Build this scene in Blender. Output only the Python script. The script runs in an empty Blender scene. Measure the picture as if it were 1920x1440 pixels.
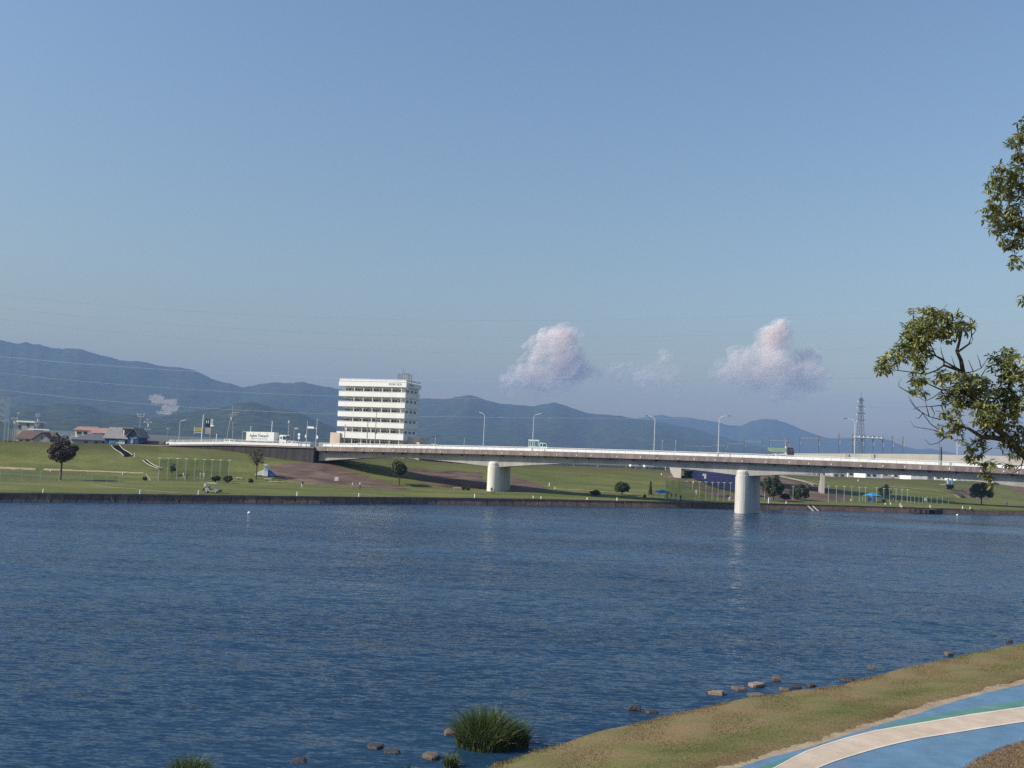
import bpy, math, random
import numpy as np
from mathutils import Vector, Matrix

random.seed(7)
NR = np.random.RandomState(11)
C = bpy.context.scene.collection
SC = bpy.context.scene

# ------------------------------------------------------------------ camera
F = 1750.0                       # focal length in pixels of the 1920 px wide frame
CAMZ = 13.0                      # metres above the water
PITCH = math.atan(120.0 / F)
ROLL = math.atan(0.045)
fw = Vector((0, math.cos(PITCH), math.sin(PITCH)))
u0 = Vector((0, -math.sin(PITCH), math.cos(PITCH)))
r0 = Vector((1, 0, 0))
RT = r0 * math.cos(ROLL) + u0 * math.sin(ROLL)
UP = u0 * math.cos(ROLL) - r0 * math.sin(ROLL)
cam_data = bpy.data.cameras.new('camera')
cam_data.sensor_fit = 'HORIZONTAL'
cam_data.sensor_width = 36.0
cam_data.lens = F / 1920.0 * 36.0
cam_data.clip_start = 0.1
cam_data.clip_end = 60000.0
cam = bpy.data.objects.new('camera', cam_data)
C.objects.link(cam)
m3 = Matrix((RT, UP, -fw)).transposed()
cam.matrix_world = Matrix.Translation((0, 0, CAMZ)) @ m3.to_4x4()
SC.camera = cam

# ------------------------------------------------------------------ light
SUN_EL = math.radians(36.0)
sun_h = Vector((-0.955, -0.297, 0)).normalized()
TO_SUN = Vector((sun_h.x * math.cos(SUN_EL), sun_h.y * math.cos(SUN_EL), math.sin(SUN_EL)))
world = bpy.data.worlds.new('World')
SC.world = world
world.use_nodes = True
wn = world.node_tree.nodes
wl = world.node_tree.links
for n in list(wn):
    wn.remove(n)
wo = wn.new('ShaderNodeOutputWorld')
wb = wn.new('ShaderNodeBackground')
ws = wn.new('ShaderNodeTexSky')
ws.sky_type = 'NISHITA'
ws.sun_disc = False
ws.sun_elevation = SUN_EL
ws.sun_rotation = math.atan2(sun_h.x, sun_h.y)
ws.altitude = 20.0
ws.air_density = 1.9
ws.dust_density = 1.4
ws.ozone_density = 3.0
wb.inputs['Strength'].default_value = 0.094
wt = wn.new('ShaderNodeMix'); wt.data_type = 'RGBA'; wt.blend_type = 'MULTIPLY'; wt.inputs[0].default_value = 1.0
wt.inputs[7].default_value = (0.85, 0.920, 1.09, 1.0)          # white balance of the camera
wl.new(ws.outputs[0], wt.inputs[6]); wl.new(wt.outputs[2], wb.inputs[0])
wl.new(wb.outputs[0], wo.inputs[0])
sd = bpy.data.lights.new('sun', 'SUN')
sd.energy = 4.9
sd.angle = math.radians(0.53)
sd.color = (1.0, 0.925, 0.79)
sun = bpy.data.objects.new('sun', sd)
C.objects.link(sun)
sun.rotation_euler = TO_SUN.to_track_quat('Z', 'Y').to_euler()
sun.location = (-60, -20, 80)
SC.view_settings.view_transform = 'Standard'
SC.view_settings.look = 'None'
SC.view_settings.exposure = 0.38
SC.view_settings.gamma = 1.0
SC.view_settings.use_curve_mapping = False
SC.cycles.use_denoising = False
SC.cycles.max_bounces = 12
SC.cycles.volume_bounces = 6
SC.cycles.transparent_max_bounces = 160
SC.cycles.diffuse_bounces = 10
SC.cycles.transmission_bounces = 10
SC.cycles.caustics_reflective = False
SC.cycles.caustics_refractive = False
SC.cycles.sample_clamp_indirect = 6.0

# ------------------------------------------------------------------ pixel helpers (photo pixels, 1920 x 1440)
def ray(x, y):
    return fw + RT * ((x - 960.0) / F) + UP * ((720.0 - y) / F)

def at(x, y, Y):                 # the point on that line of sight at depth Y
    d = ray(x, y)
    k = Y / d.y
    return Vector((d.x * k, Y, CAMZ + d.z * k))

def on_z(x, y, z):               # the point on that line of sight at height z
    d = ray(x, y)
    k = (z - CAMZ) / d.z
    return Vector((d.x * k, d.y * k, z))

def to_px(P):
    d = Vector(P) - Vector((0, 0, CAMZ))
    w = d.dot(fw)
    return 960 + F * d.dot(RT) / w, 720 - F * d.dot(UP) / w

# ------------------------------------------------------------------ scene helpers
def tag(o, label=None, cat=None, group=None, kind=None):
    if label: o['label'] = label
    if cat: o['category'] = cat
    if group: o['group'] = group
    if kind: o['kind'] = kind
    return o

def empty(name, loc=(0, 0, 0), rz=0.0, label=None, cat=None, group=None):
    o = bpy.data.objects.new(name, None)
    o.empty_display_size = 0.3
    C.objects.link(o)
    o.location = loc
    o.rotation_euler = (0, 0, rz)
    return tag(o, label, cat, group)

def link_mesh(name, me, mat=None, parent=None, loc=None, rz=None):
    o = bpy.data.objects.new(name, me)
    C.objects.link(o)
    if mat is not None and len(me.materials) == 0:
        me.materials.append(mat)
    if parent is not None: o.parent = parent
    if loc is not None: o.location = loc
    if rz is not None: o.rotation_euler = (0, 0, rz)
    return o

def copy_tree(o, parent=None):
    c = o.copy()
    C.objects.link(c)
    c.parent = parent
    for ch in list(o.children):
        copy_tree(ch, c)
    return c

class MB:
    def __init__(s):
        s.v = []; s.f = []; s.m = []
    def add(s, vs, fs, m=0):
        b = len(s.v)
        s.v.extend([tuple(p) for p in vs])
        s.f.extend([tuple(b + i for i in f) for f in fs])
        s.m.extend([m] * len(fs))
        return s
    def box(s, c, size, rz=0.0, m=0, taper=1.0, rx=0.0):
        hx, hy, hz = size[0] / 2, size[1] / 2, size[2] / 2
        R = Matrix.Rotation(rz, 3, 'Z') @ Matrix.Rotation(rx, 3, 'X')
        vs = []
        for z, k in ((-hz, 1.0), (hz, taper)):
            for x, y in ((-hx, -hy), (hx, -hy), (hx, hy), (-hx, hy)):
                vs.append(Vector(c) + R @ Vector((x * k, y * k, z)))
        return s.add(vs, [(3, 2, 1, 0), (4, 5, 6, 7), (0, 1, 5, 4), (1, 2, 6, 5), (2, 3, 7, 6), (3, 0, 4, 7)], m)
    def bar(s, a, b, w, h=None, m=0):
        a = Vector(a); b = Vector(b); h = h or w
        d = (b - a)
        if d.length < 1e-6: return s
        d.normalize()
        ref = Vector((0, 0, 1)) if abs(d.z) < 0.95 else Vector((1, 0, 0))
        x = d.cross(ref).normalized(); y = x.cross(d).normalized()
        vs = []
        for p in (a, b):
            for i, j in ((-1, -1), (1, -1), (1, 1), (-1, 1)):
                vs.append(p + x * (i * w / 2) + y * (j * h / 2))
        return s.add(vs, [(3, 2, 1, 0), (4, 5, 6, 7), (0, 1, 5, 4), (1, 2, 6, 5), (2, 3, 7, 6), (3, 0, 4, 7)], m)
    def tube(s, pts, rad, n=6, m=0, cap=True):
        pts = [Vector(p) for p in pts]
        if not isinstance(rad, (list, tuple)): rad = [rad] * len(pts)
        vs = []
        for i, p in enumerate(pts):
            d = (pts[min(i + 1, len(pts) - 1)] - pts[max(i - 1, 0)])
            if d.length < 1e-9: d = Vector((0, 0, 1))
            d.normalize()
            ref = Vector((0, 0, 1)) if abs(d.z) < 0.9 else Vector((1, 0, 0))
            x = d.cross(ref).normalized(); y = x.cross(d).normalized()
            for k in range(n):
                a = 2 * math.pi * k / n
                vs.append(p + (x * math.cos(a) + y * math.sin(a)) * rad[i])
        fs = []
        for i in range(len(pts) - 1):
            for k in range(n):
                fs.append((i * n + k, i * n + (k + 1) % n, (i + 1) * n + (k + 1) % n, (i + 1) * n + k))
        if cap:
            fs.append(tuple(range(n - 1, -1, -1)))
            fs.append(tuple((len(pts) - 1) * n + k for k in range(n)))
        return s.add(vs, fs, m)
    def prism(s, poly, z0, z1, m=0):          # poly in XY
        n = len(poly)
        vs = [(p[0], p[1], z0) for p in poly] + [(p[0], p[1], z1) for p in poly]
        fs = [tuple(range(n - 1, -1, -1)), tuple(range(n, 2 * n))]
        fs += [(i, (i + 1) % n, n + (i + 1) % n, n + i) for i in range(n)]
        return s.add(vs, fs, m)
    def xprism(s, poly, y0, y1, m=0):         # poly in XZ, extruded along Y
        n = len(poly)
        vs = [(p[0], y0, p[1]) for p in poly] + [(p[0], y1, p[1]) for p in poly]
        fs = [tuple(range(n)), tuple(range(2 * n - 1, n - 1, -1))]
        fs += [((i + 1) % n, i, n + i, n + (i + 1) % n) for i in range(n)]
        return s.add(vs, fs, m)
    def ball(s, c, r, nu=8, nv=6, m=0):
        if not isinstance(r, (list, tuple)): r = (r, r, r)
        vs = []; fs = []
        for j in range(nv + 1):
            a = math.pi * j / nv
            for i in range(nu):
                b = 2 * math.pi * i / nu
                vs.append((c[0] + r[0] * math.sin(a) * math.cos(b), c[1] + r[1] * math.sin(a) * math.sin(b), c[2] + r[2] * math.cos(a)))
        for j in range(nv):
            for i in range(nu):
                fs.append((j * nu + i, (j + 1) * nu + i, (j + 1) * nu + (i + 1) % nu, j * nu + (i + 1) % nu))
        return s.add(vs, fs, m)
    def mesh(s, name, mats=None, smooth=False):
        me = bpy.data.meshes.new(name)
        me.from_pydata(s.v, [], s.f)
        if mats:
            for k in mats: me.materials.append(k)
        if any(s.m):
            me.polygons.foreach_set('material_index', s.m)
        if smooth:
            me.polygons.foreach_set('use_smooth', [True] * len(me.polygons))
        me.update()
        return me
    def build(s, name, mat, parent=None, loc=None, rz=None, smooth=False):
        mats = mat if isinstance(mat, (list, tuple)) else [mat]
        return link_mesh(name, s.mesh(name, mats, smooth), None, parent, loc, rz)

def np_mesh(name, verts, quads, mat=None, smooth=False, attr=None):
    me = bpy.data.meshes.new(name)
    verts = np.asarray(verts, dtype=np.float32); quads = np.asarray(quads, dtype=np.int32)
    k = quads.shape[1]
    me.vertices.add(len(verts)); me.vertices.foreach_set('co', verts.ravel())
    me.loops.add(quads.size); me.loops.foreach_set('vertex_index', quads.ravel())
    me.polygons.add(len(quads))
    me.polygons.foreach_set('loop_start', np.arange(0, quads.size, k, dtype=np.int32))
    me.polygons.foreach_set('loop_total', np.full(len(quads), k, dtype=np.int32))
    if smooth: me.polygons.foreach_set('use_smooth', np.ones(len(quads), dtype=bool))
    me.update(calc_edges=True)
    if attr is not None:
        for nm, arr in attr.items():
            a = me.color_attributes.new(nm, 'FLOAT_COLOR', 'POINT')
            a.data.foreach_set('color', np.asarray(arr, dtype=np.float32).ravel())
    if mat is not None: me.materials.append(mat)
    return me

def grid_quads(nr, nc):
    i = np.arange(nr - 1)[:, None] * nc + np.arange(nc - 1)[None, :]
    return np.stack([i, i + 1, i + nc + 1, i + nc], -1).reshape(-1, 4)

# ------------------------------------------------------------------ materials
def nd(nt, t, **kw):
    n = nt.nodes.new(t)
    for k, v in kw.items():
        if k == 'inp':
            for a, b in v.items(): n.inputs[a].default_value = b
        else: setattr(n, k, v)
    return n

def rgb(c): return (c[0], c[1], c[2], 1.0)

def mat(name, col, rough=0.7, var=0.18, scale=1.5, bump=0.0, bscale=8.0, metallic=0.0, spec=0.4, col2=None, streak=False):
    m = bpy.data.materials.new(name)
    m.use_nodes = True
    nt = m.node_tree
    b = nt.nodes['Principled BSDF']
    b.inputs['Roughness'].default_value = rough
    b.inputs['Metallic'].default_value = metallic
    b.inputs['Specular IOR Level'].default_value = spec
    tc = nd(nt, 'ShaderNodeNewGeometry')
    mp = nd(nt, 'ShaderNodeMapping')
    mp.inputs['Scale'].default_value = (1, 1, 0.15) if streak else (1, 1, 1)
    nt.links.new(tc.outputs['Position'], mp.inputs['Vector'])
    n1 = nd(nt, 'ShaderNodeTexNoise', inp={'Scale': scale, 'Detail': 6.0, 'Roughness': 0.6})
    nt.links.new(mp.outputs[0], n1.inputs['Vector'])
    r = nd(nt, 'ShaderNodeValToRGB')
    r.color_ramp.elements[0].position = 0.3
    r.color_ramp.elements[1].position = 0.7
    a = col2 if col2 else tuple(max(0, x * (1 - var)) for x in col)
    bb = col if col2 else tuple(min(1, x * (1 + var * 0.6)) for x in col)
    r.color_ramp.elements[0].color = rgb(a)
    r.color_ramp.elements[1].color = rgb(bb)
    nt.links.new(n1.outputs['Fac'], r.inputs[0])
    nt.links.new(r.outputs[0], b.inputs['Base Color'])
    if bump:
        n2 = nd(nt, 'ShaderNodeTexNoise', inp={'Scale': bscale, 'Detail': 4.0})
        nt.links.new(tc.outputs['Position'], n2.inputs['Vector'])
        bp = nd(nt, 'ShaderNodeBump', inp={'Strength': bump, 'Distance': 0.1})
        nt.links.new(n2.outputs['Fac'], bp.inputs['Height'])
        nt.links.new(bp.outputs[0], b.inputs['Normal'])
    return m

M = {}
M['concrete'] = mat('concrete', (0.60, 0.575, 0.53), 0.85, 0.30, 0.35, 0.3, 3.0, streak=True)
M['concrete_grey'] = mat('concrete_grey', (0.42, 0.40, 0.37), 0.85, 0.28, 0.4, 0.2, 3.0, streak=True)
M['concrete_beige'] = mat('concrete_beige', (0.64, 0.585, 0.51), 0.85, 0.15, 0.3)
M['fascia'] = mat('fascia', (0.27, 0.21, 0.195), 0.7, 0.45, 0.9, streak=True)
M['white'] = mat('white_paint', (0.80, 0.80, 0.78), 0.5, 0.08, 0.6)
M['wall_white'] = mat('wall_white', (0.82, 0.815, 0.79), 0.7, 0.10, 0.25, streak=True)
M['wall_cream'] = mat('wall_cream', (0.74, 0.69, 0.58), 0.75, 0.12, 0.4)
M['wall_grey'] = mat('wall_grey', (0.38, 0.37, 0.36), 0.8, 0.2, 0.5)
M['wall_pink'] = mat('wall_pink', (0.64, 0.52, 0.46), 0.75, 0.15, 0.4)
M['wall_blue'] = mat('wall_blue', (0.03, 0.075, 0.20), 0.6, 0.25, 0.8)
M['glass'] = mat('glass_dark', (0.06, 0.072, 0.09), 0.12, 0.4, 0.8, spec=0.6)
M['dark'] = mat('dark_paint', (0.03, 0.03, 0.034), 0.6, 0.3, 1.0)
M['black'] = mat('black_rubber', (0.02, 0.02, 0.02), 0.8, 0.3, 3.0)
M['steel'] = mat('galvanised_steel', (0.45, 0.47, 0.49), 0.45, 0.15, 1.5, metallic=0.3)
M['lamp'] = mat('lamp_grey', (0.50, 0.54, 0.56), 0.5, 0.12, 1.0)
M['steel_dark'] = mat('weathered_steel', (0.16, 0.18, 0.20), 0.55, 0.2, 1.5, metallic=0.3)
M['wood_dark'] = mat('pole_concrete', (0.36, 0.35, 0.34), 0.85, 0.2, 1.0)
M['roof_brown'] = mat('roof_brown', (0.11, 0.07, 0.06), 0.75, 0.3, 2.0)
M['roof_grey'] = mat('roof_grey', (0.21, 0.20, 0.20), 0.7, 0.2, 1.2)
M['roof_dark'] = mat('roof_dark', (0.10, 0.105, 0.125), 0.6, 0.25, 1.5)
M['roof_red'] = mat('roof_red', (0.34, 0.20, 0.17), 0.75, 0.2, 1.5)
M['asphalt'] = mat('asphalt', (0.055, 0.055, 0.057), 0.9, 0.2, 1.0)
M['retaining'] = mat('retaining_wall_dark', (0.045, 0.042, 0.045), 0.9, 0.5, 0.8, 0.4, 2.0, streak=True)  # dark base colour with vertical streaks
M['revetment'] = mat('revetment', (0.15, 0.098, 0.078), 0.9, 0.5, 0.8, 0.6, 2.5)
M['revetment2'] = mat('revetment_b', (0.115, 0.08, 0.068), 0.9, 0.5, 1.1, 0.6, 2.5)
M['coping'] = mat('coping', (0.19, 0.155, 0.12), 0.85, 0.35, 0.8)
M['joint'] = mat('joint', (0.30, 0.24, 0.21), 0.85, 0.3, 2.0)
M['bark'] = mat('bark', (0.075, 0.058, 0.046), 0.9, 0.35, 6.0, 0.5, 12.0)
M['dry_turf'] = mat('dry_turf', (0.21, 0.145, 0.085), 0.95, 0.45, 3.0, 0.6, 14.0)
M['soil'] = mat('soil', (0.13, 0.09, 0.065), 0.95, 0.35, 1.0)
M['red'] = mat('red_paint', (0.42, 0.16, 0.15), 0.5, 0.15, 1.0)
M['tent_blue'] = mat('tent_blue', (0.03, 0.24, 0.55), 0.7, 0.12, 1.5)
M['tent_white'] = mat('tent_white', (0.75, 0.76, 0.76), 0.7, 0.08, 1.5)
M['sheet_blue'] = mat('sheet_blue', (0.03, 0.11, 0.42), 0.6, 0.15, 1.5)
M['navy'] = mat('navy_panel', (0.008, 0.013, 0.065), 0.6, 0.3, 0.6)  # darkened in place of the bridge shade over the boarded wall
M['teal'] = mat('pale_blue_paint', (0.25, 0.40, 0.52), 0.5, 0.15, 1.0)
M['green_paint'] = mat('green_paint', (0.20, 0.30, 0.20), 0.5, 0.15, 1.0)
M['yellow_paint'] = mat('yellow_paint', (0.42, 0.40, 0.10), 0.6, 0.15, 1.0)
M['mint'] = mat('mint_paint', (0.55, 0.72, 0.70), 0.4, 0.08, 1.0)
M['stone'] = mat('stone', (0.12, 0.095, 0.08), 0.85, 0.35, 2.5, 0.6, 9.0)
M['stone_pale'] = mat('stone_pale', (0.22, 0.17, 0.135), 0.85, 0.3, 2.5, 0.6, 9.0)
M['stone_dark'] = mat('stone_dark', (0.045, 0.036, 0.036), 0.6, 0.35, 2.5, 0.6, 9.0)
M['wire'] = mat('wire_aluminium', (0.78, 0.78, 0.78), 0.5, 0.1, 0.2)
M['wire_dark'] = mat('wire_dark', (0.05, 0.05, 0.055), 0.6, 0.1, 0.2)
M['skin'] = mat('skin', (0.42, 0.26, 0.19), 0.6, 0.08, 4.0)
M['cloth_white'] = mat('cloth_white', (0.75, 0.74, 0.71), 0.85, 0.1, 4.0)
M['cloth_dark'] = mat('cloth_dark', (0.035, 0.038, 0.05), 0.85, 0.2, 4.0)
M['cloth_grey'] = mat('cloth_grey', (0.25, 0.25, 0.27), 0.85, 0.15, 4.0)
M['hair'] = mat('hair', (0.015, 0.013, 0.012), 0.6, 0.2, 8.0)

def foliage_mat(name, ca, cb, scale=1.2, rough=0.55, trans=0.25, island=True):
    m = bpy.data.materials.new(name); m.use_nodes = True
    nt = m.node_tree; b = nt.nodes['Principled BSDF']
    g = nd(nt, 'ShaderNodeNewGeometry')
    n1 = nd(nt, 'ShaderNodeTexNoise', inp={'Scale': scale, 'Detail': 3.0})
    nt.links.new(g.outputs['Position'], n1.inputs['Vector'])
    ad = nd(nt, 'ShaderNodeMath', operation='MULTIPLY_ADD', inp={1: 0.6, 2: 0.0})
    nt.links.new(n1.outputs['Fac'], ad.inputs[0])
    a2 = nd(nt, 'ShaderNodeMath', operation='MULTIPLY_ADD', inp={1: 0.42})
    nt.links.new(g.outputs['Random Per Island'], a2.inputs[0])
    nt.links.new(ad.outputs[0], a2.inputs[2])
    r = nd(nt, 'ShaderNodeValToRGB')
    r.color_ramp.elements[0].position = 0.25; r.color_ramp.elements[0].color = rgb(ca)
    r.color_ramp.elements[1].position = 0.78; r.color_ramp.elements[1].color = rgb(cb)
    nt.links.new(a2.outputs[0], r.inputs[0])
    nt.links.new(r.outputs[0], b.inputs['Base Color'])
    b.inputs['Roughness'].default_value = rough
    b.inputs['Specular IOR Level'].default_value = 0.35
    if trans:
        tr = nd(nt, 'ShaderNodeBsdfTranslucent')
        nt.links.new(r.outputs[0], tr.inputs[0])
        mx = nd(nt, 'ShaderNodeMixShader', inp={0: trans})
        nt.links.new(b.outputs[0], mx.inputs[1]); nt.links.new(tr.outputs[0], mx.inputs[2])
        nt.links.new(mx.outputs[0], nt.nodes['Material Output'].inputs[0])
    return m
M['leaf_near'] = foliage_mat('leaf_olive', (0.080, 0.105, 0.032), (0.33, 0.335, 0.125), 2.0, 0.32, 0.30)
M['leaf_green'] = foliage_mat('leaf_green', (0.036, 0.052, 0.020), (0.085, 0.105, 0.038), 0.5)
M['leaf_dark'] = foliage_mat('leaf_dark', (0.028, 0.040, 0.018), (0.078, 0.096, 0.038), 0.5)
M['leaf_brown'] = foliage_mat('leaf_autumn', (0.045, 0.028, 0.022), (0.11, 0.068, 0.042), 0.5)
M['leaf_olive'] = foliage_mat('leaf_sparse_olive', (0.055, 0.048, 0.022), (0.12, 0.10, 0.045), 0.5)
M['reed'] = foliage_mat('reed_green', (0.030, 0.055, 0.018), (0.11, 0.155, 0.045), 1.0, 0.5, 0.2)
M['reed_dry'] = foliage_mat('reed_dry', (0.25, 0.20, 0.12), (0.42, 0.36, 0.24), 1.0, 0.6, 0.1)

def net_mat(name, col, alpha):
    m = bpy.data.materials.new(name); m.use_nodes = True
    nt = m.node_tree; b = nt.nodes['Principled BSDF']
    b.inputs['Base Color'].default_value = rgb(col); b.inputs['Roughness'].default_value = 0.8
    g = nd(nt, 'ShaderNodeNewGeometry')
    n1 = nd(nt, 'ShaderNodeTexNoise', inp={'Scale': 0.5, 'Detail': 2.0})
    nt.links.new(g.outputs['Position'], n1.inputs['Vector'])
    mr = nd(nt, 'ShaderNodeMapRange', inp={1: 0.3, 2: 0.7, 3: alpha * 0.7, 4: alpha * 1.3})
    nt.links.new(n1.outputs['Fac'], mr.inputs[0])
    tr = nd(nt, 'ShaderNodeBsdfTransparent')
    mx = nd(nt, 'ShaderNodeMixShader')
    nt.links.new(mr.outputs[0], mx.inputs[0]); nt.links.new(tr.outputs[0], mx.inputs[1]); nt.links.new(b.outputs[0], mx.inputs[2])
    nt.links.new(mx.outputs[0], nt.nodes['Material Output'].inputs[0])
    return m
M['net'] = net_mat('green_net', (0.045, 0.13, 0.085), 0.33)
M['net_pale'] = net_mat('pale_green_net', (0.20, 0.30, 0.22), 0.22)
# ------------------------------------------------------------------ far bank terrain (heights above the water)
_cols = [  # photo column, waterline, toe of the levee, crest, crest height
    (0, 940, 882, 827, 8.95), (150, 941, 888, 831, 8.95), (300, 942, 894, 836, 9.1), (450, 943, 901, 845, 8.8), (600, 944, 908, 857, 8.3), (700, 945, 911, 857, 8.4),
    (800, 946, 914, 860, 8.5), (1000, 948, 920, 873, 7.8), (1250, 950.5, 930, 880, 7.9), (1400, 953.5, 932, 887, 7.8),
    (1560, 957, 936, 895, 7.75), (1750, 963, 942, 900, 7.9), (1920, 966, 945, 905, 8.1)]
_tw = []; _iw = []; _tt = []; _it = []; _tc = []; _ic = []; _zc = []
for (x, yw, yt, yc, zc) in _cols:
    p = on_z(x, yw, 0.0); _tw.append(p.x / p.y); _iw.append(1 / p.y)
    p = on_z(x, yt, 1.8); _tt.append(p.x / p.y); _it.append(1 / p.y)
    p = on_z(x, yc, zc); _tc.append(p.x / p.y); _ic.append(1 / p.y); _zc.append(zc)

def _sm(a):                                  # soften the measured line a little
    a = np.array(a); b = a.copy(); b[1:-1] = (a[:-2] + 2 * a[1:-1] + a[2:]) / 4
    return b
_iw = _sm(_iw); _it = _sm(_it); _ic = _sm(_ic)

def _line(t, tx, iv):
    t = np.asarray(t, float); tx = np.asarray(tx); iv = np.asarray(iv)
    v = np.interp(t, tx, iv)
    sl = (iv[3] - iv[0]) / (tx[3] - tx[0]); sr = (iv[-1] - iv[-5]) / (tx[-1] - tx[-5])
    v = np.where(t < tx[0], iv[0] + sl * (t - tx[0]), v)
    v = np.where(t > tx[-1], iv[-1] + sr * (t - tx[-1]), v)
    return 1.0 / np.clip(v, 1 / 900.0, 1 / 60.0)

def far_lines(t):
    w = _line(t, _tw, _iw); T = np.maximum(_line(t, _tt, _it), w + 9); Cc = np.maximum(_line(t, _tc, _ic), T + 16)
    return w, T, Cc, np.interp(t, _tc, _zc)

PLAIN = 4.5
def ground_z(X, Y):
    X = np.asarray(X, float); Y = np.asarray(Y, float)
    t = X / np.maximum(Y, 1e-3)
    w, T, Cc, zc = far_lines(t)
    k = np.clip((Y - T) / (Cc - T), 0, 1)
    k = k + 0.035 * np.sin(k * 2 * math.pi * 2)          # two faint berms
    z = np.where(Y < w + 0.85, -2.0,
        np.where(Y < T, 1.42 + 0.4 * np.clip((Y - w - 0.85) / (T - w - 0.85), 0, 1),
        np.where(Y < Cc, 1.82 + (zc - 1.82) * k,
        np.where(Y < Cc + 7, zc,
        np.where(Y < Cc + 23, zc + (PLAIN - zc) * (Y - Cc - 7) / 16.0, PLAIN)))))
    return z

def gz(x, y): return float(ground_z(x, y))

def on_ground(x, y):                          # where that line of sight meets the far bank
    d = ray(x, y)
    ys = np.arange(150.0, 520.0, 0.2)
    k = ys / d.y
    zr = CAMZ + d.z * k
    g = ground_z(d.x * k, ys)
    hit = np.nonzero((zr <= g) & (g > 0))[0]
    i = hit[0] if len(hit) else len(ys) - 1
    Y = ys[i]
    X = d.x * Y / d.y
    return Vector((X, Y, gz(X, Y)))

def in_poly(px, py, poly):
    inside = np.zeros(px.shape, bool); n = len(poly)
    for i in range(n):
        x0, y0 = poly[i]; x1, y1 = poly[(i + 1) % n]
        c = ((y0 > py) != (y1 > py)) & (px < (x1 - x0) * (py - y0) / (y1 - y0 + 1e-9) + x0)
        inside ^= c
    return inside

def px_array(P):
    P = np.asarray(P, float); d = P - np.array([0, 0, CAMZ])
    w = np.maximum(d @ np.array(fw), 0.1)
    return 960 + F * (d @ np.array(RT)) / w, 720 - F * (d @ np.array(UP)) / w

# far ground mesh
ts = np.unique(np.concatenate([np.linspace(-3.2, -0.62, 60), np.linspace(-0.62, 0.62, 420), np.linspace(0.62, 3.2, 60)]))
w, T, Cc, zc = far_lines(ts)
rows = []
rows.append(w + 0.85); rows.append(w + 0.87)
for k in np.linspace(0.05, 1, 16): rows.append(w + 0.6 + (T - w - 0.85) * k)
for k in np.linspace(0.04, 1, 26): rows.append(T + (Cc - T) * k)
for k in (2, 5, 6.99): rows.append(Cc + k)
for k in (10, 15, 20, 22.99): rows.append(Cc + k)
for k in (60, 140, 300, 600, 1200, 2400, 4800, 8300): rows.append(np.maximum(Cc + 30, Cc + k))
Yg = np.stack(rows); Xg = Yg * ts[None, :]
Zg = ground_z(Xg, Yg)
Zg[0] = -1.0
Zg = Zg + np.where(Yg < 420, 0.05 * np.sin(Xg * 0.9) * np.sin(Yg * 0.7) + 0.04 * np.sin(Xg * 0.23 + Yg * 0.31), 0)
P = np.stack([Xg, Yg, Zg], -1).reshape(-1, 3)
pxs, pys = px_array(P)
brown = np.zeros(len(P)); olive = np.zeros(len(P))
for poly in ([(505, 872), (560, 868), (600, 861), (640, 876), (700, 897), (780, 921), (640, 911), (560, 905), (512, 893)],
             [(760, 880), (830, 882), (906, 886), (910, 918), (850, 917), (790, 905)],
             [(955, 888), (985, 900), (1032, 915), (1020, 920), (955, 921)],
             [(1395, 884), (1462, 892), (1530, 908), (1600, 925), (1590, 940), (1440, 938), (1395, 925)],
             [(1884, 906), (1960, 906), (1960, 929), (1905, 925)],
             [(1245, 884), (1268, 890), (1345, 921), (1380, 930), (1372, 940), (1330, 925), (1290, 905), (1240, 892)],
             [(1800, 915), (1835, 920), (1860, 940), (1810, 934)]):
    brown[in_poly(pxs, pys, poly)] = 1.0
brown = brown.reshape(Yg.shape)
for _ in range(2):
    b2 = brown.copy(); b2[1:-1, 1:-1] = (brown[1:-1, 1:-1] * 2 + brown[:-2, 1:-1] + brown[2:, 1:-1] + brown[1:-1, :-2] + brown[1:-1, 2:]) / 6; brown = b2
kk = np.clip((Yg - T) / (Cc - T), 0, 1)
olive = np.clip((kk - 0.55) / 0.45, 0, 1) * (Yg < Cc + 40)
far_attr = np.stack([brown.ravel(), olive.ravel(), (Yg > Cc + 20).astype(float).ravel(), np.ones(len(P))], -1)

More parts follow.
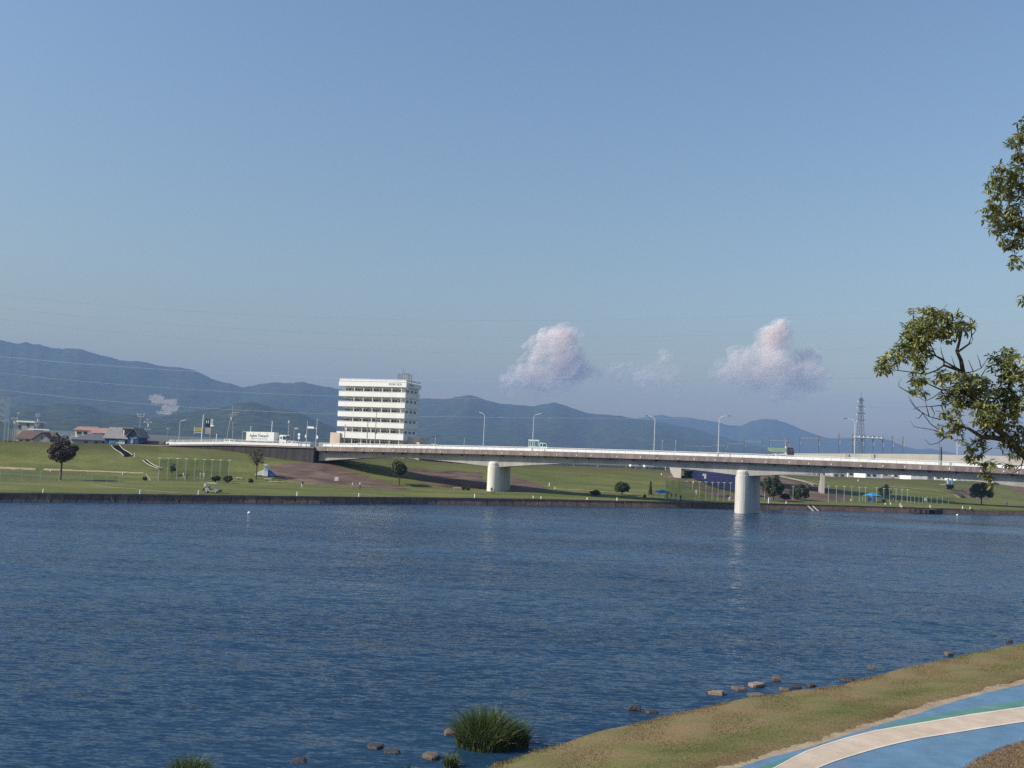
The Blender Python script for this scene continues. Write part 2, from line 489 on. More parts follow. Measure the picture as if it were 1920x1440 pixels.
def grass_mat(name, attr=True):
    m = bpy.data.materials.new(name); m.use_nodes = True
    nt = m.node_tree; L = nt.links; b = nt.nodes['Principled BSDF']
    b.inputs['Roughness'].default_value = 0.95; b.inputs['Specular IOR Level'].default_value = 0.1
    g = nd(nt, 'ShaderNodeNewGeometry')
    mp = nd(nt, 'ShaderNodeMapping', inp={'Scale': (0.35, 1.0, 1.0), 'Rotation': (0, 0, -0.35)})
    L.new(g.outputs['Position'], mp.inputs[0])
    n1 = nd(nt, 'ShaderNodeTexNoise', inp={'Scale': 0.12, 'Detail': 8.0, 'Roughness': 0.65})
    L.new(mp.outputs[0], n1.inputs['Vector'])
    r = nd(nt, 'ShaderNodeValToRGB')
    r.color_ramp.elements[0].position = 0.34; r.color_ramp.elements[0].color = rgb((0.082, 0.098, 0.030))
    r.color_ramp.elements[1].position = 0.68; r.color_ramp.elements[1].color = rgb((0.156, 0.158, 0.056))
    e = r.color_ramp.elements.new(0.5); e.color = rgb((0.114, 0.125, 0.042))
    L.new(n1.outputs['Fac'], r.inputs[0])
    n2 = nd(nt, 'ShaderNodeTexNoise', inp={'Scale': 1.4, 'Detail': 5.0, 'Roughness': 0.7})
    L.new(g.outputs['Position'], n2.inputs['Vector'])
    mr = nd(nt, 'ShaderNodeMapRange', inp={1: 0.25, 2: 0.75, 3: 0.72, 4: 1.25}); L.new(n2.outputs['Fac'], mr.inputs[0])
    mu = nd(nt, 'ShaderNodeMix', data_type='RGBA', blend_type='MULTIPLY', inp={0: 1.0})
    L.new(r.outputs[0], mu.inputs[6]); L.new(mr.outputs[0], mu.inputs[7])
    a = nd(nt, 'ShaderNodeVertexColor', layer_name='tint')
    s = nd(nt, 'ShaderNodeSeparateColor'); L.new(a.outputs[0], s.inputs[0])
    m1 = nd(nt, 'ShaderNodeMix', data_type='RGBA', inp={7: rgb((0.078, 0.076, 0.034))})
    k1 = nd(nt, 'ShaderNodeMath', operation='MULTIPLY', inp={1: 0.75}); L.new(s.outputs[1], k1.inputs[0]); L.new(k1.outputs[0], m1.inputs[0])
    L.new(mu.outputs[2], m1.inputs[6])
    rb = nd(nt, 'ShaderNodeValToRGB')
    rb.color_ramp.elements[0].position = 0.3; rb.color_ramp.elements[0].color = rgb((0.055, 0.038, 0.034))
    rb.color_ramp.elements[1].position = 0.7; rb.color_ramp.elements[1].color = rgb((0.19, 0.135, 0.105))
    mpb = nd(nt, 'ShaderNodeMapping', inp={'Scale': (0.12, 0.12, 1.4)}); L.new(g.outputs['Position'], mpb.inputs[0])
    n3 = nd(nt, 'ShaderNodeTexNoise', inp={'Scale': 0.9, 'Detail': 7.0, 'Roughness': 0.7}); L.new(mpb.outputs[0], n3.inputs['Vector'])
    L.new(n3.outputs['Fac'], rb.inputs[0])
    m2 = nd(nt, 'ShaderNodeMix', data_type='RGBA')
    kb = nd(nt, 'ShaderNodeMath', operation='ADD'); L.new(s.outputs[0], kb.inputs[0])
    k3 = nd(nt, 'ShaderNodeMapRange', inp={1: 0.3, 2: 0.7, 3: -0.35, 4: 0.35}); L.new(n2.outputs['Fac'], k3.inputs[0]); L.new(k3.outputs[0], kb.inputs[1])
    st = nd(nt, 'ShaderNodeMapRange', inp={1: 0.4, 2: 0.6, 3: 0.0, 4: 1.0}); L.new(kb.outputs[0], st.inputs[0])
    L.new(st.outputs[0], m2.inputs[0]); L.new(m1.outputs[2], m2.inputs[6]); L.new(rb.outputs[0], m2.inputs[7])
    m3_ = nd(nt, 'ShaderNodeMix', data_type='RGBA', inp={7: rgb((0.10, 0.105, 0.085))})
    L.new(s.outputs[2], m3_.inputs[0]); L.new(m2.outputs[2], m3_.inputs[6])
    L.new(m3_.outputs[2], b.inputs['Base Color'])
    bp = nd(nt, 'ShaderNodeBump', inp={'Strength': 0.6, 'Distance': 0.15}); L.new(n2.outputs['Fac'], bp.inputs['Height']); L.new(bp.outputs[0], b.inputs['Normal'])
    return m
M['grass_far'] = grass_mat('grass_far')
me = np_mesh('far_ground', P, grid_quads(*Yg.shape), M['grass_far'], True, {'tint': far_attr})
tag(link_mesh('ground', me), 'green grassed river terrace and levee on the far side of the river', None, None, 'structure')

# ------------------------------------------------------------------ river wall (one thing, its slabs are parts)
tw_ = np.unique(np.concatenate([np.linspace(-1.6, -0.58, 26), np.linspace(-0.58, 0.58, 86), np.linspace(0.58, 1.6, 26)]))
ww = far_lines(tw_)[0]
wall_root = empty('river_wall', (tw_[70] * ww[70], ww[70], 0), 0, 'low dark brown concrete river wall along the far waterline', 'wall')
wr = Vector(wall_root.location)
def wl_pt(i, dy, z): return Vector((tw_[i] * ww[i], ww[i] + dy, z)) - wr
for i in range(len(tw_) - 1):
    a0 = wl_pt(i, -0.75, -1.2); b0 = wl_pt(i + 1, -0.75, -1.2)
    jz = random.uniform(-0.04, 0.04)
    a1 = wl_pt(i, 0.8, 1.22 + jz); b1 = wl_pt(i + 1, 0.8, 1.22 + jz)
    g = (b0 - a0).normalized() * 0.06
    mb = MB(); dpt = Vector((0, 0.5, 0))
    vs = [a0 + g, b0 - g, b1 - g, a1 + g]
    vs += [v + dpt for v in vs]
    mb.add(vs, [(0, 1, 2, 3), (7, 6, 5, 4), (0, 4, 5, 1), (1, 5, 6, 2), (2, 6, 7, 3), (3, 7, 4, 0)])
    mb.build('slab', M['revetment'] if random.random() < 0.6 else M['revetment2'], wall_root)
    if i % 5 == 2 and 25 < i < 112:
        mj = MB(); o_ = Vector((0, -0.05, 0))
        sx = (b1 - a1).normalized() * 0.85
        mj.bar(a0 + o_ + (a1 - a0) * 0.42, a0 + o_ + (a1 - a0) * 0.42 + (a1 - a0) * 0.62 - sx * 1.6, 0.12, 0.06)
        mj.build('steps', M['coping'], wall_root)
mb = MB(); mk = MB()
for i in range(len(tw_) - 1):
    for src, y0, y1, z0, z1 in ((mb, 0.70, 1.25, 1.15, 1.47), (mk, 0.9, 1.2, -1.3, 1.12)):
        vs = [wl_pt(i, y0, z0), wl_pt(i + 1, y0, z0), wl_pt(i + 1, y0, z1), wl_pt(i, y0, z1),
              wl_pt(i, y1, z0), wl_pt(i + 1, y1, z0), wl_pt(i + 1, y1, z1), wl_pt(i, y1, z1)]
        src.add(vs, [(0, 1, 2, 3), (2, 6, 7, 3), (7, 6, 5, 4)])
mb.build('coping', M['coping'], wall_root)
mk.build('core', M['retaining'], wall_root)

# ------------------------------------------------------------------ river
def water_mat():
    m = bpy.data.materials.new('river_water'); m.use_nodes = True
    nt = m.node_tree; L = nt.links; b = nt.nodes['Principled BSDF']
    b.inputs['IOR'].default_value = 1.33
    g = nd(nt, 'ShaderNodeNewGeometry')
    mpg = nd(nt, 'ShaderNodeMapping', inp={'Scale': (0.007, 0.034, 1), 'Rotation': (0, 0, 0.20)}); L.new(g.outputs['Position'], mpg.inputs[0])
    ng = nd(nt, 'ShaderNodeTexNoise', inp={'Scale': 1.0, 'Detail': 7.0, 'Roughness': 0.66}); L.new(mpg.outputs[0], ng.inputs['Vector'])
    # wave facets: slopes in x and y, independent of the distance they are seen from
    def slopes(scx, scy, rot, sc, det, ax, ay, off=0.0):
        mp = nd(nt, 'ShaderNodeMapping', inp={'Scale': (scx, scy, 1), 'Rotation': (0, 0, rot), 'Location': (off, off * 0.7, 0)}); L.new(g.outputs['Position'], mp.inputs[0])
        n = nd(nt, 'ShaderNodeTexNoise', inp={'Scale': sc, 'Detail': det, 'Roughness': 0.55, 'Distortion': 0.5}); L.new(mp.outputs[0], n.inputs['Vector'])
        a = nd(nt, 'ShaderNodeVectorMath', operation='SUBTRACT', inp={1: (0.5, 0.5, 0.5)}); L.new(n.outputs['Color'], a.inputs[0])
        c = nd(nt, 'ShaderNodeVectorMath', operation='MULTIPLY', inp={1: (ax, ay, 0)}); L.new(a.outputs[0], c.inputs[0])
        return c.outputs[0]
    s1 = slopes(0.40, 1.6, 0.16, 2.7, 3.0, 1.0, 1.55)
    s2 = slopes(0.60, 1.6, -0.22, 6.0, 2.0, 0.95, 0.9, 5.0)
    s3 = slopes(0.30, 1.2, 0.05, 0.45, 2.0, 0.25, 0.50, 11.0)
    ad = nd(nt, 'ShaderNodeVectorMath', operation='ADD'); L.new(s1, ad.inputs[0]); L.new(s2, ad.inputs[1])
    a2 = nd(nt, 'ShaderNodeVectorMath', operation='ADD'); L.new(ad.outputs[0], a2.inputs[0]); L.new(s3, a2.inputs[1])
    amp = nd(nt, 'ShaderNodeMapRange', inp={1: 0.34, 2: 0.66, 3: 1.20, 4: 0.40}); L.new(ng.outputs['Fac'], amp.inputs[0])
    sc = nd(nt, 'ShaderNodeVectorMath', operation='SCALE'); L.new(a2.outputs[0], sc.inputs[0]); L.new(amp.outputs[0], sc.inputs['Scale'])
    up = nd(nt, 'ShaderNodeVectorMath', operation='ADD', inp={1: (0, -0.115, 1)}); L.new(sc.outputs[0], up.inputs[0])
    no = nd(nt, 'ShaderNodeVectorMath', operation='NORMALIZE'); L.new(up.outputs[0], no.inputs[0])
    L.new(no.outputs[0], b.inputs['Normal'])
    r = nd(nt, 'ShaderNodeValToRGB')
    r.color_ramp.elements[0].position = 0.35; r.color_ramp.elements[0].color = rgb((0.010, 0.031, 0.066))
    r.color_ramp.elements[1].position = 0.7; r.color_ramp.elements[1].color = rgb((0.015, 0.045, 0.086))
    L.new(ng.outputs['Fac'], r.inputs[0]); L.new(r.outputs[0], b.inputs['Base Color'])
    b.inputs['Roughness'].default_value = 0.10
    return m
M['water'] = water_mat()
mb = MB(); mb.add([(-1500, -700, 0), (1500, -700, 0), (1500, 900, 0), (-1500, 900, 0)], [(0, 1, 2, 3)])
tag(mb.build('river', M['water']), 'broad dark blue rippled river', None, None, 'structure')

# ------------------------------------------------------------------ near bank
_edge_px = [(700, 1502), (800, 1472), (900, 1440), (1000, 1407), (1100, 1377), (1200, 1352), (1300, 1328), (1400, 1308), (1500, 1293), (1570, 1285),
            (1605, 1274), (1700, 1251), (1800, 1229), (1920, 1204)]
EZ = 1.0
edge = [on_z(x, y, EZ) for x, y in _edge_px]
d0 = (edge[0] - edge[3]).normalized(); d1 = Vector((0.90, 0.436, 0)).normalized()
edge = [edge[0] + d0 * 700, edge[0] + d0 * 120] + edge + [edge[-1] + d1 * 120, edge[-1] + d1 * 900]
E2 = np.array([(p.x, p.y) for p in edge])

def edge_dist(X, Y):                         # signed distance, positive inland (towards the camera side)
    X = np.asarray(X, float); Y = np.asarray(Y, float)
    best = np.full(X.shape, 1e9); sgn = np.ones(X.shape)
    for i in range(len(E2) - 1):
        ax, ay = E2[i]; bx, by = E2[i + 1]
        dx, dy = bx - ax, by - ay; l2 = dx * dx + dy * dy
        k = np.clip(((X - ax) * dx + (Y - ay) * dy) / l2, 0, 1)
        qx = X - ax - k * dx; qy = Y - ay - k * dy
        d = np.hypot(qx, qy); s = np.sign(dy * qx - dx * qy)
        u = d < best
        best = np.where(u, d, best); sgn = np.where(u, s, sgn)
    return best * sgn

def near_z(X, Y):
    d = edge_dist(X, Y)
    return np.interp(d, [-3, -0.9, -0.12, 0.1, 0.9, 5.2, 16, 28.2, 40, 60, 400], [-2.5, -0.7, 0.75, 0.98, 1.10, 1.6, 1.6, 11.2, 11.3, 5.0, 5.0])

along = []
for i in range(len(E2) - 1):
    L_ = np.hypot(*(E2[i + 1] - E2[i])); n = max(1, int(L_ / (0.6 if 1 < i < len(E2) - 3 else 20)))
    for k in range(n): along.append(E2[i] + (E2[i + 1] - E2[i]) * k / n)
along.append(E2[-1]); along = np.array(along)
tan_ = np.gradient(along, axis=0); tan_ /= np.linalg.norm(tan_, axis=1)[:, None]
for _ in range(6):
    t2 = tan_.copy(); t2[1:-1] = (tan_[:-2] + tan_[1:-1] * 2 + tan_[2:]) / 4; tan_ = t2
nrm_ = np.stack([tan_[:, 1], -tan_[:, 0]], -1)
ds = np.array([-3, -0.9, -0.12, 0.1, 0.4, 0.9, 1.5, 2.2, 3, 4, 5.2, 6.5, 8, 10, 12, 14, 16, 18.5, 21, 24, 28.2, 34, 40, 60, 300])
dz = np.interp(ds, [-3, -0.9, -0.12, 0.1, 0.9, 5.2, 16, 28.2, 40, 60, 400], [-2.5, -0.7, 0.75, 0.98, 1.10, 1.6, 1.6, 11.2, 11.3, 5.0, 5.0])
Pn = np.zeros((len(ds), len(along), 3))
for i, dd in enumerate(ds):
    Pn[i, :, :2] = along + nrm_ * dd
    Pn[i, :, 2] = dz[i] + (0.03 * np.sin(along[:, 0] * 1.7 + dd) + 0.03 * np.sin(along[:, 1] * 0.8 + dd * 2) if 0.05 < dd < 5 else 0)
Pn = Pn.reshape(-1, 3)
nx_, ny_ = px_array(Pn)

def near_grass_mat(name='grass_near'):
    m = bpy.data.materials.new(name); m.use_nodes = True
    nt = m.node_tree; L = nt.links; b = nt.nodes['Principled BSDF']
    b.inputs['Roughness'].default_value = 0.95; b.inputs['Specular IOR Level'].default_value = 0.1
    g = nd(nt, 'ShaderNodeNewGeometry')
    mp = nd(nt, 'ShaderNodeMapping', inp={'Scale': (0.5, 1.0, 0.2), 'Rotation': (0, 0, -0.66)}); L.new(g.outputs['Position'], mp.inputs[0])
    n1 = nd(nt, 'ShaderNodeTexNoise', inp={'Scale': 0.42, 'Detail': 6.0, 'Roughness': 0.62}); L.new(mp.outputs[0], n1.inputs['Vector'])
    # a greener band a few metres from the path
    a = nd(nt, 'ShaderNodeVertexColor', layer_name='tint'); s = nd(nt, 'ShaderNodeSeparateColor'); L.new(a.outputs[0], s.inputs[0])
    k = nd(nt, 'ShaderNodeMath', operation='MULTIPLY_ADD', inp={1: 0.16}); L.new(s.outputs[1], k.inputs[0]); L.new(n1.outputs['Fac'], k.inputs[2])
    r = nd(nt, 'ShaderNodeValToRGB'); cr = r.color_ramp
    cr.elements[0].position = 0.36; cr.elements[0].color = rgb((0.205, 0.150, 0.082))
    cr.elements[1].position = 0.80; cr.elements[1].color = rgb((0.104, 0.112, 0.040))
    e = cr.elements.new(0.50); e.color = rgb((0.180, 0.146, 0.072))
    e = cr.elements.new(0.64); e.color = rgb((0.142, 0.135, 0.054))
    L.new(k.outputs[0], r.inputs[0])
    n2 = nd(nt, 'ShaderNodeTexNoise', inp={'Scale': 7.0, 'Detail': 4.0, 'Roughness': 0.7}); L.new(g.outputs['Position'], n2.inputs['Vector'])
    mr = nd(nt, 'ShaderNodeMapRange', inp={1: 0.25, 2: 0.75, 3: 0.72, 4: 1.2}); L.new(n2.outputs['Fac'], mr.inputs[0])
    mu = nd(nt, 'ShaderNodeMix', data_type='RGBA', blend_type='MULTIPLY', inp={0: 1.0}); L.new(r.outputs[0], mu.inputs[6]); L.new(mr.outputs[0], mu.inputs[7])
    mx = nd(nt, 'ShaderNodeMix', data_type='RGBA', inp={7: rgb((0.125, 0.078, 0.042))})
    k3 = nd(nt, 'ShaderNodeMapRange', inp={1: 0.35, 2: 0.65, 3: -0.3, 4: 0.3}); L.new(n2.outputs['Fac'], k3.inputs[0])
    kb = nd(nt, 'ShaderNodeMath', operation='ADD'); L.new(s.outputs[0], kb.inputs[0]); L.new(k3.outputs[0], kb.inputs[1])
    st = nd(nt, 'ShaderNodeMapRange', inp={1: 0.35, 2: 0.75, 3: 0.0, 4: 0.9}); L.new(kb.outputs[0], st.inputs[0]); L.new(st.outputs[0], mx.inputs[0])
    L.new(mu.outputs[2], mx.inputs[6])
    L.new(mx.outputs[2], b.inputs['Base Color'])
    bp = nd(nt, 'ShaderNodeBump', inp={'Strength': 0.8, 'Distance': 0.05}); L.new(n2.outputs['Fac'], bp.inputs['Height']); L.new(bp.outputs[0], b.inputs['Normal'])
    return m
M['grass_near'] = near_grass_mat()

# outline of the painted pavement, photo pixels
_outer = [(1130, 1520), (1290, 1470), (1380, 1441), (1430, 1424), (1530, 1398), (1600, 1374), (1660, 1356), (1720, 1339), (1780, 1318), (1850, 1299), (1920, 1283), (2100, 1238), (2400, 1168)]
ZP = 1.6
outer_w = [on_z(x, y, ZP) for x, y in _outer]
def poly_dist(X, Y, pts):
    X = np.asarray(X, float); Y = np.asarray(Y, float); best = np.full(X.shape, 1e9); sg = np.ones(X.shape)
    for i in range(len(pts) - 1):
        ax, ay = pts[i].x, pts[i].y; dx, dy = pts[i + 1].x - ax, pts[i + 1].y - ay
        k = np.clip(((X - ax) * dx + (Y - ay) * dy) / (dx * dx + dy * dy), 0, 1)
        qx = X - ax - k * dx; qy = Y - ay - k * dy; d = np.hypot(qx, qy); s = np.sign(dy * qx - dx * qy)
        u = d < best; best = np.where(u, d, best); sg = np.where(u, s, sg)
    return best * sg
pd = poly_dist(Pn[:, 0], Pn[:, 1], outer_w)      # positive on the pavement side
near_attr = np.stack([np.clip(1 - np.abs(pd + 0.55) / 0.75, 0, 1), np.clip(1 - np.abs(pd + 2.3) / 1.7, 0, 1), np.zeros(len(Pn)), np.ones(len(Pn))], -1)
me = np_mesh('near_ground', Pn, grid_quads(len(ds), len(along))[:, ::-1], M['grass_near'], True, {'tint': near_attr})
tag(link_mesh('ground', me), 'dry olive brown turf bank on the near side of the river', None, None, 'structure')

# painted pavement: sheets a few millimetres apart
def paint_mat(name, col, col2=None, wear=0.0, wearcol=(0.3, 0.25, 0.22)):
    m = bpy.data.materials.new(name); m.use_nodes = True
    nt = m.node_tree; L = nt.links; b = nt.nodes['Principled BSDF']; b.inputs['Roughness'].default_value = 0.8
    b.inputs['Specular IOR Level'].default_value = 0.25
    g = nd(nt, 'ShaderNodeNewGeometry')
    n1 = nd(nt, 'ShaderNodeTexNoise', inp={'Scale': 0.8, 'Detail': 8.0, 'Roughness': 0.7}); L.new(g.outputs['Position'], n1.inputs['Vector'])
    r = nd(nt, 'ShaderNodeValToRGB')
    r.color_ramp.elements[0].position = 0.3; r.color_ramp.elements[0].color = rgb(tuple(c * 0.78 for c in col))
    r.color_ramp.elements[1].position = 0.7; r.color_ramp.elements[1].color = rgb(col2 or col)
    L.new(n1.outputs['Fac'], r.inputs[0])
    mp = nd(nt, 'ShaderNodeMapping', inp={'Scale': (0.5, 1.3, 1), 'Rotation': (0, 0, -0.5), 'Location': (3.1, 1.7, 0)}); L.new(g.outputs['Position'], mp.inputs[0])
    n2 = nd(nt, 'ShaderNodeTexNoise', inp={'Scale': 0.55, 'Detail': 7.0, 'Roughness': 0.65}); L.new(mp.outputs[0], n2.inputs['Vector'])
    st = nd(nt, 'ShaderNodeMapRange', inp={1: 0.54, 2: 0.72, 3: 0.0, 4: wear}); L.new(n2.outputs['Fac'], st.inputs[0])
    mx = nd(nt, 'ShaderNodeMix', data_type='RGBA', inp={7: rgb(wearcol)}); L.new(st.outputs[0], mx.inputs[0]); L.new(r.outputs[0], mx.inputs[6])
    n3 = nd(nt, 'ShaderNodeTexNoise', inp={'Scale': 14.0, 'Detail': 5.0, 'Roughness': 0.8}); L.new(g.outputs['Position'], n3.inputs['Vector'])
    mr = nd(nt, 'ShaderNodeMapRange', inp={1: 0.25, 2: 0.75, 3: 0.86, 4: 1.12}); L.new(n3.outputs['Fac'], mr.inputs[0])
    mu = nd(nt, 'ShaderNodeMix', data_type='RGBA', blend_type='MULTIPLY', inp={0: 1.0}); L.new(mx.outputs[2], mu.inputs[6]); L.new(mr.outputs[0], mu.inputs[7])
    L.new(mu.outputs[2], b.inputs['Base Color'])
    bp = nd(nt, 'ShaderNodeBump', inp={'Strength': 0.5, 'Distance': 0.01}); L.new(n3.outputs['Fac'], bp.inputs['Height']); L.new(bp.outputs[0], b.inputs['Normal'])
    return m
M['pave_blue'] = paint_mat('painted_blue', (0.10, 0.195, 0.30), (0.12, 0.23, 0.35), 0.8, (0.16, 0.17, 0.22))
M['pave_green'] = paint_mat('painted_green', (0.075, 0.20, 0.175), (0.10, 0.24, 0.21), 0.5, (0.3, 0.27, 0.22))
M['pave_beige'] = paint_mat('painted_beige', (0.50, 0.405, 0.315), (0.56, 0.46, 0.365), 0.55, (0.40, 0.30, 0.24))
M['pave_line'] = paint_mat('painted_line', (0.66, 0.58, 0.48), None, 0.5, (0.45, 0.36, 0.30))
M['sand'] = paint_mat('bare_sand', (0.32, 0.245, 0.165), (0.40, 0.31, 0.22), 0.9, (0.20, 0.15, 0.09))

def sheet(name, px_a, px_b, z, m, label, jitter=0.0, n=14):
    """strip between two pixel lines, laid flat at height z, with lightly ragged edges"""
    def res(px):
        P_ = [on_z(x, y, z) for x, y in px]; out = []
        for i in range(len(P_) - 1):
            for k in range(n): out.append(P_[i].lerp(P_[i + 1], k / n))
        out.append(P_[-1]); return out
    A = res(px_a); B = res(px_b)
    N = max(len(A), len(B))
    def rs(Q): return [Q[min(len(Q) - 1, int(i * (len(Q) - 1) / (N - 1)))] for i in range(N)]
    A = rs(A); B = rs(B)
    if jitter:
        jj = 0.0
        for i in range(N):
            jj = jj * 0.7 + random.uniform(-jitter, jitter) * 0.6
            A[i] = A[i] + Vector((jj * 0.5, -jj * 0.7, 0))
    mb = MB(); mb.add([(p.x, p.y, z) for p in A] + [(p.x, p.y, z) for p in B], [(i, N + i, N + i + 1, i + 1) for i in range(N - 1)])
    return tag(mb.build(name, m), label, None, None, 'structure')

_far_in = [(1560, 1700), (1700, 1680), (1800, 1660), (1900, 1640), (2000, 1620), (2100, 1600), (2200, 1560), (2300, 1520), (2400, 1480), (2500, 1440), (2600, 1400), (2700, 1350), (2800, 1300)]
_in2 = [(x, y) for x, y in _far_in]
sheet('path', [(x - 11, y - 5.5) for x, y in _outer], _outer, 1.606, M['sand'], 'strip of bare sand at the edge of the painted pavement', 0.25)
sheet('path', _outer, _in2, 1.612, M['pave_blue'], 'blue painted riverside pavement with dark worn stains', 0.05)
_gtop = [(1416, 1441), (1481, 1419), (1508, 1409), (1560, 1392), (1600, 1379), (1655, 1365), (1671, 1357), (1779, 1335), (1850, 1323), (1920, 1313), (2100, 1288), (2400, 1250)]
_btop = [(1330, 1490), (1451, 1440), (1481, 1424), (1508, 1410), (1544, 1397), (1590, 1383), (1641, 1370), (1725, 1356), (1820, 1340), (1920, 1326), (2100, 1302), (2400, 1266)]
_bbot = [(1390, 1500), (1533, 1439), (1560, 1428), (1590, 1418), (1644, 1402), (1680, 1393), (1725, 1383), (1806, 1370), (1860, 1361), (1920, 1352), (2100, 1328), (2400, 1294)]
_gt2 = [(1290, 1492), (1395, 1452)] + _gtop
sheet('path', _gt2, _btop, 1.618, M['pave_green'], 'dark green painted stripe beside the beige lane', 0.02)
sheet('path', _btop, _bbot, 1.624, M['pave_beige'], 'curving beige lane painted on the blue pavement', 0.02)
sheet('path', [(x, y - 1.3) for x, y in _btop], [(x, y + 1.3) for x, y in _btop], 1.630, M['pave_line'], 'thin pale line along the waterside edge of the beige lane')
sheet('path', [(x, y - 1.3) for x, y in _bbot], [(x, y + 1.3) for x, y in _bbot], 1.631, M['pave_line'], 'thin pale line along the inland edge of the beige lane')
_patch = [(1795, 1450), (1830, 1428), (1856, 1416), (1880, 1404), (1905, 1397), (1930, 1391), (2000, 1372), (2100, 1350)]
sheet('path', _patch, [(x + 120, y + 120) for x, y in _patch], 1.636, M['dry_turf'], 'dry brown turf creeping over the blue pavement corner', 0.0)

# short turf blades on the near bank
def blades(n, name, label, sampler, hmin, hmax, wdt, m):
    x, y, z = sampler(n); n = len(x)
    a = NR.uniform(0, 2 * math.pi, n); h = NR.uniform(hmin, hmax, n); lean = NR.uniform(0.2, 0.9, n); la = NR.uniform(0, 2 * math.pi, n)
    dx = np.cos(a) * wdt; dy = np.sin(a) * wdt
    V = np.stack([np.stack([x - dx, y - dy, z], -1), np.stack([x + dx, y + dy, z], -1),
                  np.stack([x + np.cos(la) * lean * h, y + np.sin(la) * lean * h, z + h], -1)], 1).reshape(-1, 3)
    me = np_mesh(name, V, np.arange(3 * n).reshape(-1, 3), m, False, {'tint': np.repeat(np.stack([
        np.clip(1 - np.abs(poly_dist(x, y, outer_w) + 0.55) / 0.75, 0, 1), np.clip(1 - np.abs(poly_dist(x, y, outer_w) + 2.3) / 1.7, 0, 1), np.zeros(n), np.ones(n)], -1), 3, axis=0)})
    return tag(link_mesh(name, me), label, 'grass', None, 'stuff')
def turf_sampler(n):
    i = NR.randint(2, len(along) - 1, n); f = NR.uniform(0, 1, n)[:, None]
    sel = (along[i][:, 0] > -8) & (along[i][:, 0] < 60); i = i[sel]; f = f[sel]
    base = along[i] * (1 - f) + along[np.minimum(i + 1, len(along) - 1)] * f
    d = NR.uniform(0.0, 8.0, len(base))
    q = base + nrm_[i] * d[:, None]
    pdv = poly_dist(q[:, 0], q[:, 1], outer_w)
    k = pdv < (-0.28 + NR.uniform(-0.3, 0.45, len(q)) * (NR.uniform(0, 1, len(q)) < 0.6))
    q = q[k]
    return q[:, 0], q[:, 1], near_z(q[:, 0], q[:, 1]) - 0.01
def patch_sampler(n):
    P_ = [on_z(x, y, 1.636) for x, y in _patch]; k = NR.randint(0, len(P_) - 1, n); f = NR.uniform(0, 1, n); g_ = NR.uniform(-.04, 1, n)
    A_ = np.array([tuple(p) for p in P_]); B_ = np.array([tuple(on_z(x + 120, y + 120, 1.636)) for x, y in _patch])
    a_ = A_[k] + (A_[k + 1] - A_[k]) * f[:, None]; b_ = B_[k] + (B_[k + 1] - B_[k]) * f[:, None]; q = a_ + (b_ - a_) * g_[:, None]
    return q[:, 0], q[:, 1], np.full(n, 1.63)
blades(26000, 'turf', 'dry brown turf blades on the pavement corner', patch_sampler, 0.03, 0.10, 0.012, M['dry_turf'])
def edge_sampler(n):
    i = NR.randint(2, len(along) - 1, n); sel = (along[i][:, 0] > -8) & (along[i][:, 0] < 60); i = i[sel]
    cl = np.sin(along[i][:, 0] * 1.9) + np.sin(along[i][:, 1] * 3.1 + 1) + np.sin(along[i][:, 0] * 5.3)
    i = i[cl > NR.uniform(-1.5, 2.2, len(cl))]; q = along[i] + NR.uniform(-.3, .3, (len(i), 2)) + nrm_[i] * NR.uniform(-.12, .35, len(i))[:, None]
    return q[:, 0], q[:, 1], near_z(q[:, 0], q[:, 1]) - 0.02
blades(60000, 'turf', 'ragged taller grass along the edge of the near bank', edge_sampler, 0.04, 0.13, 0.012, M['grass_near'])
blades(190000, 'turf', 'short dry olive turf blades on the near bank', turf_sampler, 0.02, 0.065, 0.012, M['grass_near'])

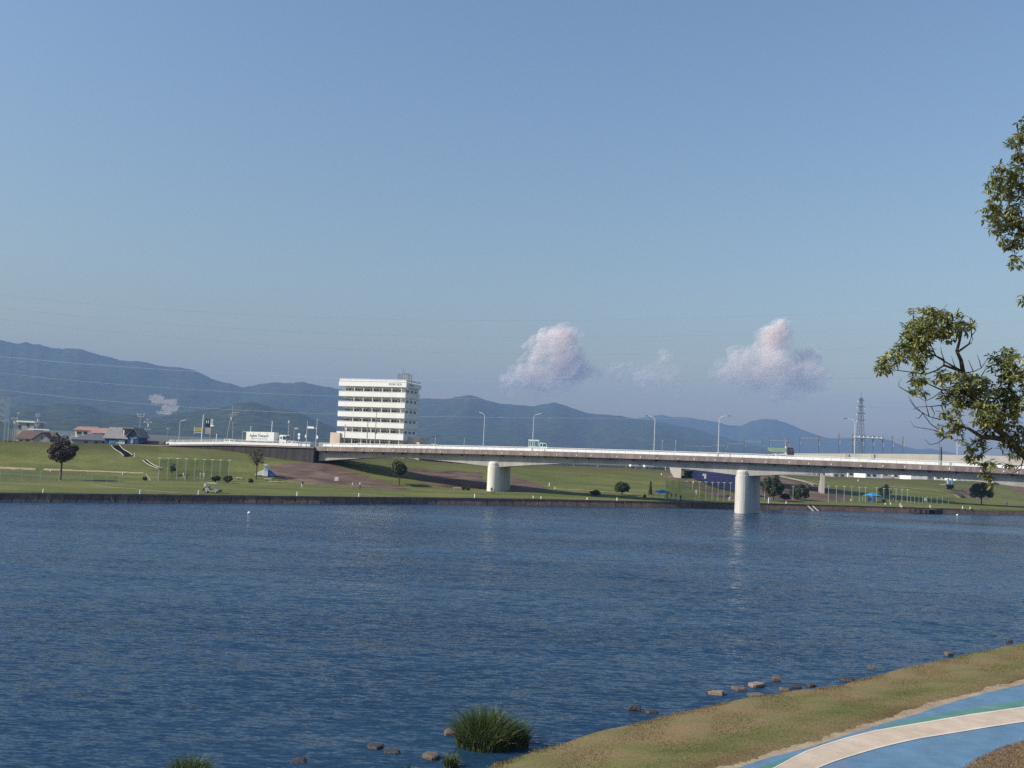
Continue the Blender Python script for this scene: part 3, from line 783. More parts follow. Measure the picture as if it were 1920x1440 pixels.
# ------------------------------------------------------------------ mountains
def mountain_mat():
    m = bpy.data.materials.new('forest_slope'); m.use_nodes = True
    nt = m.node_tree; L = nt.links; b = nt.nodes['Principled BSDF']; b.inputs['Roughness'].default_value = 1.0
    b.inputs['Specular IOR Level'].default_value = 0.0
    g = nd(nt, 'ShaderNodeNewGeometry')
    n1 = nd(nt, 'ShaderNodeTexNoise', inp={'Scale': 0.016, 'Detail': 9.0, 'Roughness': 0.68}); L.new(g.outputs['Position'], n1.inputs['Vector'])
    r = nd(nt, 'ShaderNodeValToRGB')
    r.color_ramp.elements[0].position = 0.32; r.color_ramp.elements[0].color = rgb((0.012, 0.022, 0.010))
    r.color_ramp.elements[1].position = 0.68; r.color_ramp.elements[1].color = rgb((0.060, 0.075, 0.028))
    L.new(n1.outputs['Fac'], r.inputs[0])
    a = nd(nt, 'ShaderNodeVertexColor', layer_name='tint'); s = nd(nt, 'ShaderNodeSeparateColor'); L.new(a.outputs[0], s.inputs[0])
    n2 = nd(nt, 'ShaderNodeTexNoise', inp={'Scale': 0.02, 'Detail': 6.0, 'Roughness': 0.65}); L.new(g.outputs['Position'], n2.inputs['Vector'])
    k3 = nd(nt, 'ShaderNodeMapRange', inp={1: 0.3, 2: 0.7, 3: -0.75, 4: 0.3}); L.new(n2.outputs['Fac'], k3.inputs[0])
    kb = nd(nt, 'ShaderNodeMath', operation='ADD'); L.new(s.outputs[0], kb.inputs[0]); L.new(k3.outputs[0], kb.inputs[1])
    st = nd(nt, 'ShaderNodeMapRange', inp={1: 0.35, 2: 0.7, 3: 0.0, 4: 0.9}); L.new(kb.outputs[0], st.inputs[0])
    mx = nd(nt, 'ShaderNodeMix', data_type='RGBA', inp={7: rgb((0.32, 0.265, 0.225))}); L.new(st.outputs[0], mx.inputs[0]); L.new(r.outputs[0], mx.inputs[6])
    L.new(mx.outputs[2], b.inputs['Base Color'])
    bp = nd(nt, 'ShaderNodeBump', inp={'Strength': 1.0, 'Distance': 18.0}); L.new(n1.outputs['Fac'], bp.inputs['Height']); L.new(bp.outputs[0], b.inputs['Normal'])
    return m
M['forest'] = mountain_mat()

def ridge(name, label, prof, Y, front, back, seed, step=5, scar=None, amp=0.16):
    rs = np.random.RandomState(seed)
    xs = np.arange(-900, 2850, step, dtype=float)
    px_ = np.array([p[0] for p in prof], float); py_ = np.array([p[1] for p in prof], float)
    yy = np.interp(xs, px_, py_)
    ts_ = []; zr = []
    for x, y in zip(xs, yy):
        p = at(x, y, Y); ts_.append(p.x / p.y); zr.append(max(p.z, 6.0))
    ts_ = np.array(ts_); zr = np.array(zr)
    Xr = ts_ * Y
    jag = np.zeros(len(xs))
    for f_, a_ in ((0.012, 0.006), (0.03, 0.004), (0.07, 0.003)):
        jag += a_ * np.sin(Xr * f_ * 6000 / Y + rs.uniform(0, 6))
    jag += rs.normal(0, 0.0035, len(xs))
    vs = np.concatenate([np.linspace(-1, 0, 22), np.linspace(0.12, 1, 8)])
    out = []
    zmax = zr.max()
    ph = rs.uniform(0, 6.28, 12)
    for v in vs:
        Yv = Y + (front if v < 0 else back) * v
        X = ts_ * Yv
        sp = np.zeros(len(xs))
        for q, fr in enumerate((1 / 900., 1 / 430., 1 / 210., 1 / 110.)):
            sp += (0.5 ** q) * np.sin(X * fr * 6.28 * 5000 / Y + ph[q] + 1.3 * np.sin(v * (3 + q) + ph[q + 4]))
        k = 1 - abs(v)
        z = (zr * (1 + jag)) * (k ** 1.15) + amp * zmax * sp * abs(v) * k * 0.8
        z = np.minimum(np.maximum(z, 3.0), zr * (k ** 0.6) + 3.0) + (-4.0 if abs(v) > 0.999 else 0)
        out.append(np.stack([X, np.full(len(xs), Yv), z], -1))
    Pm = np.array(out)
    att = np.zeros((Pm.shape[0] * Pm.shape[1], 4)); att[:, 3] = 1
    if scar:
        qx, qy = px_array(Pm.reshape(-1, 3)); front_ = (np.repeat(vs, len(xs)) <= 0)
        att[in_poly(qx, qy, scar) & front_, 0] = 1.0
    me = np_mesh(name, Pm.reshape(-1, 3), grid_quads(Pm.shape[0], Pm.shape[1]), M['forest'], True, {'tint': att})
    return tag(link_mesh(name, me), label, None, None, 'structure')

_main = [(-900, 660), (-500, 625), (-200, 632), (0, 638), (30, 645), (50, 641), (100, 652), (150, 655), (200, 669), (235, 675), (265, 678), (310, 688), (340, 690), (365, 694), (390, 706),
         (405, 713), (430, 719), (455, 727), (480, 722), (520, 716), (540, 718), (565, 716), (600, 723), (630, 729), (700, 741), (790, 747), (830, 748), (855, 744), (880, 741),
         (895, 744), (910, 750), (935, 757), (975, 759), (1000, 762), (1020, 757), (1040, 755), (1060, 761), (1090, 771), (1110, 776), (1140, 777), (1165, 780), (1200, 787),
         (1250, 793), (1300, 803), (1350, 818), (1400, 832), (1500, 850), (1700, 874), (2800, 935)]
_far = [(-900, 800), (600, 800), (1000, 792), (1150, 783), (1190, 784), (1215, 781), (1240, 778), (1260, 782), (1290, 783), (1320, 787), (1340, 790), (1365, 797), (1390, 798), (1410, 790), (1430, 786),
        (1455, 787), (1475, 793), (1500, 803), (1530, 815), (1555, 822), (1590, 822), (1620, 816), (1650, 818), (1680, 830), (1700, 838), (1720, 843), (1745, 841), (1770, 846), (1800, 851),
        (1900, 862), (2100, 868), (2800, 890)]
_near = [(-900, 745), (-300, 770), (0, 768), (25, 764), (50, 758), (85, 761), (110, 757), (150, 757), (170, 762), (190, 771), (220, 777), (245, 778), (280, 785), (320, 777), (345, 773), (370, 771),
         (400, 767), (430, 762), (450, 755), (470, 752), (490, 757), (510, 765), (560, 773), (600, 790), (625, 801), (650, 812), (720, 826), (900, 843), (1400, 866), (2000, 892), (2800, 925)]
_scar = [(275, 745), (290, 738), (305, 741), (312, 747), (332, 750), (338, 762), (328, 774), (310, 783), (292, 776), (300, 766), (282, 757)]
ridge('mountain', 'long blue forested mountain ridge with a pale quarry scar', _main, 6200, 2300, 1200, 3, scar=_scar)
ridge('mountain', 'pale farthest mountain ridge beyond the right end of the bridge', _far, 8600, 1500, 600, 5)
ridge('hill', 'darker low wooded hill in front of the long mountain ridge', _near, 3500, 900, 450, 8, amp=0.12)

# ------------------------------------------------------------------ clouds (volumes far beyond the mountains)
def cloud_mat(alpha):
    m = bpy.data.materials.new('cloud_vapour'); m.use_nodes = True
    nt = m.node_tree; L = nt.links; b = nt.nodes['Principled BSDF']
    b.inputs['Base Color'].default_value = (1.0, 0.935, 0.895, 1); b.inputs['Roughness'].default_value = 1.0; b.inputs['Specular IOR Level'].default_value = 0.0
    g = nd(nt, 'ShaderNodeNewGeometry')
    n1 = nd(nt, 'ShaderNodeTexNoise', inp={'Scale': 1 / 420.0, 'Detail': 1.5, 'Roughness': 0.5}); L.new(g.outputs['Position'], n1.inputs['Vector'])
    mr = nd(nt, 'ShaderNodeMapRange', inp={1: 0.30, 2: 0.70, 3: 0.0 if alpha < 0.9 else 1.0, 4: min(1.0, alpha * 2)}); L.new(n1.outputs['Fac'], mr.inputs[0])
    tl = nd(nt, 'ShaderNodeBsdfTranslucent', inp={0: (1.0, 0.935, 0.895, 1)})
    m1 = nd(nt, 'ShaderNodeMixShader', inp={0: 0.5}); L.new(b.outputs[0], m1.inputs[1]); L.new(tl.outputs[0], m1.inputs[2])
    tr = nd(nt, 'ShaderNodeBsdfTransparent'); mx = nd(nt, 'ShaderNodeMixShader')
    L.new(mr.outputs[0], mx.inputs[0]); L.new(tr.outputs[0], mx.inputs[1]); L.new(m1.outputs[0], mx.inputs[2])
    L.new(mx.outputs[0], nt.nodes['Material Output'].inputs[0])
    return m
M['cloud_core'] = cloud_mat(1.0)
def cloud(lobes, Y, label, alpha, per=34, core=True):
    """solid billowing cores inside thin overlapping veils; lobes: photo x, y, radius in pixels, depth offset"""
    rs = np.random.RandomState(len(label)); k_ = Y / F
    sp = MB(); sp.ball((0, 0, 0), 1.0, 14, 10); SV = np.array(sp.v); SF = np.array(sp.f)
    base_y = max(y + r for x, y, r, d in lobes); top_y = min(q[1] for q in lobes)
    Cn = at(lobes[0][0], base_y, Y); root = empty('cloud', Cn, 0, label, 'cloud'); root['kind'] = 'stuff'
    out = {0: ([], []), 1: ([], [])}
    def puff(kind, p, rr_, sq=0.9):
        V, Q = out[kind]
        w_ = 1 + 0.14 * np.sin(SV[:, 0] * 5 + rs.uniform(0, 6)) * np.sin(SV[:, 1] * 4 + rs.uniform(0, 6)) + 0.10 * np.sin(SV[:, 2] * 6 + rs.uniform(0, 6))
        Q.append(SF + len(V) * len(SV)); V.append(p - np.array(Cn) + SV * rr_ * w_[:, None] * np.array([1.08, 1.0, sq]))
    for (x, y, r, dy) in lobes:
        c_ = np.array(at(x, y, Y + dy * k_ * 3)); R_ = r * k_
        fade = float(np.clip((base_y - y) / (0.75 * (base_y - top_y)), 0.12, 1.0))
        if core and fade > 0.5:
            for i in range(int(30 * fade)):
                d = rs.normal(0, 1, 3); d[2] = abs(d[2]) - 0.25; d /= np.linalg.norm(d)
                puff(1, c_ + d * R_ * rs.uniform(0.2, 0.58), R_ * rs.uniform(0.14, 0.30))
        for i in range(int(per * (0.15 + 0.85 * fade))):
            d = rs.normal(0, 1, 3); d /= np.linalg.norm(d)
            puff(0, c_ + d * R_ * rs.uniform(0.25, 0.95), R_ * rs.uniform(0.30, 0.66))
    veil = np_mesh('veil', np.concatenate(out[0][0]), np.concatenate(out[0][1]), cloud_mat(alpha), True)
    link_mesh('veil', veil, None, root)['kind'] = 'stuff'
    if out[1][0]: link_mesh('core', np_mesh('core', np.concatenate(out[1][0]), np.concatenate(out[1][1]), M['cloud_core'], True), None, root)['kind'] = 'stuff'
    return root
CY = 15000.0
cloud([(1062, 632, 24, 0), (1045, 650, 34, 5), (1030, 668, 36, -5), (1062, 668, 34, 8), (1015, 690, 38, 0), (1050, 696, 42, 0), (1080, 692, 24, 4), (985, 702, 26, 0), (960, 712, 24, 6), (1020, 716, 34, 0)], CY, 'tall soft pinkish cloud above the middle of the mountain ridge', 0.085, 34, False)
cloud([(1248, 676, 20, 0), (1236, 690, 28, 4), (1200, 694, 24, 0), (1165, 698, 20, 0), (1120, 690, 20, 0), (1262, 712, 26, 0), (1220, 715, 26, 0)], CY, 'small faint cloud low in the sky', 0.045, 20, False)
cloud([(1466, 606, 13, 0), (1460, 624, 22, 0), (1442, 640, 26, 3), (1455, 660, 36, 6), (1430, 680, 36, 0), (1460, 700, 44, -4), (1512, 672, 26, 5), (1515, 698, 34, 5), (1390, 684, 32, 0), (1360, 694, 27, 0), (1480, 722, 38, 0), (1410, 712, 34, 0), (1535, 705, 24, 0)], CY, 'tall ragged pinkish cloud above the right end of the ridge', 0.085, 34, False)

# ------------------------------------------------------------------ haze
hz = bpy.data.materials.new('haze_air'); hz.use_nodes = True
nt = hz.node_tree
for n in list(nt.nodes): nt.nodes.remove(n)
out = nd(nt, 'ShaderNodeOutputMaterial'); pv = nd(nt, 'ShaderNodeVolumePrincipled')
pv.inputs['Color'].default_value = (0.27, 0.42, 0.72, 1)
pv.inputs['Density'].default_value = 0.00013
pv.inputs['Anisotropy'].default_value = 0.0
nt.links.new(pv.outputs[0], out.inputs['Volume'])
mb = MB(); mb.box((0, 3950, 309), (58000, 10700, 624))
tag(mb.build('haze', hz), 'thin blue haze filling the air between the camera and the mountains', None, None, 'stuff')
# ------------------------------------------------------------------ road bridge
P1 = on_ground(926, 921.5); P2 = on_z(1394, 963, 0.0)
be = Vector((P2.x - P1.x, P2.y - P1.y, 0)).normalized()        # along the bridge, towards the near bank
bn = Vector((-be.y, be.x, 0))                                   # across it, away from the camera
SPAN = (Vector((P2.x, P2.y, 0)) - Vector((P1.x, P1.y, 0))).length
B0 = Vector((P1.x, P1.y, 0)) - bn * 0.5
BW = 11.0
_sg = np.arange(-170, 330, 0.25)
_sx = np.array([to_px(B0 + be * s + Vector((0, 0, 12.5)))[0] for s in _sg])
def s_at(x): return float(np.interp(x, _sx[np.argsort(_sx)], _sg[np.argsort(_sx)])) if x < 2200 else 200.0
_rail = [(310, 826.5), (420, 825.5), (500, 827.5), (590, 830.5), (680, 832), (935, 836.5), (1100, 841.5), (1228, 845), (1400, 850.5), (1560, 857), (1750, 864), (1900, 870)]
_rs = [s_at(x) for x, y in _rail]; _rz = [at(x, y, (B0 + be * s_at(x)).y).z for x, y in _rail]
_fit = np.polyfit(_rs[3:], _rz[3:], 2)
S_AB = s_at(592)                                                # left abutment
def rail_z(s):
    if s >= S_AB: return float(np.polyval(_fit, min(s, 140.0)))
    return float(np.interp(s, [-175] + _rs[:3] + [S_AB], [8.6] + _rz[:3] + [np.polyval(_fit, S_AB)]))
def deck_z(s): return rail_z(s) - 1.12
def BP(s, n, z): return B0 + be * s + bn * n + Vector((0, 0, z))
S_END = 215.0
YAW = math.atan2(be.y, be.x)

bridge = empty('road_bridge', B0, 0, 'long low concrete road bridge with brown edge beam and white railing', 'bridge')
def loft(mb, ss, prof, close=True):
    """prof(s) -> list of (n, z); sweeps the section along the bridge"""
    secs = [[BP(s, n, z) - B0 for n, z in prof(s)] for s in ss]
    k = len(secs[0]); vs = [p for sec in secs for p in sec]; fs = []
    for i in range(len(secs) - 1):
        for j in range(k if close else k - 1):
            a = i * k + j; b = i * k + (j + 1) % k
            fs.append((a, b, b + k, a + k))
    if close:
        fs.append(tuple(range(k - 1, -1, -1))); fs.append(tuple((len(secs) - 1) * k + j for j in range(k)))
    mb.add(vs, fs)
    return mb
ssb = list(np.arange(S_AB, S_END + 0.1, 2.5))
ROADZ = lambda s: deck_z(s)
loft(MB(), ssb, lambda s: [(0.35, deck_z(s) - 0.22), (BW - 0.35, deck_z(s) - 0.22), (BW - 0.35, deck_z(s) - 0.02), (0.35, deck_z(s) - 0.02)]).build('deck', M['asphalt'], bridge)
loft(MB(), ssb, lambda s: [(0.0, deck_z(s) - 1.02), (0.40, deck_z(s) - 1.02), (0.40, deck_z(s) + 0.16), (0.0, deck_z(s) + 0.16)]).build('edge_beam', M['fascia'], bridge)
loft(MB(), ssb, lambda s: [(BW - 0.40, deck_z(s) - 1.02), (BW, deck_z(s) - 1.02), (BW, deck_z(s) + 0.16), (BW - 0.40, deck_z(s) + 0.16)]).build('edge_beam', M['fascia'], bridge)
PIERS = [0.0, SPAN, 2 * SPAN + 1.5]
def soffit(s):                                                    # haunched girder depth
    d = min(abs(s - p) for p in PIERS + [S_AB - 4])
    k = max(0.0, 1 - d / 24.0)
    return 1.55 + 1.75 * (k ** 1.25)
sfine = list(np.arange(S_AB + 0.5, S_END, 1.25))
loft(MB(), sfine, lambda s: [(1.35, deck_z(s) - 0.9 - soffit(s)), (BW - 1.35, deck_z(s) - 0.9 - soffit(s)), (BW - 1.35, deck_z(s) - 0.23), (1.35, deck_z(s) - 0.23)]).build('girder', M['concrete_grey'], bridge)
for x in np.arange(0.5, 40):
    s = S_AB + x * 5.6
    if s > S_END - 2: break
    mb = MB()
    vs = [BP(s + q, n, z) - B0 for q in (-0.16, 0.16) for n, z in ((0.42, deck_z(s) - 1.16), (1.34, deck_z(s) - 1.55), (1.34, deck_z(s) - 0.3), (0.42, deck_z(s) - 0.3))]
    mb.add(vs, [(0, 1, 2, 3), (7, 6, 5, 4), (0, 4, 5, 1), (1, 5, 6, 2), (2, 6, 7, 3), (3, 7, 4, 0)])
    mb.build('bracket', M['retaining'], bridge)
_dr = MB().box((0, 0, 0), (0.18, 0.10, 0.34)).mesh('drain_outlet', [M['white']])
for i in range(44):
    s = S_AB + 3 + i * 5.0 + random.uniform(-1.6, 1.6)
    if s < S_END: link_mesh('drain_outlet', _dr, None, bridge, BP(s, -0.05, deck_z(s) - 0.62 + random.uniform(-.1, .1)) - B0, YAW)
# railings: near side, far side
def railing(s0, s1, n, step=2.0, h=1.1, name='railing', par=bridge, base=B0, solid=False):
    mb = MB(); ss = np.arange(s0, s1 + 0.01, step)
    for s in ss:
        p = BP(s, n, deck_z(s) + 0.14) - base
        mb.bar(p, p + Vector((0, 0, h - 0.14)), 0.11)
    for zz, w_ in ((h, 0.13), (h * 0.72, 0.08), (h * 0.46, 0.08), (h * 0.22, 0.08)):
        for a, b in zip(ss[:-1], ss[1:]):
            mb.bar(BP(a, n, deck_z(a) + zz) - base, BP(b, n, deck_z(b) + zz) - base, w_, w_)
    return mb.build(name, M['white'], par)
railing(S_AB + 1, S_END, 0.2)
railing(S_AB + 1, S_END, BW - 0.2, 2.5, 1.15)
def guardrail(s0, s1, n, par=bridge, base=B0, zoff=0.0):
    mb = MB()
    ss = np.arange(s0, s1 + 0.01, 3.0)
    for s in ss:
        p = BP(s, n, deck_z(s) + zoff) - base; mb.bar(p, p + Vector((0, 0, 0.75)), 0.12)
    for a, b in zip(ss[:-1], ss[1:]):
        for zz in (0.72, 0.42): mb.bar(BP(a, n - 0.08, deck_z(a) + zz + zoff) - base, BP(b, n - 0.08, deck_z(b) + zz + zoff) - base, 0.06, 0.30)
    mb.build('guard_rail', M['white'], par)
guardrail(S_AB + 1, S_END, 2.5)
loft(MB(), ssb, lambda s: [(0.41, deck_z(s) - 0.019), (2.45, deck_z(s) - 0.019), (2.45, deck_z(s) + 0.13), (0.41, deck_z(s) + 0.13)]).build('sidewalk', M['concrete'], bridge)
_ll = MB().box((2.5, 0, 0), (5, 0.16, 0.006)).mesh('lane_line', [M['white']])
for s in np.arange(S_AB + 2, S_END, 10):
    link_mesh('lane_line', _ll, None, bridge, BP(s, 6.6, deck_z(s) - 0.012) - B0, YAW)
# piers: long rounded blades set along the current
def stadium(L, w_, n=12):
    pts = []
    for i in range(n + 1):
        a = math.pi + math.pi * i / n; pts.append((w_ / 2 * math.cos(a), w_ / 2 * math.sin(a)))
    for i in range(n + 1):
        a = math.pi * i / n; pts.append((w_ / 2 * math.cos(a), L - w_ + w_ / 2 * math.sin(a)))
    return pts
for i, (s, az) in enumerate(zip(PIERS, (math.radians(22), math.radians(36), math.radians(36)))):
    zb = gz(*(BP(s, 0.6, 0).xy)) if i == 0 else -2.0
    tip = BP(s - (0.75 if i == 0 else 0.55), 0.55 + 1.6, 0) - B0
    L_ = 10.4
    zt = deck_z(s) - 0.9 - soffit(s)
    R_ = Matrix.Rotation(-az, 3, 'Z')
    sh = MB(); pts = [R_ @ Vector((p[0], p[1], 0)) + tip for p in stadium(L_, 3.3)]
    sh.prism([(p.x, p.y) for p in pts], zb - 0.6, zt + 0.1)
    o = sh.build('pier', M['concrete'], bridge)
    me_ = o.data
    cp = MB()                                                     # rounded cap in front of the girder
    ring = [R_ @ Vector((p[0] * 0.93, p[1] * 0.93 if p[1] < 0 else min(p[1], 1.0), 0)) + tip for p in stadium(3.9, 3.3)]
    n = len(ring); lv = ((zt + 0.08, 1.0), (zt + 0.9, 1.0), (zt + 1.25, 0.92), (zt + 1.42, 0.70), (zt + 1.46, 0.3))
    vs = [Vector((tip.x + (p.x - tip.x) * k, tip.y + (p.y - tip.y) * k, z)) for z, k in lv for p in ring]
    fs = [(j * n + q, j * n + (q + 1) % n, (j + 1) * n + (q + 1) % n, (j + 1) * n + q) for j in range(len(lv) - 1) for q in range(n)]
    fs.append(tuple((len(lv) - 1) * n + q for q in range(n)))
    cp.add(vs, fs); cp.build('pier_cap', M['concrete'], o)
    for kx in (0.45, 0.62, 0.8):                                  # thin vertical joints on the long sides
        q = R_ @ Vector((1.655, (L_ - 3.3) * kx, 0)) + tip
        MB().box((q.x, q.y, (zb + zt) / 2), (0.03, 0.09, zt - zb - 0.3), -az).build('joint', M['joint'], o)
ab = MB(); ab.add([BP(S_AB - a, n, z) - B0 for z in (4.0, deck_z(S_AB) - 1.0) for a, n in ((0.2, 0.9), (3.5, 0.9), (3.5, BW - 0.9), (0.2, BW - 0.9))],
                  [(3, 2, 1, 0), (4, 5, 6, 7), (0, 1, 5, 4), (1, 2, 6, 5), (2, 3, 7, 6), (3, 0, 4, 7)])
ab.build('abutment', M['retaining'], bridge)

# approach road on the levee with its dark retaining wall
S_L = -170.0
sl = list(np.arange(S_L, S_AB + 0.01, 2.5)) + [S_AB - 0.05]
sl = sorted(set([min(s, S_AB - 0.05) for s in sl]))
road = MB()
for a, b in zip(sl[:-1], sl[1:]):
    v = [BP(a, -0.3, deck_z(a)), BP(b, -0.3, deck_z(b)), BP(b, BW + 1, deck_z(b)), BP(a, BW + 1, deck_z(a))]
    road.add(v, [(0, 1, 2, 3)])
    v = [BP(a, BW + 1, deck_z(a)), BP(b, BW + 1, deck_z(b)), BP(b, BW + 7, 4.0), BP(a, BW + 7, 4.0)]
    road.add(v, [(0, 1, 2, 3)])
tag(road.build('road', M['asphalt']), 'asphalt approach road climbing along the levee to the bridge', None, None, 'structure')
rw = empty('retaining_wall', BP(-80, 0, 0), 0, 'dark retaining wall under the approach road left of the bridge', 'wall')
rwb = Vector(rw.location)
for k, (a, b) in enumerate(zip(sl[:-1], sl[1:])):
    mb = MB(); g_ = 0.03
    vs = [BP(a + g_, -0.55, 3.0) - rwb, BP(b - g_, -0.55, 3.0) - rwb, BP(b - g_, -0.4, deck_z(b) - 0.32) - rwb, BP(a + g_, -0.4, deck_z(a) - 0.32) - rwb]
    vs += [p + bn * 0.6 for p in vs]
    mb.add(vs, [(0, 1, 2, 3), (7, 6, 5, 4), (0, 4, 5, 1), (1, 5, 6, 2), (2, 6, 7, 3), (3, 7, 4, 0)])
    mb.build('panel', M['retaining'], rw)
mb = MB()
for a, b in zip(sl[:-1], sl[1:]):
    vs = [BP(a, -0.7, deck_z(a) - 0.34) - rwb, BP(b, -0.7, deck_z(b) - 0.34) - rwb, BP(b, -0.7, deck_z(b) - 0.08) - rwb, BP(a, -0.7, deck_z(a) - 0.08) - rwb]
    vs += [p + bn * 0.5 for p in vs]
    mb.add(vs, [(0, 1, 2, 3), (7, 6, 5, 4), (0, 4, 5, 1), (1, 5, 6, 2), (2, 6, 7, 3), (3, 7, 4, 0)])
mb.build('coping', M['joint'], rw)
gr = empty('guard_rail', BP(-80, 1.2, deck_z(-80)), 0, 'white steel guard rail beside the approach road above the dark wall', 'guard rail')
mb = MB(); grb = Vector(gr.location)
s0_ = s_at(313); ss = np.arange(s0_, S_AB - 0.5, 2.4)
for a, b in zip(ss[:-1], ss[1:]):
    mb.bar(BP(a, 1.2, deck_z(a) + 0.42) - grb, BP(b, 1.2, deck_z(b) + 0.42) - grb, 0.08, 0.72)
mb.build('beam', M['white'], gr)
for s in ss: 
    MB().bar((0, 0, 0), (0, 0, 1.35), 0.12).build('post', M['white'], gr, BP(s, 1.32, deck_z(s)) - grb)
mb = MB()
for a, b in zip(ss[:-1], ss[1:]):
    for zz in (1.32, 1.05): mb.bar(BP(a, 1.32, deck_z(a) + zz) - grb, BP(b, 1.32, deck_z(b) + zz) - grb, 0.07)
mb.build('top_rail', M['white'], gr)

# ------------------------------------------------------------------ street lamps
def make_lamp(h, arm, side=1):
    r = empty('street_lamp')
    MB().tube([(0, 0, 0), (0, 0, 0.9)], [0.17, 0.15], 8).build('base', M['lamp'], r)
    pts = [(0, 0, 0.8), (0, 0, h * 0.5), (0, 0, h * 0.86)]; rr = [0.12, 0.10, 0.085]
    for k in range(1, 7):
        a = math.pi / 2 * k / 6
        pts.append((side * arm * 0.45 * (1 - math.cos(a)), 0, h * 0.86 + (h * 0.115) * math.sin(a))); rr.append(0.08)
    pts.append((side * arm, 0, h * 1.0)); rr.append(0.06)
    MB().tube(pts, rr, 7).build('pole', M['lamp'], r)
    hd = MB(); hd.ball((side * (arm + 0.35), 0, h * 1.0), (0.5, 0.2, 0.13), 8, 6)
    hd.build('lamp_head', M['steel_dark'], r)
    return r
def place_lamp(px, ytop, n, side, label, h=None, group=None, base_s=None):
    s = s_at(px) if base_s is None else base_s
    # the column is where the foot stands across the deck
    best = min(np.arange(s - 12, s + 12, 0.25), key=lambda q: abs(to_px(BP(q, n, deck_z(q)))[0] - px))
    p = BP(best, n, deck_z(best))
    top = at(px + 3, ytop, p.y)
    r = make_lamp(max(5.0, top.z - p.z), 1.9, side)
    r.location = p; r.rotation_euler = (0, 0, YAW)
    tag(r, label, 'street lamp', 'street lamps along the road bridge')
for px, yt, n, sd_, lb in ((906, 773, BW - 0.5, -1, 'grey street lamp on the far side of the bridge above the first pier'),
                           (999, 775, 0.55, 1, 'grey street lamp on the near railing beside the mint coloured truck'),
                           (1226, 780, BW - 0.5, -1, 'grey street lamp on the far side of the bridge between the two piers'),
                           (1346, 779, 0.55, 1, 'grey street lamp on the near railing just left of the pier standing in the water'),
                           (1603, 785, BW - 0.5, -1, 'grey street lamp on the far side of the bridge in front of the lattice pylon')):
    place_lamp(px, yt, n, sd_, lb)
place_lamp(335, 787, 2.0, 1, 'white street lamp at the foot of the approach road beside the guard rail')

# plain poles and signals on the approach road
def road_pole(px, ytop, n, label, kind='pole', r=0.1, m='wood_dark', extra=None, cat='pole'):
    best = min(np.arange(-165, 150, 0.5), key=lambda q: abs(to_px(BP(q, n, deck_z(q)))[0] - px))
    p = BP(best, n, deck_z(best) - 0.02); h = at(px, ytop, p.y).z - p.z
    e = empty(kind, p, YAW, label, cat)
    MB().tube([(0, 0, 0), (0, 0, h)], [r * 1.2, r * 0.8], 8).build('shaft', M[m], e)
    MB().tube([(0, 0, 0), (0, 0, 0.25)], [r * 1.9, r * 1.7], 8).build('foot', M['concrete_grey'], e)
    if extra: extra(e, h)
    return e
def ex_signal(e, h):
    MB().bar((0, 0, h - 0.3), (0.9, 0, h - 0.3), 0.07).build('arm', M['steel'], e)
    b = MB().box((0.75, -0.12, h - 0.35), (0.95, 0.25, 0.36)).build('signal_head', M['white'], e)
    for k in range(3): MB().ball((0.48 + 0.27 * k, -0.27, h - 0.35), 0.1, 8, 6).build('lens', M['dark'], b)
def ex_gantry(e, h):
    MB().bar((0, 0, h * 0.66), (-3.2, 0, h * 0.66), 0.09).build('arm', M['white'], e)
    MB().box((-2.0, -0.1, h * 0.68), (2.2, 0.08, 0.55)).build('sign_plate', M['white'], e)
    MB().box((0.35, -0.1, h * 0.35), (0.45, 0.1, 0.9)).build('sign_plate', M['white'], e)
def ex_round(e, h):
    MB().tube([(0, -0.14, h - 0.4), (0, -0.05, h - 0.4)], [0.38, 0.38], 14).build('sign_plate', M['white'], e)
    MB().box((0, -0.1, h - 1.3), (0.55, 0.06, 0.7)).build('sign_plate', M['white'], e)
def ex_arm(e, h):
    MB().bar((-0.5, 0, h - 0.15), (0.7, 0, h - 0.02), 0.08).build('arm', M['steel'], e)
    MB().ball((0.75, 0, h - 0.02), (0.4, 0.16, 0.12)).build('lamp_head', M['lamp'], e)
road_pole(469, 800, BW + 2, 'short white pole rising behind the rear of the white trailer truck', r=0.13, m='white', extra=lambda e, h: MB().ball((0, 0, h), 0.14).build('finial', M['white'], e))
road_pole(508, 790, BW + 2, 'white pole rising behind the middle of the white trailer truck', r=0.13, m='white', extra=lambda e, h: MB().ball((0, 0, h), 0.14).build('finial', M['white'], e))
road_pole(538.5, 789, BW + 2, 'pole with a bulbous lamp behind the truck cab', 'street_lamp', 0.10, 'steel', lambda e, h: MB().ball((0, 0, h - 0.4), (0.3, 0.3, 0.55)).build('lamp_head', M['lamp'], e), 'street lamp')
road_pole(549, 801, BW + 1, 'thin pole with a horizontal signal head right of the truck cab', 'traffic_signal', 0.07, 'steel', ex_signal, 'traffic signal')
road_pole(561, 812, 0.8, 'short pole with a round white sign near the bridge end', 'road_sign', 0.07, 'steel', ex_round, 'sign')
road_pole(575, 789, 0.5, 'tall plain grey pole left of the white sign gantry', r=0.10, m='lamp', extra=lambda e, h: MB().box((-0.25, 0, 2.9), (0.4, 0.3, 0.8)).build('control_box', M['white'], e))
road_pole(593.5, 785, BW - 0.5, 'tall grey pole carrying a white direction sign at the bridge end', 'sign_gantry', 0.12, 'lamp', ex_gantry, 'sign')
road_pole(453, 809, BW + 1, 'short pole with a bracket lamp left of the white trailer truck', 'street_lamp', 0.07, 'lamp', ex_arm, 'street lamp')
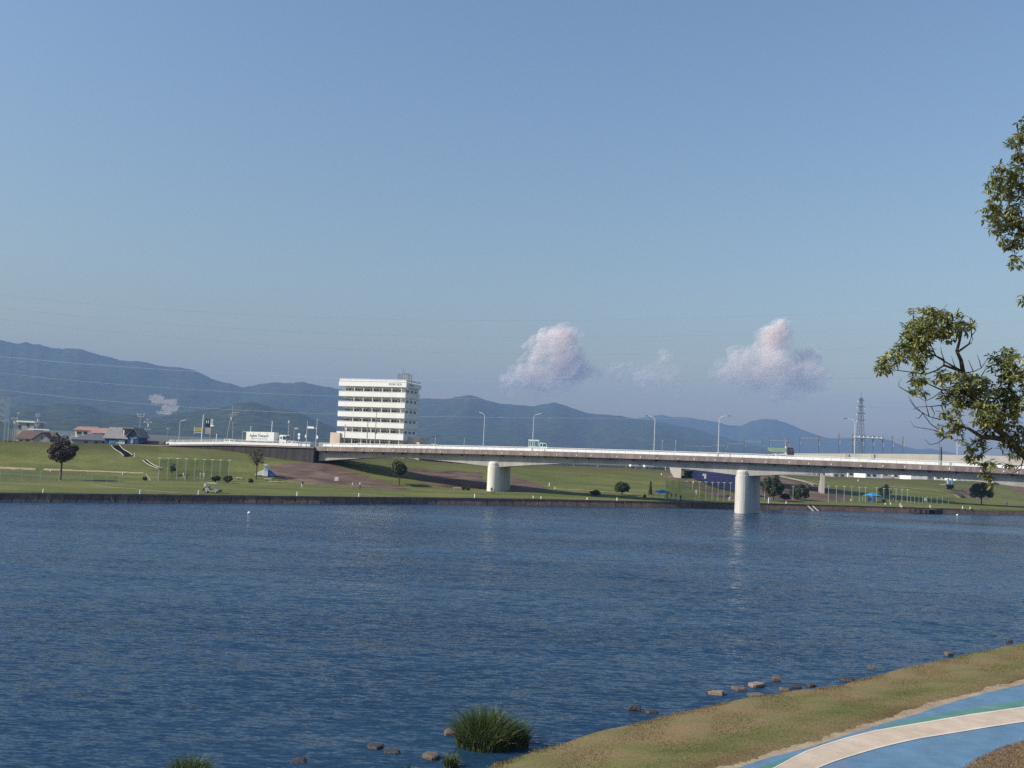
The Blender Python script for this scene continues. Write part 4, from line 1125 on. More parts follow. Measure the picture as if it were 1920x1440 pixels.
road_pole(643.5, 795, BW + 1.2, 'utility pole with a crossarm in front of the left end of the white apartment block', 'utility_pole', 0.13, 'wood_dark',
          lambda e, h: [MB().bar((-0.1, 0, h * .72), (1.5, 0, h * .68), 0.1).build('crossarm', M['white'], e), MB().box((0.4, 0, h * .8), (0.35, 0.35, 0.7)).build('transformer', M['white'], e)], 'utility pole')
road_pole(686, 790, BW + 1.2, 'utility pole in front of the middle of the white apartment block', 'utility_pole', 0.14, 'wood_dark',
          lambda e, h: [MB().bar((-1.6, 0, h * .75), (0.2, 0, h * .75), 0.12, 0.2).build('crossarm', M['dark'], e)], 'utility pole')
road_pole(703, 772, BW + 1.2, 'tallest thin pole in front of the white apartment block', 'utility_pole', 0.12, 'wood_dark', lambda e, h: MB().box((0.2, 0, h * .42), (0.3, 0.3, 0.5)).build('control_box', M['dark'], e), 'utility pole')
road_pole(817, 816, BW + 3, 'utility pole with a slanting bracket right of the apartment block', 'utility_pole', 0.12, 'wood_dark',
          lambda e, h: [MB().bar((-2.6, 0, h - 1.0), (0.3, 0, h - 0.1), 0.1).build('brace', M['dark'], e), MB().bar((-.9, 0, h - .5), (.9, 0, h - .5), 0.1).build('crossarm', M['dark'], e)], 'utility pole')
road_pole(870.5, 822, BW + 3, 'short thin pole behind the bridge railing right of the apartment block', r=0.07, m='lamp')
road_pole(1762, 818, 0.6, 'thin dark pole on the near railing beside the hanging leaves', r=0.08, m='steel_dark', extra=lambda e, h: MB().ball((0, 0, h), 0.1).build('finial', M['steel_dark'], e))
road_pole(1765, 838, 0.9, 'short fat dark post on the near railing beside the thin pole', 'bollard', 0.17, 'dark', None, 'post')

# ------------------------------------------------------------------ vehicles
_wheel = MB().tube([(0, -0.12, 0), (0, 0.12, 0)], [0.32, 0.32], 14).mesh('wheel', [M['black']], True)
_hub = MB().tube([(0, -0.13, 0), (0, 0.13, 0)], [0.17, 0.17], 10).mesh('rim', [M['steel']], True)
def wheel(par, x, y, r=0.32):
    o = link_mesh('wheel', _wheel, None, par, (x, y, r)); o.scale = (r / 0.32,) * 3
    h = link_mesh('rim', _hub, None, o)
    return o
def car(loc, rz, label, body, L_=4.4, w_=1.7, h_=1.5, style='sedan', name='car'):
    e = empty(name, loc, rz, label, 'car')
    hx = L_ / 2; b0 = 0.22; sh = h_ * 0.56
    if style == 'sedan':
        prof = [(-hx, b0), (hx, b0), (hx, 0.62), (hx * 0.92, sh * 0.92), (hx * 0.42, sh), (-hx * 0.75, sh), (-hx, sh * 0.95)]
        cab = [(-hx * 0.72, sh), (hx * 0.40, sh), (hx * 0.12, h_), (-hx * 0.42, h_)]
    else:
        prof = [(-hx, b0), (hx, b0), (hx, 0.70), (hx * 0.95, sh), (hx * 0.62, sh * 1.02), (-hx, sh * 1.02)]
        cab = [(-hx * 0.98, sh), (hx * 0.66, sh), (hx * 0.36, h_), (-hx * 0.92, h_)]
    MB().xprism(prof, -w_ / 2, w_ / 2).build('body', body, e)
    MB().xprism(cab, -w_ / 2 + 0.10, w_ / 2 - 0.10).build('cabin', body, e)
    for sy in (-1, 1):
        y_ = sy * (w_ / 2 - 0.085)
        def sh_(poly, k): 
            cx = sum(p[0] for p in poly) / len(poly); cz = sum(p[1] for p in poly) / len(poly)
            return [(cx + (p[0] - cx) * k, cz + (p[1] - cz) * k * 0.95) for p in poly]
        cxm = (cab[0][0] + cab[1][0]) / 2
        left = [cab[0], (cxm - 0.05, cab[0][1]), (cxm - 0.05, h_), cab[3]]
        rgt = [(cxm + 0.05, cab[0][1]), cab[1], cab[2], (cxm + 0.05, h_)]
        for q in (left, rgt): MB().xprism(sh_(q, 0.80), y_ - 0.02, y_ + 0.02).build('side_window', M['glass'], e)
    a, b = cab[1], cab[2]
    MB().add([(a[0] + .02, -w_ / 2 + .2, a[1] + .04), (a[0] + .02, w_ / 2 - .2, a[1] + .04), (b[0] + .03, w_ / 2 - .25, b[1] - .05), (b[0] + .03, -w_ / 2 + .25, b[1] - .05)], [(0, 1, 2, 3)]).build('windscreen', M['glass'], e)
    for sx in (-0.62, 0.62):
        for sy in (-1, 1): wheel(e, hx * sx, sy * (w_ / 2 - 0.1), 0.31)
    for sy in (-1, 1):
        MB().box((hx, sy * (w_ / 2 - .3), 0.62), (0.05, 0.34, 0.16)).build('headlight', M['white'], e)
        MB().box((-hx, sy * (w_ / 2 - .25), 0.72), (0.05, 0.25, 0.16)).build('tail_light', M['red'], e)
    return e
def on_road(px, n):
    best = min(np.arange(-165, 180, 0.25), key=lambda q: abs(to_px(BP(q, n, deck_z(q) + 1))[0] - px))
    return BP(best, n, deck_z(best) - 0.018 if best > S_AB else deck_z(best) + 0.002), best
def put_car(px, n, label, body, flip=False, **k):
    p, s = on_road(px, n)
    return car(p, YAW + (math.pi if flip else 0), label, body, **k)
M['car_white'] = mat('car_white', (0.78, 0.78, 0.77), 0.25, 0.05, 2.0)
M['car_silver'] = mat('car_silver', (0.42, 0.44, 0.46), 0.25, 0.06, 2.0, metallic=0.5)
put_car(436, 4.2, 'white estate car on the approach road under the leaning double pole', M['car_white'], L_=4.6, h_=1.5, style='wagon')
put_car(325, 6.0, 'small white car behind the left end of the guard rail', M['car_white'], L_=3.9, h_=1.45, style='sedan')
put_car(551, 4.4, 'small white hatchback just ahead of the trailer truck', M['car_white'], L_=3.7, h_=1.5, style='wagon')
put_car(676, 7.8, 'white car on the bridge in front of the apartment block', M['car_white'], L_=4.4, h_=1.45, flip=True)
put_car(813, 8.2, 'white sedan on the bridge right of the apartment block', M['car_white'], L_=4.4, h_=1.45, flip=True)
put_car(1458, 4.6, 'white sedan on the bridge right of the pier standing in water', M['car_white'], L_=4.6, h_=1.4)
# trailer truck
def text_mesh(body, size, m, name='lettering'):
    cu = bpy.data.curves.new('t', 'FONT'); cu.body = body; cu.size = size; cu.align_x = 'CENTER'; cu.align_y = 'CENTER'; cu.extrude = 0.008
    o = bpy.data.objects.new('t', cu); C.objects.link(o)
    bpy.context.view_layer.update()
    me = bpy.data.meshes.new_from_object(o.evaluated_get(bpy.context.evaluated_depsgraph_get()))
    bpy.data.objects.remove(o); me.materials.clear(); me.materials.append(m); me.name = name
    return me
def trailer_truck():
    pa, sa = on_road(465, 4.6); pb, sb = on_road(541, 4.6)
    L_ = (pb - pa).length; mid = BP((sa + sb) / 2, 4.6, deck_z((sa + sb) / 2))
    e = empty('trailer_truck', mid + Vector((0, 0, 0.0)), YAW, 'white articulated truck with dark lettering on its box trailer', 'truck')
    slope = math.atan2(deck_z(sb) - deck_z(sa), sb - sa)
    e.rotation_euler = (0, -slope, YAW)
    x0 = -L_ / 2; bl = L_ * 0.70
    H = 3.75
    bx = MB().box((x0 + bl / 2, 0, (H + 1.15) / 2), (bl, 2.45, H - 1.15)).build('trailer_box', M['white'], e)
    for q in range(1, 4): MB().box((x0 + bl * q / 4, -1.235, (H + 1.15) / 2), (0.05, 0.03, H - 1.3)).build('panel_seam', M['lamp'], bx)
    MB().box((x0 + bl / 2, -1.24, 1.2), (bl, 0.05, 0.14)).build('side_rail', M['lamp'], bx)
    MB().box((x0 + bl / 2 + 1.2, 0, 0.98), (bl + 1.8, 1.1, 0.3)).build('chassis', M['dark'], e)
    cx = L_ / 2 - 1.05
    cab = MB().xprism([(cx - 1.05, 0.65), (cx + 1.05, 0.65), (cx + 1.1, 1.7), (cx + 0.92, 2.85), (cx + 0.5, 3.05), (cx - 1.05, 3.05)], -1.2, 1.2).build('cab', M['white'], e)
    MB().xprism([(cx + 0.0, 1.75), (cx + 0.95, 1.75), (cx + 0.8, 2.7), (cx + 0.0, 2.7)], -1.225, -1.19).build('side_window', M['glass'], cab)
    MB().xprism([(cx - 0.75, 1.9), (cx - 0.3, 1.9), (cx - 0.3, 2.55), (cx - 0.75, 2.55)], -1.225, -1.19).build('side_window', M['glass'], cab)
    MB().add([(cx + 1.11, -1.05, 1.75), (cx + 1.11, 1.05, 1.75), (cx + 0.95, 1.0, 2.8), (cx + 0.95, -1.0, 2.8)], [(0, 1, 2, 3)]).build('windscreen', M['glass'], cab)
    MB().box((cx + 0.7, -1.45, 2.3), (0.12, 0.25, 0.7)).build('mirror', M['dark'], cab)
    for x in (x0 + 1.2, x0 + 2.4, x0 + bl - 0.2, cx + 0.25):
        for sy in (-1, 1): wheel(e, x, sy * 1.05, 0.5)
    t = link_mesh('lettering', text_mesh('Agetsu Transport', 1.05, M['dark']), None, bx, (x0 + bl * 0.47, -1.25, 2.65)); t.rotation_euler = (math.pi / 2, 0, 0)
    t.scale = (0.80, 1.05, 1)
    MB().box((x0 + bl * 0.47, -1.245, 1.82), (bl * 0.55, 0.02, 0.16)).build('stripe', M['wall_grey'], bx)
    return e
trailer_truck()
# mint truck with an open frame body
p, s = on_road(1010, 4.6)
e = empty('utility_truck', p, YAW, 'mint white truck with an open frame behind its cab on the bridge', 'truck')
MB().box((-0.2, 0, 0.8), (5.0, 1.8, 0.35)).build('chassis', M['mint'], e)
fr = MB()
for x in (-2.4, -1.0, 0.1):
    for y in (-0.85, 0.85): fr.bar((x, y, 0.9), (x, y, 2.95), 0.12)
for y in (-0.85, 0.85): fr.bar((-2.5, y, 2.9), (0.2, y, 2.9), 0.25); fr.bar((-2.4, y, 1.2), (0.1, y, 1.2), 0.3)
fr.box((-1.15, 0, 3.0), (2.9, 1.9, 0.16))
fr.build('frame', M['mint'], e)
cabm = MB().xprism([(0.45, 0.6), (2.45, 0.6), (2.5, 1.3), (2.1, 2.35), (0.45, 2.4)], -0.9, 0.9).build('cab', M['mint'], e)
for q in ([(0.65, 1.45), (1.15, 1.45), (1.15, 2.2), (0.65, 2.2)], [(1.35, 1.45), (2.3, 1.45), (2.02, 2.2), (1.35, 2.2)]):
    MB().xprism(q, -0.92, -0.89).build('side_window', M['glass'], cabm)
MB().add([(2.47, -.75, 1.4), (2.47, .75, 1.4), (2.14, .7, 2.28), (2.14, -.7, 2.28)], [(0, 1, 2, 3)]).build('windscreen', M['glass'], cabm)
for x in (-1.7, 1.7):
    for sy in (-1, 1): wheel(e, x, sy * 0.8, 0.38)
# green loaded truck behind the white sedan
p, s = on_road(1459, 8.0)
e = empty('dump_truck', p, YAW + math.pi, 'dark cabbed truck with a green load bed on the far lane of the bridge', 'truck')
MB().box((0.4, 0, 2.35), (4.4, 2.2, 1.0), taper=0.96).build('load_bed', M['green_paint'], e)
MB().box((0, 0, 0.95), (6.8, 1.2, 0.35)).build('chassis', M['dark'], e)
cb = MB().xprism([(-3.6, 0.7), (-2.0, 0.7), (-2.0, 3.0), (-3.3, 3.0), (-3.62, 2.0)], -1.1, 1.1).build('cab', M['dark'], e)
MB().xprism([(-3.35, 1.9), (-2.5, 1.9), (-2.5, 2.7), (-3.15, 2.7)], 1.09, 1.12).build('side_window', M['glass'], cb)
for x in (-2.7, 0.2, 1.6):
    for sy in (-1, 1): wheel(e, x, sy * 1.0, 0.48)

# ------------------------------------------------------------------ second bridge behind (beige wall)
Q0 = at(1262, 880, 303.0); Q1 = on_ground(1543, 926)
q_e = Vector((Q1.x - Q0.x, Q1.y - Q0.y, 0)).normalized(); q_n = Vector((-q_e.y, q_e.x, 0)); QL = (Vector((Q1.x, Q1.y, 0)) - Vector((Q0.x, Q0.y, 0))).length
Qb = Vector((Q0.x, Q0.y, 0))
fb = empty('far_bridge', Qb, 0, 'beige concrete walled bridge running behind the road bridge on the right', 'bridge')
_qx = [(1262, 859), (1400, 857), (1480, 850), (1600, 850.5), (1700, 851), (1850, 854), (1920, 857)]
def q_s(x):
    best = min(np.arange(-5, 260, 0.5), key=lambda q: abs(to_px(Qb + q_e * q + Vector((0, 0, 14)))[0] - x)); return float(best)
_qs = [q_s(x) for x, y in _qx]; _qz = [at(x, y, (Qb + q_e * sx).y).z for (x, y), sx in zip(_qx, _qs)]
def q_top(s): return float(np.interp(s, _qs, _qz))
qq = list(np.arange(0, 230, 4.0))
def qloft(prof, name, m):
    mb = MB(); secs = [[q_e * s + q_n * n + Vector((0, 0, z)) for n, z in prof(s)] for s in qq]; k = len(secs[0])
    fs = [(i * k + j, i * k + (j + 1) % k, (i + 1) * k + (j + 1) % k, (i + 1) * k + j) for i in range(len(secs) - 1) for j in range(k)]
    fs += [tuple(range(k - 1, -1, -1)), tuple((len(secs) - 1) * k + j for j in range(k))]
    mb.add([p for sc in secs for p in sc], fs); return mb.build(name, m, fb)
qloft(lambda s: [(0, q_top(s) - 2.4), (0.3, q_top(s) - 2.4), (0.3, q_top(s)), (0, q_top(s))], 'parapet_wall', M['concrete_beige'])
qloft(lambda s: [(9.7, q_top(s) - 2.4), (10, q_top(s) - 2.4), (10, q_top(s)), (9.7, q_top(s))], 'parapet_wall', M['concrete_beige'])
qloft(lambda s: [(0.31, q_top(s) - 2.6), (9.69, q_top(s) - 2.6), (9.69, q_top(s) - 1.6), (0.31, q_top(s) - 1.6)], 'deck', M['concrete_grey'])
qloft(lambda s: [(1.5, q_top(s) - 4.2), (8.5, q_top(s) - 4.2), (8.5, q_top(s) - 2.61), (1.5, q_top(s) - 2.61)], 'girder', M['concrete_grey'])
for s in (QL, QL + 75, QL + 150):
    b_ = q_e * s; zb = gz(*(Qb + b_).xy) if s == QL else -2
    for n_ in (0.9, 3.4):
        MB().box(b_ + q_n * (n_ + 1) + Vector((0, 0, (zb - 0.5 + q_top(s) - 4.2) / 2)), (1.25, 1.5, q_top(s) - 4.2 - zb + 0.5), math.atan2(q_e.y, q_e.x)).build('pier_column', M['concrete_grey'], fb)
    MB().box(b_ + q_n * 3.5 + Vector((0, 0, q_top(s) - 4.8)), (2.4, 7.2, 1.3), math.atan2(q_e.y, q_e.x)).build('pier_beam', M['concrete_grey'], fb)
mb = MB(); za = gz(Qb.x, Qb.y)
mb.xprism([(-1.2, 9.2), (2.6, 9.2), (2.6, 4.6), (0.6, 5.6), (-0.7, 7.4)], -0.4, 6.0)
mb.build('abutment', M['concrete_beige'], fb, None, math.atan2(q_e.y, q_e.x))
for x in (1587, 1633):
    s = q_s(x); MB().box(q_e * s + Vector((0, 0, q_top(s) - 0.7)) - q_n * 0.12, (1.2, 0.3, 1.3), math.atan2(q_e.y, q_e.x)).build('wall_post', M['concrete'], fb)

# navy panelled wall on the slope under it
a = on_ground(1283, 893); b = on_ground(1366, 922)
nv = empty('panel_wall', (a.x, a.y, 0), 0, 'navy blue boarded wall under the beige bridge, shade put into its colour', 'wall')
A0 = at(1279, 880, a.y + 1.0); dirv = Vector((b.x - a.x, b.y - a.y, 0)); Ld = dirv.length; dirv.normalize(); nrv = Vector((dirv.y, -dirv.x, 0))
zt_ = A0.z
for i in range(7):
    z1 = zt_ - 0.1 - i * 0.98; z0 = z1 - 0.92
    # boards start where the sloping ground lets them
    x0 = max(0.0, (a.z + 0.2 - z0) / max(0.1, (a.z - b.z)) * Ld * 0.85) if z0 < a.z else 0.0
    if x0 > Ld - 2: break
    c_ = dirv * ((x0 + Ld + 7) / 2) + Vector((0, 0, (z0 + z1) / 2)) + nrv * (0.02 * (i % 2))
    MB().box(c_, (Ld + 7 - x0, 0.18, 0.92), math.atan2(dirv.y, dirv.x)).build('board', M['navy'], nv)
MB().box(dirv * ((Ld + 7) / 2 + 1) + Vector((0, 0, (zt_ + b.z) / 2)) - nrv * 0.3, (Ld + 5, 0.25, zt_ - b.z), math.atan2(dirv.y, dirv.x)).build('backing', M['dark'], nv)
c_ = at(1323, 893, a.y + (b.y - a.y) * 0.5 - 0.6)
MB().box(c_ - Vector(nv.location), (0.9, 0.08, 1.5)).build('sign_plate', M['white'], nv)
MB().box(c_ - Vector(nv.location) + Vector((-0.65, 0, 0.45)), (0.55, 0.08, 0.6)).build('sign_plate', M['white'], nv)
MB().box(c_ - Vector(nv.location) + Vector((1.1, 0.1, -1.1)), (0.35, 0.25, 4.0)).build('post', M['teal'], nv)
# ------------------------------------------------------------------ apartment block
apt_c = at(755.5, 830, 285.0)                                        # front right corner
PSI = math.radians(19)
apt = empty('apartment_block', (apt_c.x, apt_c.y, PLAIN), -PSI, 'white seven storey apartment block with long balcony bands and a rooftop aerial frame', 'building')
FL = 23.0; FD = 10.5
def az_(y): return at(762, y, 285.0).z - PLAIN                      # local height of a photo row at that corner
# local frame: x from -FL (left end) to 0 along the facade, y = depth away from the viewer
bands = [(736.3, 745.6), (755.8, 765.3), (775.1, 784.8), (794.0, 803.8), (814.2, 825.8)]
top0, top1 = az_(726.2), az_(717.5)
core = MB().box((-FL / 2 + 0.4, FD / 2 + 1.15, az_(726) / 2), (FL - 1.6, FD - 2.3, az_(726))).build('wall', M['wall_white'], apt)
for (yt, yb) in bands:
    z1, z0 = az_(yt), az_(yb)
    b_ = MB()
    b_.box((-FL / 2, 0.12, (z0 + z1) / 2), (FL, 0.24, z1 - z0))
    b_.box((-0.12, FD / 2 + 0.1, (z0 + z1) / 2), (0.24, FD - 0.3, z1 - z0))
    b_.box((-FL + 0.12, 1.2, (z0 + z1) / 2), (0.24, 1.9, z1 - z0))
    bo = b_.build('balcony', M['wall_white'], apt)
    MB().box((-FL / 2, FD / 2, z0 - 0.08), (FL - 0.3, FD - 0.3, 0.2)).build('floor_slab', M['wall_white'], bo)
    c_ = MB().box((-FL / 2, 0.10, z1 + 0.06), (FL + 0.08, 0.34, 0.12)); c_.box((-0.10, FD / 2 + 0.2, z1 + 0.06), (0.34, FD - 0.3, 0.12))
    c_.build('coping', M['white'], bo)
rb = MB(); rb.box((-FL / 2, 0.1, (top0 + top1) / 2), (FL + 0.3, 0.3, top1 - top0)); rb.box((0.1, FD / 2 + 0.2, (top0 + top1) / 2), (0.3, FD - 0.1, top1 - top0))
rb.box((-FL / 2, FD / 2, top0 + 0.1), (FL, FD, 0.2)); rb.box((-FL - 0.02, FD / 2 + .2, (top0 + top1) / 2), (0.3, FD - 0.1, top1 - top0))
rb.build('roof_band', M['wall_white'], apt)
rr = MB(); zr_ = az_(712.3)
for k in range(30):
    x = -FL + FL * k / 29; rr.bar((x, 0.15, top1), (x, 0.15, zr_), 0.06)
for k in range(12): rr.bar((0.1, 0.3 + (FD - .4) * k / 11, top1), (0.1, 0.3 + (FD - .4) * k / 11, zr_), 0.06)
rr.bar((-FL, 0.15, zr_), (0.1, 0.15, zr_), 0.12); rr.bar((0.1, 0.15, zr_), (0.1, FD, zr_), 0.12)
rr.box((-FL / 2, 0.15, (top1 + zr_) / 2), (FL, 0.05, (zr_ - top1) * 0.55)); rr.box((0.1, FD / 2, (top1 + zr_) / 2 + .1), (0.05, FD, (zr_ - top1) * 0.5))
rr.build('roof_railing', M['white'], apt)
_win = MB().box((0, 0, 0), (1.6, 0.12, 0.95)).mesh('window', [M['glass']]); _win2 = MB().box((0, 0, 0), (0.5, 0.12, 0.8)).mesh('window', [M['glass']])
_frm = MB(); _frm.box((0, -0.07, 0), (0.08, 0.04, 1.15)); _frm.box((0, -0.07, 0.6), (1.9, 0.08, 0.08)); _frm.box((0, -0.07, -0.6), (1.9, 0.08, 0.08))
_frm = _frm.mesh('frame', [M['white']])
lv_ = [(az_(726.2), az_(736.3))] + [(az_(bands[i][1]), az_(bands[i + 1][0])) for i in range(4)] + [(az_(825.8), az_(836))]
for fi, (zt2, zb2) in enumerate(lv_):
    zc_ = zb2 + 0.42
    for u in range(6):
        x = -FL + 2.5 + u * (FL - 3.6) / 6 + (0.0)
        wv = link_mesh('window', _win, None, apt, (x + 0.2, 1.16, zc_)); link_mesh('frame', _frm, None, wv)
        link_mesh('window', _win2, None, apt, (x + 1.95, 1.16, zc_ - 0.05))
        MB().box((x + 2.75, 0.70, (zt2 + zb2) / 2), (0.14, 0.9, zt2 - zb2)).build('partition', M['wall_white'], apt)
    for v_ in range(3): link_mesh('window', _win, None, apt, (-0.42, 2.4 + v_ * 2.9, zc_), math.pi / 2)
t = link_mesh('lettering', text_mesh('RIVER SIDE', 1.0, M['dark']), None, apt, (-3.6, -0.065, (top0 + top1) / 2 + 0.08)); t.rotation_euler = (math.pi / 2, 0, 0); t.scale = (0.92, 0.95, 1)
t = link_mesh('lettering', text_mesh('RIVER SIDE', 0.8, M['dark']), None, apt, (0.27, 3.4, (top0 + top1) / 2 + 0.05)); t.rotation_euler = (math.pi / 2, 0, math.pi / 2); t.scale = (0.8, 0.95, 1)
fr = MB()
for k, (x, h_) in enumerate(((-3.0, 2.2), (-1.4, 2.2), (-0.5, 2.0), (0.7 - 1.5, 2.0), (-4.4, 2.2), (-4.0, 2.1))):
    fr.bar((x, 3.2, top1), (x, 3.2, zr_ + h_), 0.16); fr.bar((x, 5.0, top1), (x, 5.0, zr_ + h_), 0.13)
fr.bar((-3.0, 3.2, zr_ + 2.1), (-1.4, 3.2, zr_ + 2.1), 0.35); fr.bar((-1.4, 3.2, zr_ + 2.0), (-0.5, 3.2, zr_ + 2.0), 0.3); fr.bar((-3.0, 3.2, zr_ + 0.5), (-1.4, 3.2, zr_ + 0.5), 0.3)
fr.bar((-2.4, 3.2, zr_ + 2.1), (-2.9, 3.2, zr_ + 3.9), 0.08); fr.bar((-2.4, 3.2, zr_ + 2.1), (-2.2, 3.2, zr_ + 3.0), 0.08)
fr.build('aerial_frame', M['steel_dark'], apt)
MB().box((-FL - 0.2, 3.5, az_(816) / 2), (3.4, 8.0, az_(817))).build('podium', M['wall_pink'], apt)
MB().box((1.0, 6.5, az_(818) / 2), (6.0, 6.5, az_(820))).build('podium', M['wall_pink'], apt)

# ------------------------------------------------------------------ houses behind the levee
def house(x0, x1, y_eave, y_ridge, Y, depth, label, wall, roof, kind='gable', yaw=0.0, win=(), over=0.5, base=PLAIN, ybot=None, axis='x'):
    pa = at(x0, y_eave, Y); pb = at(x1, y_eave, Y)
    W_ = pb.x - pa.x; zc_ = (pa.z + pb.z) / 2; zr_ = at((x0 + x1) / 2, y_ridge, Y).z
    e = empty('house', ((pa.x + pb.x) / 2, Y, base), yaw, label, 'house')
    ze = zc_ - base; zr_ -= base; hw = W_ / 2 - over
    wl_ = MB()
    if kind == 'gable' and axis == 'y':
        wl_.xprism([(-hw, 0), (hw, 0), (hw, ze), (0, zr_ - 0.25), (-hw, ze)], over, depth - over)
    else:
        wl_.box((0, depth / 2, ze / 2), (2 * hw, depth - 2 * over, ze))
    wl_.build('wall', wall, e)
    rf = MB(); th = 0.18
    if kind == 'hip':
        k = min(W_ * 0.32, depth * 0.5)
        vs = [(-W_ / 2, 0, ze), (W_ / 2, 0, ze), (W_ / 2, depth, ze), (-W_ / 2, depth, ze), (-W_ / 2 + k, depth / 2, zr_), (W_ / 2 - k, depth / 2, zr_)]
        rf.add(vs, [(0, 1, 5, 4), (1, 2, 5), (2, 3, 4, 5), (3, 0, 4), (3, 2, 1, 0)])
    elif kind == 'gable' and axis == 'x':
        rf.add([(-W_ / 2, 0, ze), (W_ / 2, 0, ze), (W_ / 2, depth / 2, zr_), (-W_ / 2, depth / 2, zr_), (W_ / 2, depth, ze), (-W_ / 2, depth, ze),
                (-W_ / 2, 0, ze - th), (W_ / 2, 0, ze - th), (W_ / 2, depth / 2, zr_ - th), (-W_ / 2, depth / 2, zr_ - th), (W_ / 2, depth, ze - th), (-W_ / 2, depth, ze - th)],
               [(0, 1, 2, 3), (3, 2, 4, 5), (6, 9, 8, 7), (9, 11, 10, 8), (0, 6, 7, 1), (5, 4, 10, 11), (1, 7, 8, 2), (2, 8, 10, 4), (0, 3, 9, 6), (3, 5, 11, 9)])
        g_ = MB(); g_.add([(s * hw, over, ze), (s * hw, depth - over, ze), (s * hw, depth / 2, zr_ - 0.3)] if False else [(hw, over, ze), (hw, depth - over, ze), (hw, depth / 2, zr_ - 0.25), (-hw, over, ze), (-hw, depth - over, ze), (-hw, depth / 2, zr_ - 0.25)], [(0, 1, 2), (5, 4, 3)])
        g_.build('gable', wall, e)
    elif kind == 'gable':
        rf.add([(-W_ / 2, 0, ze), (0, 0, zr_), (W_ / 2, 0, ze), (-W_ / 2, depth, ze), (0, depth, zr_), (W_ / 2, depth, ze),
                (-W_ / 2, 0, ze - th), (0, 0, zr_ - th), (W_ / 2, 0, ze - th), (-W_ / 2, depth, ze - th), (0, depth, zr_ - th), (W_ / 2, depth, ze - th)],
               [(0, 3, 4, 1), (1, 4, 5, 2), (6, 7, 10, 9), (7, 8, 11, 10), (0, 1, 7, 6), (1, 2, 8, 7), (0, 6, 9, 3), (2, 5, 11, 8), (3, 9, 10, 4), (4, 10, 11, 5)])
    else:
        rf.box((0, depth / 2, ze + 0.1), (W_, depth, max(0.2, zr_ - ze)))
    ro = rf.build('roof', roof, e)
    for (wx, wy, ww_, wh) in win:                                   # photo pixels relative to the front wall
        p = at(wx, wy, Y); sc = Y / F
        wv = MB().box((p.x - e.location.x, over - 0.04, p.z - base), (ww_ * sc, 0.12, wh * sc)).build('window', M['glass'], e)
        MB().box((p.x - e.location.x, over - 0.08, p.z - base - wh * sc / 2 - 0.06), (ww_ * sc + 0.2, 0.16, 0.1)).build('sill', wall, wv)
    return e, ro
h1, r1 = house(27, 92, 823, 808, 282, 9, 'brown roofed house with a cream front at the left end of the levee', M['wall_cream'], M['roof_brown'], 'gable', 0, [(50, 826, 8, 4), (38, 827, 6, 4)])
e = empty('house', (at(77, 825, 280).x, 280.0, PLAIN), 0.1, 'grey gable fronted annexe beside the brown roofed house', 'house')
zt2 = at(77, 810, 280).z - PLAIN; wv_ = 2.2
MB().xprism([(-2.4, 0), (2.4, 0), (2.4, zt2 - 2.0), (0, zt2 - 0.2), (-2.4, zt2 - 2.0)], 0.3, 8).build('wall', M['wall_grey'], e)
rf = MB()
for sx in (-1, 1): rf.add([(0, 0, zt2), (sx * 2.9, 0, zt2 - 2.3), (sx * 2.9, 8.2, zt2 - 2.3), (0, 8.2, zt2), (0, 0, zt2 - .2), (sx * 2.9, 0, zt2 - 2.5), (sx * 2.9, 8.2, zt2 - 2.5), (0, 8.2, zt2 - .2)], [(0, 1, 2, 3), (7, 6, 5, 4), (0, 4, 5, 1), (1, 5, 6, 2)])
rf.build('roof', M['roof_brown'], e)
MB().box((0, 0.26, zt2 - 1.6), (0.3, 0.1, 0.9)).build('vent', M['dark'], e)
MB().box((at(67, 805, 285).x - h1.location.x, 5.0, at(67, 805, 284).z - PLAIN), (6.3, 0.5, 0.35)).build('ridge_cap', M['white'], h1)
house(30, 66, 791, 788, 330, 8, 'flat roofed grey two storey block behind the brown roofed house', M['wall_grey'], M['wall_white'], 'flat', 0, [(35, 800, 5, 7), (51, 797, 4, 6)])
e = empty('tower_block', (at(-25, 800, 420).x, 420.0, PLAIN), 0.0, 'tall white tower block at the left edge behind the houses', 'building')
zt2 = at(0, 746, 420).z - PLAIN
MB().box((0, 5, zt2 / 2), (9.0, 10, zt2)).build('wall', M['wall_white'], e)
MB().box((0, 5, zt2 + 0.3), (9.4, 10.4, 0.6)).build('roof', M['white'], e)
for k in range(6):
    for j in range(3): MB().box((-2.6 + j * 2.6, -0.03, zt2 - 2.2 - k * 2.9), (1.4, 0.12, 1.3)).build('window', M['glass'], e)
for k in range(4): MB().box((5.4, 3, zt2 - 2.5 - k * 2.6), (1.8, 2.2, 0.9)).build('balcony', M['wall_white'], e)
house(137, 176, 806, 799.5, 300, 8, 'white walled house with a pinkish red roof in the row behind the levee', M['wall_cream'], M['roof_red'], 'gable', 0, [(147, 812, 8, 6), (159, 812, 7, 6)])
house(170, 202, 812, 802, 296, 8, 'low wing with a sloping pale red roof beside the big grey roofed house', M['wall_cream'], M['roof_red'], 'gable', 0.12)
house(130, 205, 825, 813.5, 284, 9, 'long single storey house with a dark grey hipped roof behind the levee', M['wall_grey'], M['roof_dark'], 'hip', 0.05, [(160, 829, 6, 4), (179, 829, 5, 5), (194, 829, 8, 5)])
hb, rb_ = house(192, 247, 822, 801, 281, 9, 'large house with a broad grey gabled roof and pale blue ground floor', M['wall_blue'], M['roof_grey'], 'gable', 0.0, [])
sc = 281 / F
def addpx(name, x, y, w_, h_, dy, m, par, Y=281):
    p = at(x, y, Y); return MB().box((p.x - par.location.x, dy, p.z - PLAIN), (w_ * sc, 0.14, h_ * sc)).build(name, m, par)
